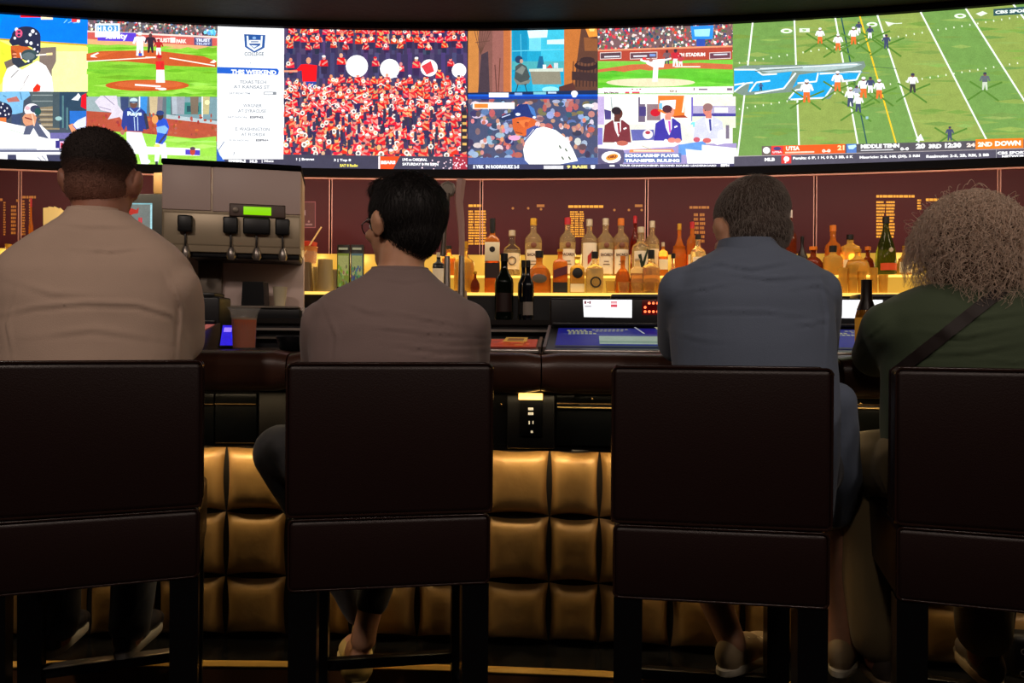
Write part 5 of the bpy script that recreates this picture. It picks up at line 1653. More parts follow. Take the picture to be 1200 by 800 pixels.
B_(996, 275, 2, 21, 'square', G_gold, L_gold, K_black, LB_w, 'ornate gold bottle with dark stopper', (.15, .4), off=-.15)
B_(1005, 292, 2, 28, 'flask', G_gold, L_gold, K_gold, None, 'wide low gold flask in front of the ornate gold bottle', off=-.27)
B_(1017, 289, 2, 18, 'round', G_brown, L_amber, K_orange, None, 'dark amber oval bottle left of the champagne bottle', off=-.17)
B_(1038, 254, 2, 23, 'champagne', G_green, None, K_black, plain('orange label', (206, 76, 34), .5), 'green champagne shaped bottle with orange label', (.08, .2), extra=disc(.42, .22, K_silver), off=-.24)
B_(1194, 253, 2, 17, 'rum', G_clear, L_pale, K_gold, LB_white, 'clear bottle with gold cap right of the curly hair', (.1, .55))
B_(544, 283, 1, 24, 'decanter', G_gold, L_gold, K_gold, None, 'clear gold shouldered bottle right of the dark haired head', off=-.37)
B_(514, 296, 1, 14, 'square', plain('black glass', (24, 22, 22), .2), None, K_silver, LB_white, 'black bottle with white label touching the dark haired head', (.1, .6), off=-.40)
B_(526, 288, 2, 16, 'decanter', G_amber, L_amber, K_black, None, 'amber bottle behind the tap handles')
B_(557, 318, 1, 11, 'round', G_brown, L_amber, K_gold, None, 'small brown bottle by the mauve shoulder', off=-.42)
# wine bottles on the work counter, tilted pair
B_(591, 297, 0, 22, 'wine', G_dark, None, K_black, LB_dark, 'large black wine bottle standing on the work counter', (.12, .4), group='wine bottles on the work counter')
B_(613.5, 305, 0, 13, 'wine', plain('near black glass', (16, 18, 26), .15), None, K_black, LB_black, 'slim black wine bottle behind the large one', (.1, .3), off=-.86, group='wine bottles on the work counter')
B_(619, 305, 0, 14, 'wine', plain('near black glass', (16, 18, 26), .15), None, K_black, plain('pale grey label', (150, 140, 130), .6), 'slim black wine bottle with a pale label', (.08, .3), off=-.95, group='wine bottles on the work counter')
# left end, behind the broad man
B_(36, 232, 2, 5, 'wine', G_orange, L_amber, K_red, None, 'thin orange bottle at the far left of the wall', off=-.15)
for (px, yt, wv) in ((10, 286, 26), (-20, 262, 22), (-52, 258, 20)):
    B_(px, yt, 2, wv, 'flask' if px > 0 else 'rum', G_gold, L_gold, K_gold, None, {10: 'gold flask low at the left edge of the picture', -20: 'gold bottle past the left edge, nearer one', -52: 'gold bottle past the left edge, farther one'}[px])
# right end
for (px, yt, wv, g_, s_) in ((1222, 262, 18, G_orange, 'orange bottle past the right edge'), (1250, 258, 18, G_clear, 'clear bottle past the right edge')):
    B_(px, yt, 2, wv, 'rum', g_, L_amber, K_gold, LB_w, s_, (.1, .5))
for (px, yt, k, g_, l_, s_) in ((1060, 288, 'flask', G_gold, L_gold, 'gold bottle left of the curly hair'), (1085, 270, 'rum', G_amber, L_amber, 'amber bottle behind the curly hair, left'), (1120, 270, 'decanter', G_clear, L_pale, 'clear bottle behind the curly hair, middle'), (1155, 268, 'square', G_orange, L_amber, 'orange bottle behind the curly hair, right'), (855, 262, 'rum', G_clear, L_pale, 'clear bottle hidden by the grey haired head, left'), (885, 262, 'square', G_amber, L_amber, 'amber bottle hidden by the grey haired head, right')):
    if px in (1060,):
        B_(px, yt, 2, 18, k, g_, l_, K_gold, LB_w, s_, (.1, .45))

# crystal bowls and glasses along the lower tier


def tumbler(px, ybase_off, hpx, wpx, desc, z, off, grp, mat='clear', flip=False, name='glass_tumbler'):
    x = Wx(px, off, 330)
    Y = Wy(x) + off
    h = hpx / F * Y
    r = wpx / F * Y / 2
    k = .8
    mb_ = MB()
    if flip:
        mb_.lathe([(r, 0), (r * .98, .002), (r * k, h), (r * k * .9, h), (r * .9, .004)], 20)
    else:
        mb_.lathe([(r * k, 0), (r * k, .003), (r, h), (r * .94, h), (r * k * .9, .008)], 20)
    o_ = mb_.build(name, M[mat] if mat in M else mat, None, 50)
    o_.location = (x, Y, z + .0006)
    tag(o_, desc, 'glass', grp)
    return o_


g_ = 'small glasses along the lower tier'
for i, (px, hp, wp) in enumerate(((716, 14, 13), (731, 13, 14), (746, 12, 15), (762, 13, 15), (777, 12, 14))):
    tumbler(px, 0, hp, wp, ['small crystal glass right of the horseshoe bottle', 'small crystal glass under the orange flask', 'small crystal glass under the check marked bottle', 'small crystal glass under the crystal decanter', 'small crystal glass at the slate blue shoulder'][i], T1, -.43, g_, glassy('crystal', (245, 225, 165), .08, .9, 1.4))
g2 = 'tall gold lit glasses right of the grey haired man'
for i, (px, hp, wp) in enumerate(((988, 30, 11), (999, 33, 12), (1010, 26, 10), (1024, 30, 9), (1035, 22, 11))):
    tumbler(px, 0, hp, wp, ['tall glass nearest the slate blue shoulder', 'tallest gold lit glass above the white display', 'glass behind the beer bottle neck', 'narrow glass under the champagne shaped bottle', 'short glass left of the green shoulder'][i], T1, -.40, g2, G_gold)
# cups and boxes left of the man with glasses
FR = plain('frosted cup', (190, 170, 120), .4, trans=.35)
g3 = 'stacked plastic cups beside the soda dispenser'
for i, (px, z, hp, wp) in enumerate(((357, T1, 34, 20), (381, T1, 38, 21), (393, T1, 27, 15), (372, T1, 30, 14))):
    tumbler(px, 0, hp, wp, ['upturned plastic cup against the soda dispenser', 'upturned plastic cup under the wall joint', 'small upturned cup left of the green box', 'upturned cup between the two larger ones'][i], z, [-.42, -.40, -.34, -.33][i], g3, FR if i else plain('taupe cup', (120, 95, 60), .4, trans=.2), True, 'plastic_cup')
x = Wx(361, -.25, 290); Y = Wy(x) - .25
t = empty('cup_holder', (x, Y, T2 + .0006), 0, 'clear holder of cups with a straw sticking out', 'holder')
mb = MB(); mb.lathe([(.036, 0), (.046, .13), (.044, .13), (.034, .004)], 24); mb.build('cup', M['clear_plastic'], t, 50)
mb = MB(); mb.lathe([(.040, .06), (.047, .14), (.05, .142), (.045, .14), (.038, .062)], 24); mb.build('cup', plain('peach cup', (205, 130, 70), .4, trans=.3), t, 50)
mb = MB(); mb.lathe([(.042, .14), (.046, .165), (.02, .172)], 24); mb.build('red_lid', plain('red packets', (200, 60, 40), .5), t, 50)
mb = MB(); mb.tube([(-.05, -.05, .03), (.075, -.03, .24)], .004, 8); mb.build('straw', plain('pale straw', (245, 205, 150), .4), t, 50)
for (px, c1, c2, nm) in ((403, (150, 165, 60), (206, 206, 120), 'yellow green picture box left of the man with glasses'), (419, (96, 130, 130), (190, 196, 120), 'blue green picture box touching the man with glasses')):
    x = Wx(px, -.36, 300); Y = Wy(x) - .36
    zt_, zb_ = P(px, 287, Y).z, T1 + .02
    t = empty('picture_box', (x, Y, zb_), R(3), nm, 'box', 'two small picture boxes on a clear shelf')
    w_ = 14.6 / F * Y
    mb = MB(); mb.box((0, 0, (zt_ - zb_) / 2), (w_, .03, zt_ - zb_), .002); mb.build('box', plain('box black', (26, 24, 22), .4), t, 30)
    hh = zt_ - zb_
    f = Feed(lambda u, v: (u * w_ * .45, -.0155, v * hh), None, None, .0002)
    f.rect(-1, .04, 1, .8, c1); f.rect(-.9, .3, .9, .75, c2)
    for k in range(24):
        f.ell(rnd.uniform(-.9, .9), rnd.uniform(.06, .5), .16, .05, jit(c1, 50), 6)
    f.rect(-.8, .88, .8, .93, (200, 190, 150))
    f.build('picture', screen_material('emissive card', .45), t)  # the printed card emits by itself
x = Wx(408, -.36, 320); Y = Wy(x) - .36
mb = MB(); mb.box((0, 0, .014), (.19, .08, .006), .002)
mb.box((-.07, 0, .0055), (.02, .07, .011)); mb.box((.07, 0, .0055), (.02, .07, .011))
o = mb.build('glass_shelf', plain('lit acrylic shelf', (230, 200, 110), .2, trans=.4), None, 30); o.location = (x, Y, T1 + .0006); o.rotation_euler = (0, 0, R(3)); tag(o, 'small clear shelf carrying the two picture boxes', 'shelf')
# small poster with number on the wall
f = Feed(curved(lambda x: Wy(x) + .008), None, 30, .0001)
f.rect(349, 236, 370, 267, (190, 90, 90)); f.rect(349, 237, 369, 266, (110, 34, 36)); f.text('1901', 346, 252.5, 12, 6.5, (225, 170, 160), .03); f.rect(351, 255.5, 355, 256.3, (200, 140, 130)); f.rect(351, 257.4, 356, 258.2, (200, 140, 130)); f.rect(358, 262, 366, 264, (200, 130, 120)); f.ell(362, 259.5, 1.3, 1.3, (200, 130, 120))
o = f.build('wall_plaque', screen_material('glowing plaque print', .55), None); tag(o, 'small dark red plaque with pale numerals by the soda dispenser', 'plaque')  # glow put into the plaque so its print shows
# white frosted cup in front of the gold shouldered bottle
tumbler(540, 0, 34, 18, 'white paper cup in front of the gold shouldered bottle', 1.195, -.88, None, plain('mauve white cup', (205, 180, 165), .6), True, 'paper_cup')
# tap handles
for i, (px, yt, nm) in enumerate(((524, 212, 'grey tap handle with a round medallion'), (541, 210, 'tall wavy clear tap handle'))):
    Y = 3.05
    b_ = P(px, 300, Y)
    top_ = P(px, yt, Y).z
    t = empty('tap_handle', (b_.x, Y, 1.196), 0, nm, 'tap handle', 'beer tap handles beside the dark haired head')
    mb = MB(); mb.tube([(0, 0, 0), (0, 0, .10), (0, 0, b_.z - 1.196)], [.022, .016, .012], 12); mb.build('tap_post', M['steel'], t, 50)
    zb_ = b_.z - 1.196; zt_ = top_ - 1.196
    if i == 0:
        pts = [(-.018, 0, zb_), (-.012, 0, zb_ + .1), (-.004, 0, zb_ + .18), (0, 0, zt_ - .05)]
        mb = MB(); mb.tube(pts, [.012, .009, .009, .012], 10); mb.build('handle', M['steel_dim'], t, 50)
        mb = MB(); n8 = []
        T_ = Matrix.Translation((0, 0, zt_ - .035)) @ Matrix.Rotation(R(90), 4, 'X')
        mb.lathe([(.034, -.006), (.036, 0), (.034, .006), (.026, .008), (.025, .006), (.012, .006)], 8, mtx=T_)
        mb.build('medallion', M['steel_dim'], t, 30)
    else:
        pts = [(0, 0, zb_), (0, 0, zb_ + .06), (-.004, 0, zb_ + .14), (-.012, 0, zb_ + .22), (-.010, 0, zb_ + .27), (-.004, 0, zt_)]
        mb = MB(); mb.tube(pts, [.012, .013, .016, .017, .021, .020], 6); mb.build('handle', plain('clear grip', (225, 180, 168), .2, trans=.1), t, 30)
# napkins fan behind the broad man, lit gold
xn = Wx(53, -.2, 290)
zn = P(53, 274, Wy(xn) - .2).z - T2
t = empty('napkin_holder', (xn, Wy(xn) - .2, T2 + .0006), 0, 'holder with a fan of pale folded napkins left of the broad man neck', 'napkin holder')
mb = MB(); mb.lathe([(.045, 0), (.046, .004), (.034, zn * .6), (.03, zn + .02), (.027, zn + .02), (.03, .01)], 20)
mb.build('cup', M['steel_dim'], t, 50)
for k in range(7):
    a_ = R(8 + 13 * k)
    mb = MB()
    L_ = .16 - .004 * k
    mb.prism([(-.02, .006 * k - .02, zn - .02), (L_ * math.cos(a_), .006 * k - .02, zn + L_ * math.sin(a_)), (L_ * math.cos(a_ + .28), .006 * k - .01, zn + L_ * math.sin(a_ + .28))], (0, .003, 0))
    mb.build('napkin', plain('pale napkin', (250, 222, 150), .6), t, 20)
# beer bottle on the counter by the curly haired woman
p = P(1015, 373, 2.42)
zb_ = CZ + .001
t = empty('beer_bottle', (p.x, 2.46, zb_ + .10), 0, 'beer bottle with gold label and dark neck by the green shoulder', 'bottle')
bpy.data.objects.remove(t)
bp_ = on_front(1015, -0.125, 1.0832)
t = empty('beer_bottle', bp_, 0, 'beer bottle with gold body and dark neck foil by the green shoulder', 'bottle')
bh = P(1015, 328, bp_.y).z - 1.0832
mb = MB(); mb.lathe([(.027, 0), (.0295, .005), (.0295, bh * .52), (.024, bh * .62), (.014, bh * .74), (.0125, bh * .95), (.0135, bh * .955), (.0135, bh)], 22)
mb.build('glass', glassy('beer gold', (200, 130, 30), trans=.5), t, 50)
mb = MB(); mb.lathe([(.0262, bh * .60), (.0155, bh * .74), (.0142, bh * .95), (.0148, bh * 1.0), (.010, bh * 1.005)], 22, caps=False)
mb.build('neck_foil', plain('dark foil', (34, 22, 18), .4), t, 50)
mb = MB(); mb.lathe([(.0300, bh * .1), (.0302, bh * .5)], 22, caps=False)
mb.build('label', plain('gold paper label', (222, 160, 44), .5, emit=rgb(255, 170, 50), estr=.12), t, 50)  # faint glow put into the paper label
# ---------------------------------------------------------------- people
def prim_mesh(prims):
    mb_ = MB()
    for p in prims:
        k = p[0]
        if k == 'ell':
            _, mtx, r_ = p
            bm = bmesh.new()
            bmesh.ops.create_icosphere(bm, subdivisions=3, radius=1)
            bmesh.ops.scale(bm, vec=r_, verts=bm.verts)
            mb_.bm_add(bm, mtx)
        elif k == 'cap':
            _, pts, rs = p
            pts = [Vector(q) for q in pts]
            for i in range(len(pts) - 1):
                a_, b_ = pts[i], pts[i + 1]
                ra, rb = rs[i], rs[i + 1]
                mb_.tube([a_, a_.lerp(b_, .5), b_], [ra, (ra + rb) / 2, rb], 20)
            for q, r_ in zip(pts, rs):
                bm = bmesh.new()
                bmesh.ops.create_icosphere(bm, subdivisions=3, radius=r_)
                mb_.bm_add(bm, Matrix.Translation(q))
        elif k == 'loft':
            mb_.loft(p[1])
        elif k == 'box':
            mb_.box((0, 0, 0), p[2], p[3], 2, p[1])
    return mb_


def blob(name, prims, mat, parent, inv, voxel=.007, smooth=6, post=None, sfac=.5):
    me = prim_mesh(prims).mesh('tmp')
    ob = bpy.data.objects.new('tmp', me)
    COL.objects.link(ob)
    m_ = ob.modifiers.new('r', 'REMESH'); m_.mode = 'VOXEL'; m_.voxel_size = voxel
    if smooth:
        s_ = ob.modifiers.new('s', 'SMOOTH'); s_.iterations = smooth; s_.factor = sfac
    dg = bpy.context.evaluated_depsgraph_get()
    out = bpy.data.meshes.new_from_object(ob.evaluated_get(dg))
    bpy.data.objects.remove(ob); bpy.data.meshes.remove(me)
    out.name = name
    if post:
        post(out)
    out.transform(inv)
    out.materials.clear(); out.materials.append(mat)
    out.polygons.foreach_set('use_smooth', [True] * len(out.polygons))
    o_ = bpy.data.objects.new(name, out)
    link(o_, parent)
    return o_


def folds(lst, noise_amp=.0022, noise_s=9.0):
    """cloth folds: soft grooves running along lines on the back of the garment"""
    cr, sr = math.cos(ROLL), math.sin(ROLL)
    def fn(me):
        n = len(me.vertices)
        co = np.empty(n * 3, np.float32); me.vertices.foreach_get('co', co); co = co.reshape(-1, 3)
        no = np.empty(n * 3, np.float32); me.vertices.foreach_get('normal', no); no = no.reshape(-1, 3)
        u = co[:, 0] / co[:, 1] * F; v = (CAMZ - co[:, 2]) / co[:, 1] * F
        px = 600 + u * cr - v * sr; py = HY + u * sr + v * cr
        d = np.zeros(n, np.float32)
        back = (no[:, 1] < .25)
        for (pts, w_, amp) in lst:
            best = np.full(n, 1e9, np.float32); sgn = np.zeros(n, np.float32); fade = np.ones(n, np.float32)
            m_ = len(pts) - 1
            for i in range(m_):
                ax, ay = pts[i]; bx, by = pts[i + 1]
                L2 = (bx - ax) ** 2 + (by - ay) ** 2
                tt = ((px - ax) * (bx - ax) + (py - ay) * (by - ay)) / L2
                tc = np.clip(tt, 0, 1)
                dx = px - (ax + tc * (bx - ax)); dy = py - (ay + tc * (by - ay))
                dist = np.hypot(dx, dy)
                s__ = ((bx - ax) * (py - ay) - (by - ay) * (px - ax)) / math.sqrt(L2)
                g = (i + tc) / m_
                sel = dist < best
                best[sel] = dist[sel]; sgn[sel] = s__[sel]; fade[sel] = np.sin(np.pi * np.clip(g[sel], .08, .92))
            q = sgn / w_
            prof_ = (np.exp(-((q + .8) ** 2) * 1.2) - np.exp(-(q ** 2) * 2.2) * .9)
            prof_ *= np.exp(-np.maximum(0, best - 3 * w_) / w_) * (best < 5 * w_)
            d += amp * prof_ * fade
        d *= back
        if noise_amp:
            for i in range(n):
                c = co[i]
                d[i] += noise_amp * noise.noise((c[0] * noise_s, c[1] * noise_s, c[2] * noise_s * 1.8))
        co = co + no * d[:, None]
        me.vertices.foreach_set('co', co.ravel().astype(np.float32))
        me.update()
    return fn


def ring(pxL, pxR, py, Y, hd, yaw=0.0, n=28, e=2.4, dy=0.0):
    a_, b_ = P(pxL, py, Y), P(pxR, py, Y)
    c = (a_ + b_) / 2; hw = (b_ - a_).length / 2
    out = []
    for k in range(n):
        t_ = 2 * math.pi * k / n
        ct, st = math.cos(t_), math.sin(t_)
        x = hw * math.copysign(abs(ct) ** (2 / e), ct)
        y = hd * math.copysign(abs(st) ** (2 / e), st)
        out.append(Vector((c.x + x, c.y + y * 1.0 + dy + x * math.tan(yaw), c.z)))
    return out


def inset(rg, k, dz=0):
    c = sum(rg, Vector()) / len(rg)
    return [c + (p - c) * k + Vector((0, 0, dz)) for p in rg]


def head_prims(H, s=1.0, jaw=1.0):
    def E(c, r_, rot=None):
        m_ = H @ Matrix.Translation(Vector(c) * s)
        if rot is not None:
            m_ = m_ @ rot
        return ('ell', m_, tuple(v * s for v in r_))
    pr = [E((0, -.012, .032), (.078, .098, .083)), E((0, .022, -.03), (.064, .066, .082)), E((0, .05, -.078), (.042, .036, .034)),
          E((0, -.02, -.05), (.058, .06, .06)),
          E((0, .094, -.018), (.011, .016, .012)), E((0, .088, .004), (.009, .012, .026)), E((0, .083, -.018), (.016, .012, .010)),
          E((0, .079, .026), (.05, .014, .010)), E((.045, .062, -.022), (.02, .02, .018)), E((-.045, .062, -.022), (.02, .02, .018)),
          E((0, .084, -.046), (.024, .009, .006)), E((0, .082, -.056), (.021, .010, .007)), E((0, .074, -.084), (.02, .014, .014))]
    for sg in (-1, 1):
        rt = Matrix.Rotation(sg * R(-28), 4, 'Z') @ Matrix.Rotation(R(-10), 4, 'X')
        pr.append(E((sg * .084, -.008, -.012), (.007, .021, .033), rt))
        pr.append(E((sg * .091, -.016, -.002), (.006, .014, .024), rt))
        pr.append(E((sg * .078, .004, -.034), (.007, .010, .012), rt))
    return pr


def head_extra(H, s, parent, inv, hair_mat):
    for sg in (-1, 1):
        c = H @ (Vector((sg * .031, .074, .006)) * s)
        mb_ = MB(); bm = bmesh.new(); bmesh.ops.create_uvsphere(bm, u_segments=16, v_segments=10, radius=.0125 * s)
        mb_.bm_add(bm, inv @ Matrix.Translation(c))
        e = mb_.build('eye', M['eye'], parent, 180)
        mb_ = MB(); bm = bmesh.new(); bmesh.ops.create_uvsphere(bm, u_segments=12, v_segments=8, radius=.0062 * s)
        mb_.bm_add(bm, inv @ Matrix.Translation(H @ (Vector((sg * .031, .0818, .006)) * s)))
        mb_.build('iris', M['iris'], e, 180)
        mb_ = MB()
        mb_.tube([inv @ (H @ (Vector((sg * x, y, z)) * s)) for (x, y, z) in ((.014, .092, .026), (.03, .091, .031), (.048, .080, .026))], [.003, .0042, .002], 6)
        mb_.build('eyebrow', hair_mat, parent, 60)
    mb_ = MB()
    mb_.tube([inv @ (H @ (Vector((x, y, z)) * s)) for (x, y, z) in ((-.022, .086, -.051), (0, .0935, -.0505), (.022, .086, -.051))], [.0015, .003, .0015], 6)
    mb_.build('mouth', plain('lips', (150, 80, 72), .5), parent, 60)


def hand(wrist, fdir, palm_n, side, s=1.0, curl=.5):
    """palm and five unequal bent fingers; fdir = pointing direction, palm_n = way the palm faces, side = towards the thumb"""
    f_ = Vector(fdir).normalized(); n_ = Vector(palm_n).normalized(); t_ = Vector(side).normalized()
    w_ = Vector(wrist)
    pr = []
    m_ = Matrix((t_, f_, n_)).transposed().to_4x4(); m_.translation = w_ + f_ * .05 * s
    pr.append(('ell', m_, (.041 * s, .054 * s, .016 * s)))
    for i, (o_, L_) in enumerate(((.030, .074), (.010, .083), (-.011, .077), (-.031, .060))):
        b_ = w_ + f_ * (.088 - abs(i - 1.2) * .004) * s + t_ * o_ * s
        pts = [b_ - f_ * .02, b_]
        a_ = curl * .5
        for seg in (.45, .3, .25):
            d = f_ * math.cos(a_) + n_ * math.sin(a_) + t_ * (o_ * 1.2) * (1 if seg == .45 else 0)
            pts.append(pts[-1] + d.normalized() * L_ * s * seg)
            a_ += curl
        pr.append(('cap', pts, [.0095 * s, .0095 * s, .0088 * s, .008 * s, .007 * s]))
    b_ = w_ + f_ * .025 * s + t_ * .03 * s
    pr.append(('cap', [b_, b_ + (t_ * .7 + f_ * .6 + n_ * .3).normalized() * .04 * s, b_ + (t_ * .5 + f_ * .9 + n_ * .5).normalized() * .072 * s], [.014 * s, .0105 * s, .0085 * s]))
    return pr


def limb(pts, rs):
    return ('cap', pts, rs)


def muscle(a, b, r0, r1, bulge=1.12, t=.35):
    a, b = Vector(a), Vector(b)
    return ('cap', [a, a.lerp(b, t), b], [r0, (r0 + (r1 - r0) * t) * bulge, r1])


def foot(heel, yaw, pitch=0.0, L=.26, r=1.0):
    """shoe shape: heel point on the sole, toes along yaw"""
    m_ = Matrix.Translation(Vector(heel)) @ Matrix.Rotation(yaw, 4, 'Z') @ Matrix.Rotation(pitch, 4, 'X')
    def e(c, r_):
        return ('ell', m_ @ Matrix.Translation(c), r_)
    return [e((0, .035, .045), (.034 * r, .042, .045)), e((0, .10, .042), (.036 * r, .07, .040)), e((0, .175, .032), (.044 * r, .065, .030)), e((.004, L - .05, .026), (.040 * r, .045, .024)),
            e((0, .11, .010), (.038 * r, .115, .011)), e((0, .19, .010), (.045 * r, .07, .011))], m_


def sole(m_, parent, inv, mat, L=.26, r=1.0):
    mb_ = MB(); n = 28; rings = []
    for z, k in ((-.004, .98), (.0, 1.03), (.014, 1.03), (.018, .97)):
        rg = []
        for i in range(n):
            a_ = 2 * math.pi * i / n
            y = L / 2 + (L / 2 + .004) * math.sin(a_) * k
            w_ = (.036 + .012 * math.exp(-((y - L * .72) / .06) ** 2)) * r * k
            rg.append(inv @ (m_ @ Vector((w_ * math.copysign(abs(math.cos(a_)) ** .75, math.cos(a_)), y, z))))
        rings.append(rg)
    mb_.loft(rings)
    return mb_.build('sole', mat, parent, 40)


def strands(name, pts_dirs, mat, parent, inv, rad=.0006, sides=3):
    """hair strands as thin tapering prisms; pts_dirs: list of polylines"""
    V_, F_ = [], []
    for pl in pts_dirs:
        n = len(pl)
        P_ = [inv @ Vector(p) for p in pl]
        base = len(V_)
        up = None
        for i, p in enumerate(P_):
            d = P_[min(i + 1, n - 1)] - P_[max(i - 1, 0)]
            d.normalize()
            if up is None:
                up = d.orthogonal().normalized()
            else:
                up = up - d * up.dot(d)
                up = up.normalized() if up.length > 1e-6 else d.orthogonal().normalized()
            sd = d.cross(up)
            r_ = rad * (1 - .7 * i / (n - 1))
            for k in range(sides):
                a_ = 2 * math.pi * k / sides
                V_.append(tuple(p + (up * math.cos(a_) + sd * math.sin(a_)) * r_))
        for i in range(n - 1):
            for k in range(sides):
                q, w_ = base + i * sides + k, base + i * sides + (k + 1) % sides
                F_.append((q, w_, w_ + sides, q + sides))
    me = bpy.data.meshes.new(name); me.from_pydata(V_, [], F_)
    me.materials.append(mat)
    me.polygons.foreach_set('use_smooth', [True] * len(me.polygons))
    o_ = bpy.data.objects.new(name, me); link(o_, parent)
    tag(o_, kind='stuff')
    return o_


hr = random.Random(11)


def short_hair(H, s, n, length, zmin, thick, lift=.6, back_z=-.085, ymax=.05):
    out = []
    while len(out) < n:
        d = Vector((hr.gauss(0, 1), hr.gauss(0, 1), hr.gauss(0, 1))).normalized()
        p = Vector((d.x * .081, -.016 + d.y * .1, .034 + d.z * .086))
        lim = zmin if p.y > -.04 else back_z
        if p.z < lim or (p.y > ymax and p.z < .075):
            continue
        p *= s * thick
        nrm = Vector((d.x / .081, d.y / .1, d.z / .086)).normalized()
        down = Vector((0, -.5, -1)) + Vector((hr.gauss(0, .25), hr.gauss(0, .25), hr.gauss(0, .25)))
        tan = (down - nrm * down.dot(nrm)).normalized()
        L_ = length * hr.uniform(.6, 1.3)
        pts = [p - nrm * .002, p + nrm * L_ * lift * .5 + tan * L_ * .3, p + nrm * L_ * lift * .62 + tan * L_ * .7, p + nrm * L_ * lift * .5 + tan * L_]
        out.append([H @ q for q in pts])
    return out


def surface_hair(name, ob, n, length, mat, parent, rad, lift):
    me = ob.data
    me.calc_loop_triangles()
    tr = me.loop_triangles
    cum, tot = [], 0.0
    for t_ in tr:
        tot += t_.area
        cum.append(tot)
    import bisect
    out = []
    for _ in range(n):
        t_ = tr[min(len(tr) - 1, bisect.bisect(cum, hr.uniform(0, tot)))]
        a_, b_, c_ = (me.vertices[i].co for i in t_.vertices)
        u, v = hr.random(), hr.random()
        if u + v > 1:
            u, v = 1 - u, 1 - v
        p = a_ + (b_ - a_) * u + (c_ - a_) * v
        nr = t_.normal
        dn = Vector((hr.gauss(0, .3), -.25 + hr.gauss(0, .3), -1 + hr.gauss(0, .3)))
        tg = (dn - nr * dn.dot(nr))
        tg = tg.normalized() if tg.length > 1e-4 else Vector((0, 0, -1))
        L_ = length * hr.uniform(.6, 1.3)
        out.append([p - nr * .001, p + nr * L_ * lift * .5 + tg * L_ * .3, p + nr * L_ * lift * .6 + tg * L_ * .7, p + nr * L_ * lift * .5 + tg * L_])
    return strands(name, out, mat, parent, Matrix.Identity(4), rad)


def headM(pxc, ytop, Y, yaw, pitch, s, roll=0.0):
    top = P(pxc, ytop, Y)
    H = Matrix.Translation((top.x, Y, top.z - .115 * s)) @ Matrix.Rotation(yaw, 4, 'Z') @ Matrix.Rotation(roll, 4, 'Y') @ Matrix.Rotation(pitch, 4, 'X')
    return H


SEAT = 0.728
HAIR_BLACK = material('near black hair', rgb(25, 20, 20), .55)
HAIR_BUZZ = material('buzzed hair', rgb(40, 30, 28), .8, bump=(260, .5, 'noise'))
_nt = HAIR_BUZZ.node_tree
_b = _nt.nodes['Principled BSDF']
_tc = _nt.nodes.new('ShaderNodeTexCoord'); _sx = _nt.nodes.new('ShaderNodeSeparateXYZ')
_mr = _nt.nodes.new('ShaderNodeMapRange'); _mr.inputs['From Min'].default_value = .745; _mr.inputs['From Max'].default_value = .84
_cr = _nt.nodes.new('ShaderNodeValToRGB')
_cr.color_ramp.elements[0].color = rgb(150, 100, 82); _cr.color_ramp.elements[1].color = rgb(40, 30, 28)
_nt.links.new(_tc.outputs['Object'], _sx.inputs[0]); _nt.links.new(_sx.outputs[2], _mr.inputs['Value'])
_nt.links.new(_mr.outputs[0], _cr.inputs['Fac']); _nt.links.new(_cr.outputs['Color'], _b.inputs['Base Color'])
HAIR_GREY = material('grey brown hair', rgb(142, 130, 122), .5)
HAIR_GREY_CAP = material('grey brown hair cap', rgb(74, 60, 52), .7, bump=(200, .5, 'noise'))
HAIR_CURL = material('sandy grey curls', rgb(226, 198, 176), .5, sheen=.2)
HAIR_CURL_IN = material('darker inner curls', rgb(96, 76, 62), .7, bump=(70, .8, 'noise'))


def cloth(name, c, scale=420, s_=.15, rough=.85):
    return material(name, rgb(c), rough, bump=(scale, s_, 'noise'), sheen=.15, vary=(6, .4, rgb(tuple(int(v * .9) for v in c))))


# ======== the broad man in beige
base = Vector((UV(115, 560)[0] * 1.88, 1.90, SEAT))
INV1 = Matrix.Translation(-base)
man = empty('person', base, 0, 'broad man with shaved dark head and beige shirt, seen from behind at far left', 'person')
Y = 1.90
yw = .12
RG = [ring(26, 204, 575, Y, .135, yw), ring(18, 212, 480, Y, .135, yw), ring(14, 216, 400, Y, .13, yw), ring(8, 220, 345, Y, .128, yw), ring(6, 221, 318, Y, .116, yw), ring(14, 213, 302, Y, .104, yw), ring(36, 198, 285, Y, .092, yw), ring(62, 176, 268, Y, .080, yw), ring(80, 153, 255, Y, .070, yw), ring(86, 145, 246, Y, .064, yw)]
H1 = headM(120, 155, 1.93, R(8), R(-6), 1.05)
neck = [P(117, 285, 1.90), P(118, 240, 1.91), P(120, 210, 1.92)]
ShL, ShR = P(14, 338, 1.88), P(203, 338, 1.92)
ElL, ElR = P(22, 398, 1.95), P(211, 398, 1.99)
WrL, WrR = P(70, 394, 2.26), P(168, 395, 2.30)
HipL, HipR = Vector((-1.12, 1.90, .81)), Vector((-.93, 1.93, .81))
KnL, KnR = Vector((-1.36, 2.24, .79)), Vector((-1.10, 2.24, .79))
AnL, AnR = P(68, 744, 2.02), P(152, 744, 2.02)
prims = [('loft', [inset(r_, .86) for r_ in RG])] + head_prims(H1, 1.05) + [('cap', neck, [.068, .066, .070]), ('ell', H1 @ Matrix.Translation((0, -.01, -.035)), (.076, .080, .07)),
         muscle(ShL, ElL, .052, .045), muscle(ShR, ElR, .052, .045), muscle(ElL, WrL, .044, .029), muscle(ElR, WrR, .044, .029),
         muscle(HipL, KnL, .085, .058), muscle(HipR, KnR, .085, .058), muscle(KnL, AnL, .055, .036), muscle(KnR, AnR, .055, .036)]
prims += hand(WrL, (.5, .8, -.1), (0, 0, -1), (1, 0, 0)) + hand(WrR, (-.4, .9, -.1), (0, 0, -1), (-1, 0, 0))
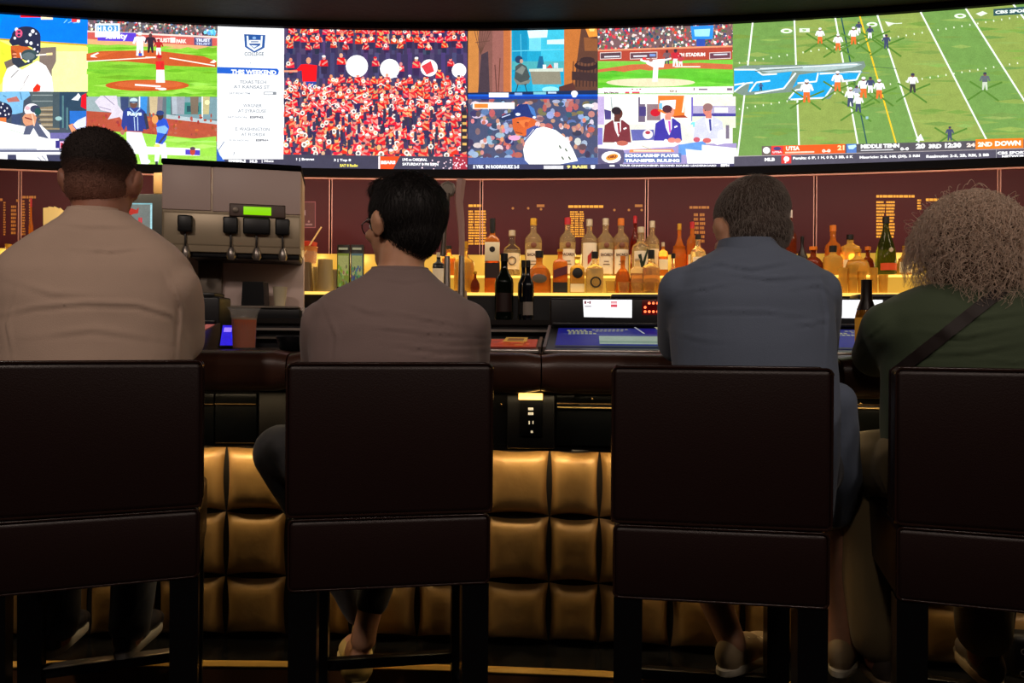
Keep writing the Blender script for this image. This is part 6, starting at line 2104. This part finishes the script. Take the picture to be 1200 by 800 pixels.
blob('body', prims, M['skin1'], man, INV1, .006, 5)
sh = [('loft', RG), muscle(ShL, ElL, .070, .064, 1.05), muscle(ShR, ElR, .070, .064, 1.05), muscle(ElL, WrL, .062, .040), muscle(ElR, WrR, .062, .040),
      ('loft', [ring(82, 149, 260, Y, .070), ring(86, 144, 244, Y + .005, .066)])]
SHIRT1 = cloth('beige shirt cloth', (222, 192, 172))
blob('shirt', sh, SHIRT1, man, INV1, .007, 16, folds([
    ([(2, 372), (40, 363), (100, 358), (160, 360), (200, 372), (212, 392)], 4.0, .006), ([(196, 330), (210, 360), (206, 420)], 3.5, .006), ([(14, 350), (6, 380), (12, 420)], 3.5, .005),
    ([(92, 294), (130, 297), (168, 293)], 3.0, .004), ([(190, 318), (205, 345), (214, 372)], 3.0, .004), ([(60, 262), (100, 268), (150, 268), (180, 262)], 4, .0025),
    ([(40, 398), (110, 390), (190, 402)], 5, .003), ([(20, 335), (60, 348), (120, 350)], 5, .003)]))
# collar fold
mb = MB(); rg = ring(85, 145, 246, Y + .004, .067, n=36); rg2 = [p + Vector((0, 0, -.028)) + (p - Vector((P(115, 246, Y).x, Y, p.z))) * .08 for p in rg]
mb.loft([[INV1 @ p for p in inset(rg, .97)], [INV1 @ p for p in rg], [INV1 @ p for p in rg2], [INV1 @ p for p in inset(rg2, .97)]], caps=False)
mb.build('collar', SHIRT1, man, 60)
pn = [('cap', [HipL, HipR], [.115, .115]), muscle(HipL, KnL, .10, .072), muscle(HipR, KnR, .10, .072), muscle(KnL, AnL + Vector((0, 0, .03)), .070, .052), muscle(KnR, AnR + Vector((0, 0, .03)), .070, .052)]
blob('trousers', pn, cloth('blue grey denim', (72, 76, 92)), man, INV1, .008, 6, folds([([(60, 735), (72, 715), (80, 700)], 3, .006), ([(150, 735), (160, 715), (170, 700)], 3, .006)]))
for A_, yw_ in ((AnL, R(14)), (AnR, R(8))):
    pr_, m_ = foot(Vector((A_.x, A_.y - .045, .264)), yw_)
    so = blob('shoe', pr_, plain('dark shoe', (34, 34, 42), .4), man, INV1, .006, 3)
    sole(m_, so, INV1, plain('pale sole', (170, 165, 160), .6))
hp = [('ell', H1 @ Matrix.Translation(Vector((0, -.017, .036)) * 1.05), (.0845, .1045, .088)), ('ell', H1 @ Matrix.Translation((0, -.024, -.034)), (.0745, .079, .064))]
hm = blob('hair', hp, HAIR_BUZZ, man, INV1, .006, 9)
surface_hair('hair_stubble', hm, 6000, .004, HAIR_BUZZ, man, .0006, .9)
head_extra(H1, 1.05, man, INV1, HAIR_BLACK)

# ======== the man with glasses
base = Vector((UV(464, 560)[0] * 1.88, 1.90, SEAT))
INV2 = Matrix.Translation(-base)
man = empty('person', base, 0, 'dark haired man with glasses and mauve grey shirt, head turned left', 'person')
Y = 1.90
RG = [ring(374, 552, 575, Y, .13), ring(368, 558, 480, Y, .13), ring(364, 562, 420, Y, .13), ring(362, 564, 385, Y, .122), ring(366, 560, 362, Y, .108), ring(380, 544, 347, Y, .094), ring(402, 524, 335, Y, .08), ring(426, 510, 324, Y, .068), ring(437, 502, 314, Y, .062)]
H2 = headM(472, 210, 1.93, R(48), R(-6), 1.04, R(3))
neck = [P(469, 345, 1.90), P(471, 300, 1.91), P(473, 265, 1.92)]
ShL, ShR = P(381, 380, 1.90), P(547, 380, 1.90)
ElL, ElR = P(378, 424, 1.98), P(549, 424, 1.98)
WrL, WrR = P(420, 397, 2.25), P(520, 397, 2.24)
HipL, HipR = Vector((-.38, 1.92, .81)), Vector((-.21, 1.92, .81))
KnL, KnR = Vector((-.655, 2.11, .795)), Vector((-.29, 2.22, .80))
AnL, AnR = Vector((-.455, 2.22, .30)), P(428, 736, 2.07)
prims = [('loft', [inset(r_, .86) for r_ in RG])] + head_prims(H2, 1.04) + [('cap', neck, [.062, .058, .052]),
         muscle(ShL, ElL, .046, .040), muscle(ShR, ElR, .046, .040), muscle(ElL, WrL, .040, .027), muscle(ElR, WrR, .040, .027),
         muscle(HipL, KnL, .08, .055), muscle(HipR, KnR, .08, .055), muscle(KnL, AnL, .052, .032), ('cap', [KnR, KnR.lerp(AnR, .35), KnR.lerp(AnR, .8), AnR, AnR + Vector((-.005, 0, -.03))], [.052, .055, .036, .034, .036])]
prims += hand(WrL, (.6, .7, -.1), (0, 0, -1), (1, 0, 0)) + hand(WrR, (-.5, .8, -.1), (0, 0, -1), (-1, 0, 0)) + foot(Vector((AnR.x - .012, AnR.y - .03, .172)), R(14))[0]
blob('body', prims, M['skin2'], man, INV2, .006, 5)
SHIRT2 = cloth('mauve grey shirt cloth', (150, 128, 124))
sh = [('loft', RG), muscle(ShL, ElL, .063, .058, 1.05), muscle(ShR, ElR, .063, .058, 1.05), muscle(ElL, WrL, .056, .038), muscle(ElR, WrR, .056, .038), ('loft', [ring(434, 504, 330, Y, .069), ring(437, 501, 313, Y + .004, .063)])]
blob('shirt', sh, SHIRT2, man, INV2, .007, 14, folds([
    ([(455, 366), (500, 376), (548, 384)], 2.4, .005), ([(430, 384), (500, 392), (562, 396)], 2.6, .005), ([(450, 404), (510, 412), (572, 412)], 2.6, .005), ([(470, 418), (530, 424), (575, 424)], 2.4, .004),
    ([(500, 398), (540, 404), (574, 402)], 2.2, .004), ([(380, 366), (392, 395), (388, 425)], 3.5, .004), ([(446, 328), (476, 333), (506, 328)], 2.5, .003), ([(400, 356), (430, 368), (460, 372)], 4, .003)]))
mb = MB(); rg = ring(436, 502, 314, Y + .004, .065, n=36); rg2 = [p + Vector((0, 0, -.03)) + (p - Vector((P(469, 314, Y).x, Y, p.z))) * .12 for p in rg]
mb.loft([[INV2 @ p for p in inset(rg, .97)], [INV2 @ p for p in rg], [INV2 @ p for p in rg2], [INV2 @ p for p in inset(rg2, .97)]], caps=False)
mb.build('collar', SHIRT2, man, 60)
cuff = KnR.lerp(AnR, .86)
pn = [('cap', [HipL, HipR], [.11, .11]), muscle(HipL, KnL, .10, .078), muscle(HipR, KnR, .10, .070), ('cap', [KnL, KnL.lerp(AnL, .5), AnL], [.080, .058, .040]), ('cap', [KnR, KnR.lerp(cuff, .4), cuff], [.070, .064, .046])]
blob('trousers', pn, cloth('charcoal trousers', (58, 58, 62)), man, INV2, .008, 6, folds([([(300, 520), (320, 540), (332, 560)], 4, .004)]))
pr_, m_ = foot(Vector((AnR.x - .014, AnR.y - .035, .168)), R(14), 0, .27, 1.12)
pr_ = [pr_[2], pr_[3], pr_[4], pr_[5], ('ell', m_ @ Matrix.Translation((0, .03, .028)), (.045, .045, .030)), ('ell', m_ @ Matrix.Translation((0, .10, .028)), (.046, .08, .030))]
so = blob('shoe', pr_, plain('cream suede shoe', (206, 178, 110), .8), man, INV2, .006, 3)
sole(m_, so, INV2, plain('cream sole', (220, 200, 140), .7), .27, 1.12)
pr_, m_ = foot(Vector((AnL.x, AnL.y + .01, .172)), R(4), 0, .18, .8)
so = blob('shoe', pr_, plain('cream suede shoe', (206, 178, 110), .8), man, INV2, .006, 3)
sole(m_, so, INV2, plain('cream sole', (220, 200, 140), .7), .18, .8)
hp = [('ell', H2 @ Matrix.Translation((0, -.026, .030)), (.092, .108, .100)), ('ell', H2 @ Matrix.Translation((0, -.040, -.018)), (.070, .080, .080)), ('ell', H2 @ Matrix.Translation((0, .035, .095)), (.066, .05, .034))]
hm = blob('hair', hp, HAIR_BLACK, man, INV2, .006, 6)
surface_hair('hair_strands', hm, 7000, .022, HAIR_BLACK, man, .0007, .35)
head_extra(H2, 1.04, man, INV2, HAIR_BLACK)
mb = MB()
GL = lambda x, y, z: INV2 @ (H2 @ Vector((x, y, z)))
for sg in (-1, 1):
    pts = [GL(sg * (.034 + .025 * math.cos(a_)), .100 - .006 * abs(math.cos(a_)), .004 + .019 * math.sin(a_)) for a_ in [2 * math.pi * k / 20 for k in range(21)]]
    mb.tube(pts, .0017, 6, False)
    mb.tube([GL(sg * .060, .094, .010), GL(sg * .076, .05, .010), GL(sg * .085, .0, .006), GL(sg * .086, -.012, -.010)], .0018, 6)
mb.tube([GL(-.009, .101, .006), GL(0, .104, .010), GL(.009, .101, .006)], .0017, 6)
gl = mb.build('glasses', plain('dark spectacle frame', (60, 46, 42), .3), man, 60)
for sg in (-1, 1):
    mb = MB(); mb.poly([GL(sg * (.034 + .024 * math.cos(a_)), .100 - .006 * abs(math.cos(a_)), .004 + .018 * math.sin(a_)) for a_ in [2 * math.pi * k / 18 for k in range(18)]])
    mb.build('lens', material('spectacle lens', rgb(240, 240, 245), .02, trans=1.0, ior=1.05), gl, 0)

# ======== the grey haired man in slate blue
base = Vector((UV(880, 560)[0] * 1.83, 1.84, SEAT))
INV3 = Matrix.Translation(-base)
man = empty('person', base, 0, 'grey haired man in a slate blue shirt, third from the left', 'person')
Y = 1.84
yw = -.08
RG = [ring(800, 968, 600, Y, .13, yw), ring(798, 976, 520, Y, .135, yw), ring(792, 976, 460, Y, .13, yw), ring(788, 972, 400, Y, .13, yw), ring(786, 970, 350, Y, .122, yw), ring(792, 966, 326, Y, .108, yw), ring(806, 952, 311, Y, .094, yw), ring(826, 930, 300, Y, .080, yw), ring(843, 909, 290, Y, .068, yw), ring(846, 905, 282, Y, .062, yw)]
H3 = headM(879, 212, 1.90, R(12), R(-18), 1.06)
neck = [P(877, 318, 1.86), P(878, 280, 1.88), P(879, 250, 1.89)]
ShL, ShR = P(799, 340, 1.86), P(956, 342, 1.82)
ElL, ElR = P(795, 402, 2.02), P(956, 405, 1.98)
WrL, WrR = P(832, 398, 2.24), P(925, 398, 2.20)
HipL, HipR = Vector((.50, 1.86, .81)), Vector((.70, 1.84, .81))
KnL, KnR = Vector((.42, 2.15, .79)), Vector((.90, 2.10, .78))
AnL, AnR = P(858, 752, 1.935), P(986, 762, 1.94)
prims = [('loft', [inset(r_, .86) for r_ in RG])] + head_prims(H3, 1.06) + [('cap', neck, [.064, .060, .054]),
         muscle(ShL, ElL, .047, .041), muscle(ShR, ElR, .047, .041), muscle(ElL, WrL, .041, .028), muscle(ElR, WrR, .041, .028),
         muscle(HipL, KnL, .085, .058), muscle(HipR, KnR, .085, .058), ('cap', [KnL, KnL.lerp(AnL, .35), KnL.lerp(AnL, .75), AnL], [.056, .062, .044, .036]), ('cap', [KnR, KnR.lerp(AnR, .35), KnR.lerp(AnR, .75), AnR], [.056, .062, .044, .036])]
prims += hand(WrL, (.6, .7, -.1), (0, 0, -1), (1, 0, 0)) + hand(WrR, (-.6, .7, -.1), (0, 0, -1), (-1, 0, 0))
blob('body', prims, M['skin2'], man, INV3, .006, 5)
SHIRT3 = cloth('slate blue shirt cloth', (112, 124, 146))
sh = [('loft', RG), muscle(ShL, ElL, .060, .057, 1.05), muscle(ShR, ElR, .060, .057, 1.05), ('loft', [ring(843, 908, 300, Y, .070), ring(845, 906, 281, Y + .004, .065)]), ('cap', [P(980, 470, 1.88), P(984, 560, 1.93), P(978, 600, 1.97)], [.05, .055, .045])]
blob('shirt', sh, SHIRT3, man, INV3, .007, 12, folds([
    ([(800, 344), (830, 339), (856, 334)], 2.4, .005), ([(792, 371), (850, 366), (905, 368), (960, 374)], 2.6, .004), ([(826, 308), (880, 318), (935, 308)], 3.4, .006), ([(846, 322), (900, 329), (962, 325)], 3.0, .005),
    ([(925, 384), (955, 380), (975, 376)], 2.2, .005), ([(935, 340), (960, 336), (974, 348)], 3, .004), ([(790, 392), (820, 400), (850, 402)], 3, .003), ([(806, 320), (840, 312), (866, 306)], 3, .004), ([(960, 330), (968, 365), (966, 420)], 3, .004)]))
mb = MB(); rg = ring(844, 907, 281, Y + .004, .067, n=36); rg2 = [p + Vector((0, 0, -.032)) + (p - Vector((P(876, 281, Y).x, Y, p.z))) * .14 for p in rg]
mb.loft([[INV3 @ p for p in inset(rg, .97)], [INV3 @ p for p in rg], [INV3 @ p for p in rg2], [INV3 @ p for p in inset(rg2, .97)]], caps=False)
mb.build('collar', SHIRT3, man, 60)
pn = [('cap', [HipL, HipR], [.112, .112]), ('cap', [HipL, KnL, KnL.lerp(AnL, .10)], [.10, .086, .080]), ('cap', [HipR, KnR, KnR.lerp(AnR, .10)], [.10, .088, .082])]
blob('shorts', pn, cloth('navy shorts', (40, 44, 58)), man, INV3, .008, 6, folds([]))
for A_, yw_, nm in ((AnL, R(-48), ''), (AnR, R(-35), '')):
    pr_, m_ = foot(Vector((A_.x + math.sin(yw_) * .05, A_.y - math.cos(yw_) * .05, .264)), yw_)
    so = blob('shoe', pr_, plain('pale sneaker', (176, 152, 116), .7), man, INV3, .006, 3)
    sole(m_, so, INV3, plain('white sole', (225, 215, 190), .6))
    mb = MB()
    for k in range(4):
        mb.tube([INV3 @ (m_ @ Vector((s_ * .022, .10 + k * .022, .078 - k * .006 - abs(s_) * .004))) for s_ in (-1, -.3, .3, 1)], .0025, 5)
    mb.build('laces', M['cream'], so, 60)
hp = [('ell', H3 @ Matrix.Translation((0, -.020, .036)), (.0865, .106, .0885)), ('ell', H3 @ Matrix.Translation((0, -.040, -.030)), (.0765, .076, .066))]
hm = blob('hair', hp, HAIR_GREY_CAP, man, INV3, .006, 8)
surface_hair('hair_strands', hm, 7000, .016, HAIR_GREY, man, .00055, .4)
head_extra(H3, 1.06, man, INV3, HAIR_GREY)

# ======== the curly haired woman
base = Vector((UV(1140, 560)[0] * 1.80, 1.82, SEAT))
INV4 = Matrix.Translation(-base)
wom = empty('person', base, 0, 'woman with big sandy curls and dark green shirt at far right', 'person')
Y = 1.82
yw = -.10
RG = [ring(1052, 1236, 600, Y, .135, yw), ring(1044, 1240, 530, Y, .14, yw), ring(1042, 1244, 470, Y, .13, yw), ring(1042, 1240, 420, Y, .125, yw), ring(1030, 1242, 390, Y, .12, yw), ring(1030, 1236, 368, Y, .106, yw), ring(1042, 1222, 354, Y, .092, yw), ring(1060, 1200, 343, Y, .076, yw), ring(1084, 1180, 333, Y, .064, yw)]
H4 = headM(1130, 240, 1.88, R(-8), R(-14), .98)
neck = [P(1136, 360, 1.84), P(1134, 315, 1.86), P(1132, 285, 1.87)]
ShL, ShR = P(1040, 382, 1.84), P(1232, 385, 1.78)
ElL, ElR = P(1024, 424, 2.02), P(1262, 424, 1.90)
WrL, WrR = P(1080, 403, 2.16), P(1190, 403, 2.10)
HipL, HipR = Vector((1.02, 1.84, .81)), Vector((1.21, 1.82, .81))
KnL, KnR = Vector((.975, 2.09, .78)), Vector((1.30, 2.03, .79))
AnL, AnR = P(1030, 772, 1.88), P(1152, 768, 1.88)
prims = [('loft', [inset(r_, .86) for r_ in RG])] + head_prims(H4, .98) + [('cap', neck, [.054, .050, .046]),
         muscle(ShL, ElL, .048, .040), muscle(ShR, ElR, .048, .040), muscle(ElL, WrL, .040, .026), muscle(ElR, WrR, .040, .026),
         muscle(HipL, KnL, .085, .058), muscle(HipR, KnR, .085, .058), muscle(KnL, AnL, .055, .036), muscle(KnR, AnR, .055, .036)]
prims += hand(WrL, (.6, .6, -.1), (0, 0, -1), (1, 0, 0), .92) + hand(WrR, (-.6, .6, -.1), (0, 0, -1), (-1, 0, 0), .92)
blob('body', prims, M['skin1'], wom, INV4, .006, 5)
SHIRT4 = cloth('dark green shirt cloth', (74, 88, 64))
mid = ShL.lerp(ElL, .78)
mid2 = ShR.lerp(ElR, .78)
sh = [('loft', RG), ('cap', [ShL, mid], [.062, .062]), ('cap', [ShR, mid2], [.062, .062]), ('cap', [P(1062, 500, 1.86), P(1060, 530, 1.9)], [.055, .05])]
so4 = blob('shirt', sh, SHIRT4, wom, INV4, .007, 12, folds([
    ([(1085, 392), (1130, 398), (1200, 384)], 3.5, .006), ([(1078, 418), (1140, 416), (1205, 404)], 3.5, .006), ([(1096, 372), (1150, 376), (1206, 368)], 4, .005), ([(1015, 400), (1030, 388), (1046, 372)], 3, .005), ([(1040, 470), (1050, 500), (1044, 530)], 4, .005), ([(1150, 424), (1190, 428), (1230, 420)], 3, .004)]))
pn = [('cap', [HipL, HipR], [.115, .115]), ('cap', [HipL, KnL], [.105, .088]), ('cap', [HipR, KnR], [.105, .085])]
KH = cloth('khaki trousers', (150, 130, 92))
blob('trousers', pn + [('cap', [KnL, KnL.lerp(AnL, .5), AnL + Vector((0, 0, .06))], [.086, .078, .068]), ('cap', [KnR, KnR.lerp(AnR, .5), AnR + Vector((0, 0, .06))], [.084, .074, .064])], KH, wom, INV4, .008, 6,
     folds([([(1030, 560), (1040, 580), (1052, 592)], 3, .005), ([(1044, 555), (1052, 572), (1060, 590)], 3, .005), ([(1004, 612), (1030, 606), (1060, 604)], 4, .005), ([(1030, 640), (1036, 680), (1036, 730)], 5, .004)]))
for A_, yw_ in ((AnL, R(-10)), (AnR, R(-16))):
    pr_, m_ = foot(Vector((A_.x, A_.y - .05, .2635)), yw_, 0, .24, .95)
    so = blob('shoe', pr_, plain('grey shoe', (96, 84, 74), .6), wom, INV4, .006, 3)
    sole(m_, so, INV4, plain('pale sole two', (170, 150, 120), .6), .24, .95)
head_extra(H4, .98, wom, INV4, HAIR_CURL_IN)
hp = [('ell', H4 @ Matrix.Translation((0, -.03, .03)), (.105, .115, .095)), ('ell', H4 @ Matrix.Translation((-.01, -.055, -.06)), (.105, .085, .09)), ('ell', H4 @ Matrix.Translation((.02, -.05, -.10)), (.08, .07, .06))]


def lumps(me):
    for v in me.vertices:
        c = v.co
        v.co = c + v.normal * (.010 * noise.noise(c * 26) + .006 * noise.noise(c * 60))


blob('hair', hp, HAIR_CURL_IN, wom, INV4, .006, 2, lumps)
cur = []
for i in range(3600):
    while True:
        d = Vector((hr.gauss(0, 1), hr.gauss(0, 1), hr.gauss(0, 1))).normalized()
        if d.y < .55:
            break
    p = Vector((d.x * .095, -.03 + d.y * .105, .0 + d.z * .115))
    if p.z < -.02 and p.y > .0:
        continue
    L_ = hr.uniform(.05, .13)
    out = Vector((d.x * 1.0, d.y * .9, d.z * .7 + .25)).normalized()
    n = 18
    turns = hr.uniform(1.2, 2.8)
    ra = hr.uniform(.006, .016)
    ph = hr.uniform(0, 6.28)
    pts = []
    for k in range(n):
        t_ = k / (n - 1)
        reach = (.062 if d.z > -.2 else .05) * hr.uniform(.96, 1.04)
        c = p + out * reach * math.sin(min(1, t_ * 1.1) * 1.5) * (L_ / .10) ** .5 * .85
        c += Vector((d.x * .012, -.006, -1)) * (L_ * t_ ** 1.8) * .62
        rr = ra * (0.35 + .65 * t_)
        a_ = ph + turns * 6.28 * t_
        side = Vector((0, 0, 1)).cross(out)
        if side.length < .1:
            side = Vector((1, 0, 0))
        side.normalize()
        up_ = out.cross(side)
        c += side * math.cos(a_) * rr + up_ * math.sin(a_) * rr * .8 + out * math.sin(a_ * 1.0) * rr * .5
        pts.append(H4 @ c)
    cur.append(pts)
for i in range(70):
    a0 = hr.uniform(0, 6.28); el = hr.uniform(.1, 1.4)
    d = Vector((math.cos(a0) * math.cos(el), min(.3, math.sin(a0) * math.cos(el)), math.sin(el)))
    p = Vector((d.x * .13, -.03 + d.y * .13, d.z * .145))
    s1 = Vector((hr.gauss(0, 1), hr.gauss(0, 1), hr.gauss(0, .5))).normalized()
    hh = hr.uniform(.006, .028); ww = hr.uniform(.01, .04)
    cur.append([H4 @ (p + d * hh * math.sin(math.pi * k / 11 * .9) + s1 * ww * (k / 11 - .5)) for k in range(12)])
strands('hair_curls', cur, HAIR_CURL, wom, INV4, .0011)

# shoulder strap laid on the back of the green shirt
from mathutils.bvhtree import BVHTree
me_ = so4.data
bvh = BVHTree.FromPolygons([v.co + base for v in me_.vertices], [tuple(p.vertices) for p in me_.polygons])
cent, sidev = [], []
N = 26
for i in range(N + 1):
    t_ = i / N
    x, y = 1176 + (1046 - 1176) * t_, 338 + (440 - 338) * t_
    org = Vector((0, 0, CAMZ)); d = (P(x, y, 1.0) - org).normalized()
    loc, nrm, idx, dist = bvh.ray_cast(org, d)
    if loc is None:
        continue
    cent.append((loc - d * .004, nrm))
vs, fs = [], []
for i, (c, n_) in enumerate(cent):
    tng = (cent[min(i + 1, len(cent) - 1)][0] - cent[max(i - 1, 0)][0]).normalized()
    sd = tng.cross(n_).normalized() * .014
    for (s_, h) in ((-1, 0), (-1, .003), (1, .003), (1, 0)):
        vs.append(INV4 @ (c + sd * s_ + n_ * h))
for i in range(len(cent) - 1):
    for k in range(4):
        q = i * 4 + k; w_ = i * 4 + (k + 1) % 4
        fs.append((q, w_, w_ + 4, q + 4))
mb = MB(); mb.add(vs, fs)
mb.build('shoulder_strap', plain('dark brown strap', (34, 22, 20), .6), wom, 30)

# dark pouch on her lap, bag and leaflet near the right stools
p = P(1040, 556, 1.93)
mb = MB(); mb.box((0, 0, 0), (.075, .03, .095), .014, 3, Matrix.Rotation(R(-25), 4, 'Y'))
o = mb.build('pouch', plain('black pouch', (14, 13, 14), .5), None, 40); o.location = p
tag(o, 'small black pouch hanging at the khaki lap of the curly haired woman', 'pouch')
Yb = 2.02
a_, b_ = P(1180, 740, Yb), P(1216, 792, Yb)
mb = MB(); mb.box((0, 0, 0), (b_.x - a_.x, .07, a_.z - b_.z), .02, 3)
t = empty('handbag', ((a_.x + b_.x) / 2, Yb, (a_.z + b_.z) / 2), R(-12), 'black patterned handbag low at the right edge', 'bag')
mb.build('bag_body', plain('black bag', (14, 12, 16), .5), t, 40)
mb = MB(); hx = (b_.x - a_.x) * .3; hz = (a_.z - b_.z) / 2
mb.tube([(-hx, 0, hz * .9), (-hx * .8, 0, hz + .05), (0, 0, hz + .16), (hx * .8, 0, hz + .05), (hx, 0, hz * .9)], .005, 8)
mb.build('handle', plain('black bag', (14, 12, 16), .5), t, 40)
for (x, z) in ((-.01, .02), (.01, -.015), (-.012, -.04), (.018, .035)):
    mb = MB(); mb.tube([(x + .008 * math.cos(k * .8), -.0365, z + .008 * math.sin(k * .8)) for k in range(7)], .0015, 5)
    mb.build('pattern_ring', plain('pale ring print', (120, 115, 115), .5), t, 40)
Yc = 2.06
q = [P(1009, 664, Yc), P(1014, 672, Yc), P(1026, 708, Yc), P(1026, 749, Yc), P(1015, 742, Yc)]
c = sum(q, Vector()) / 5
mb = MB(); mb.prism([v - c for v in q], (0, .003, 0))
o = mb.build('leaflet', M['paper'], None, 0); o.location = c
tag(o, 'narrow white leaflet hanging beside the leg of the curly haired woman', 'leaflet')
print('TOTAL objects', len(bpy.data.objects), 'tris', sum(len(m.polygons) for m in bpy.data.meshes))
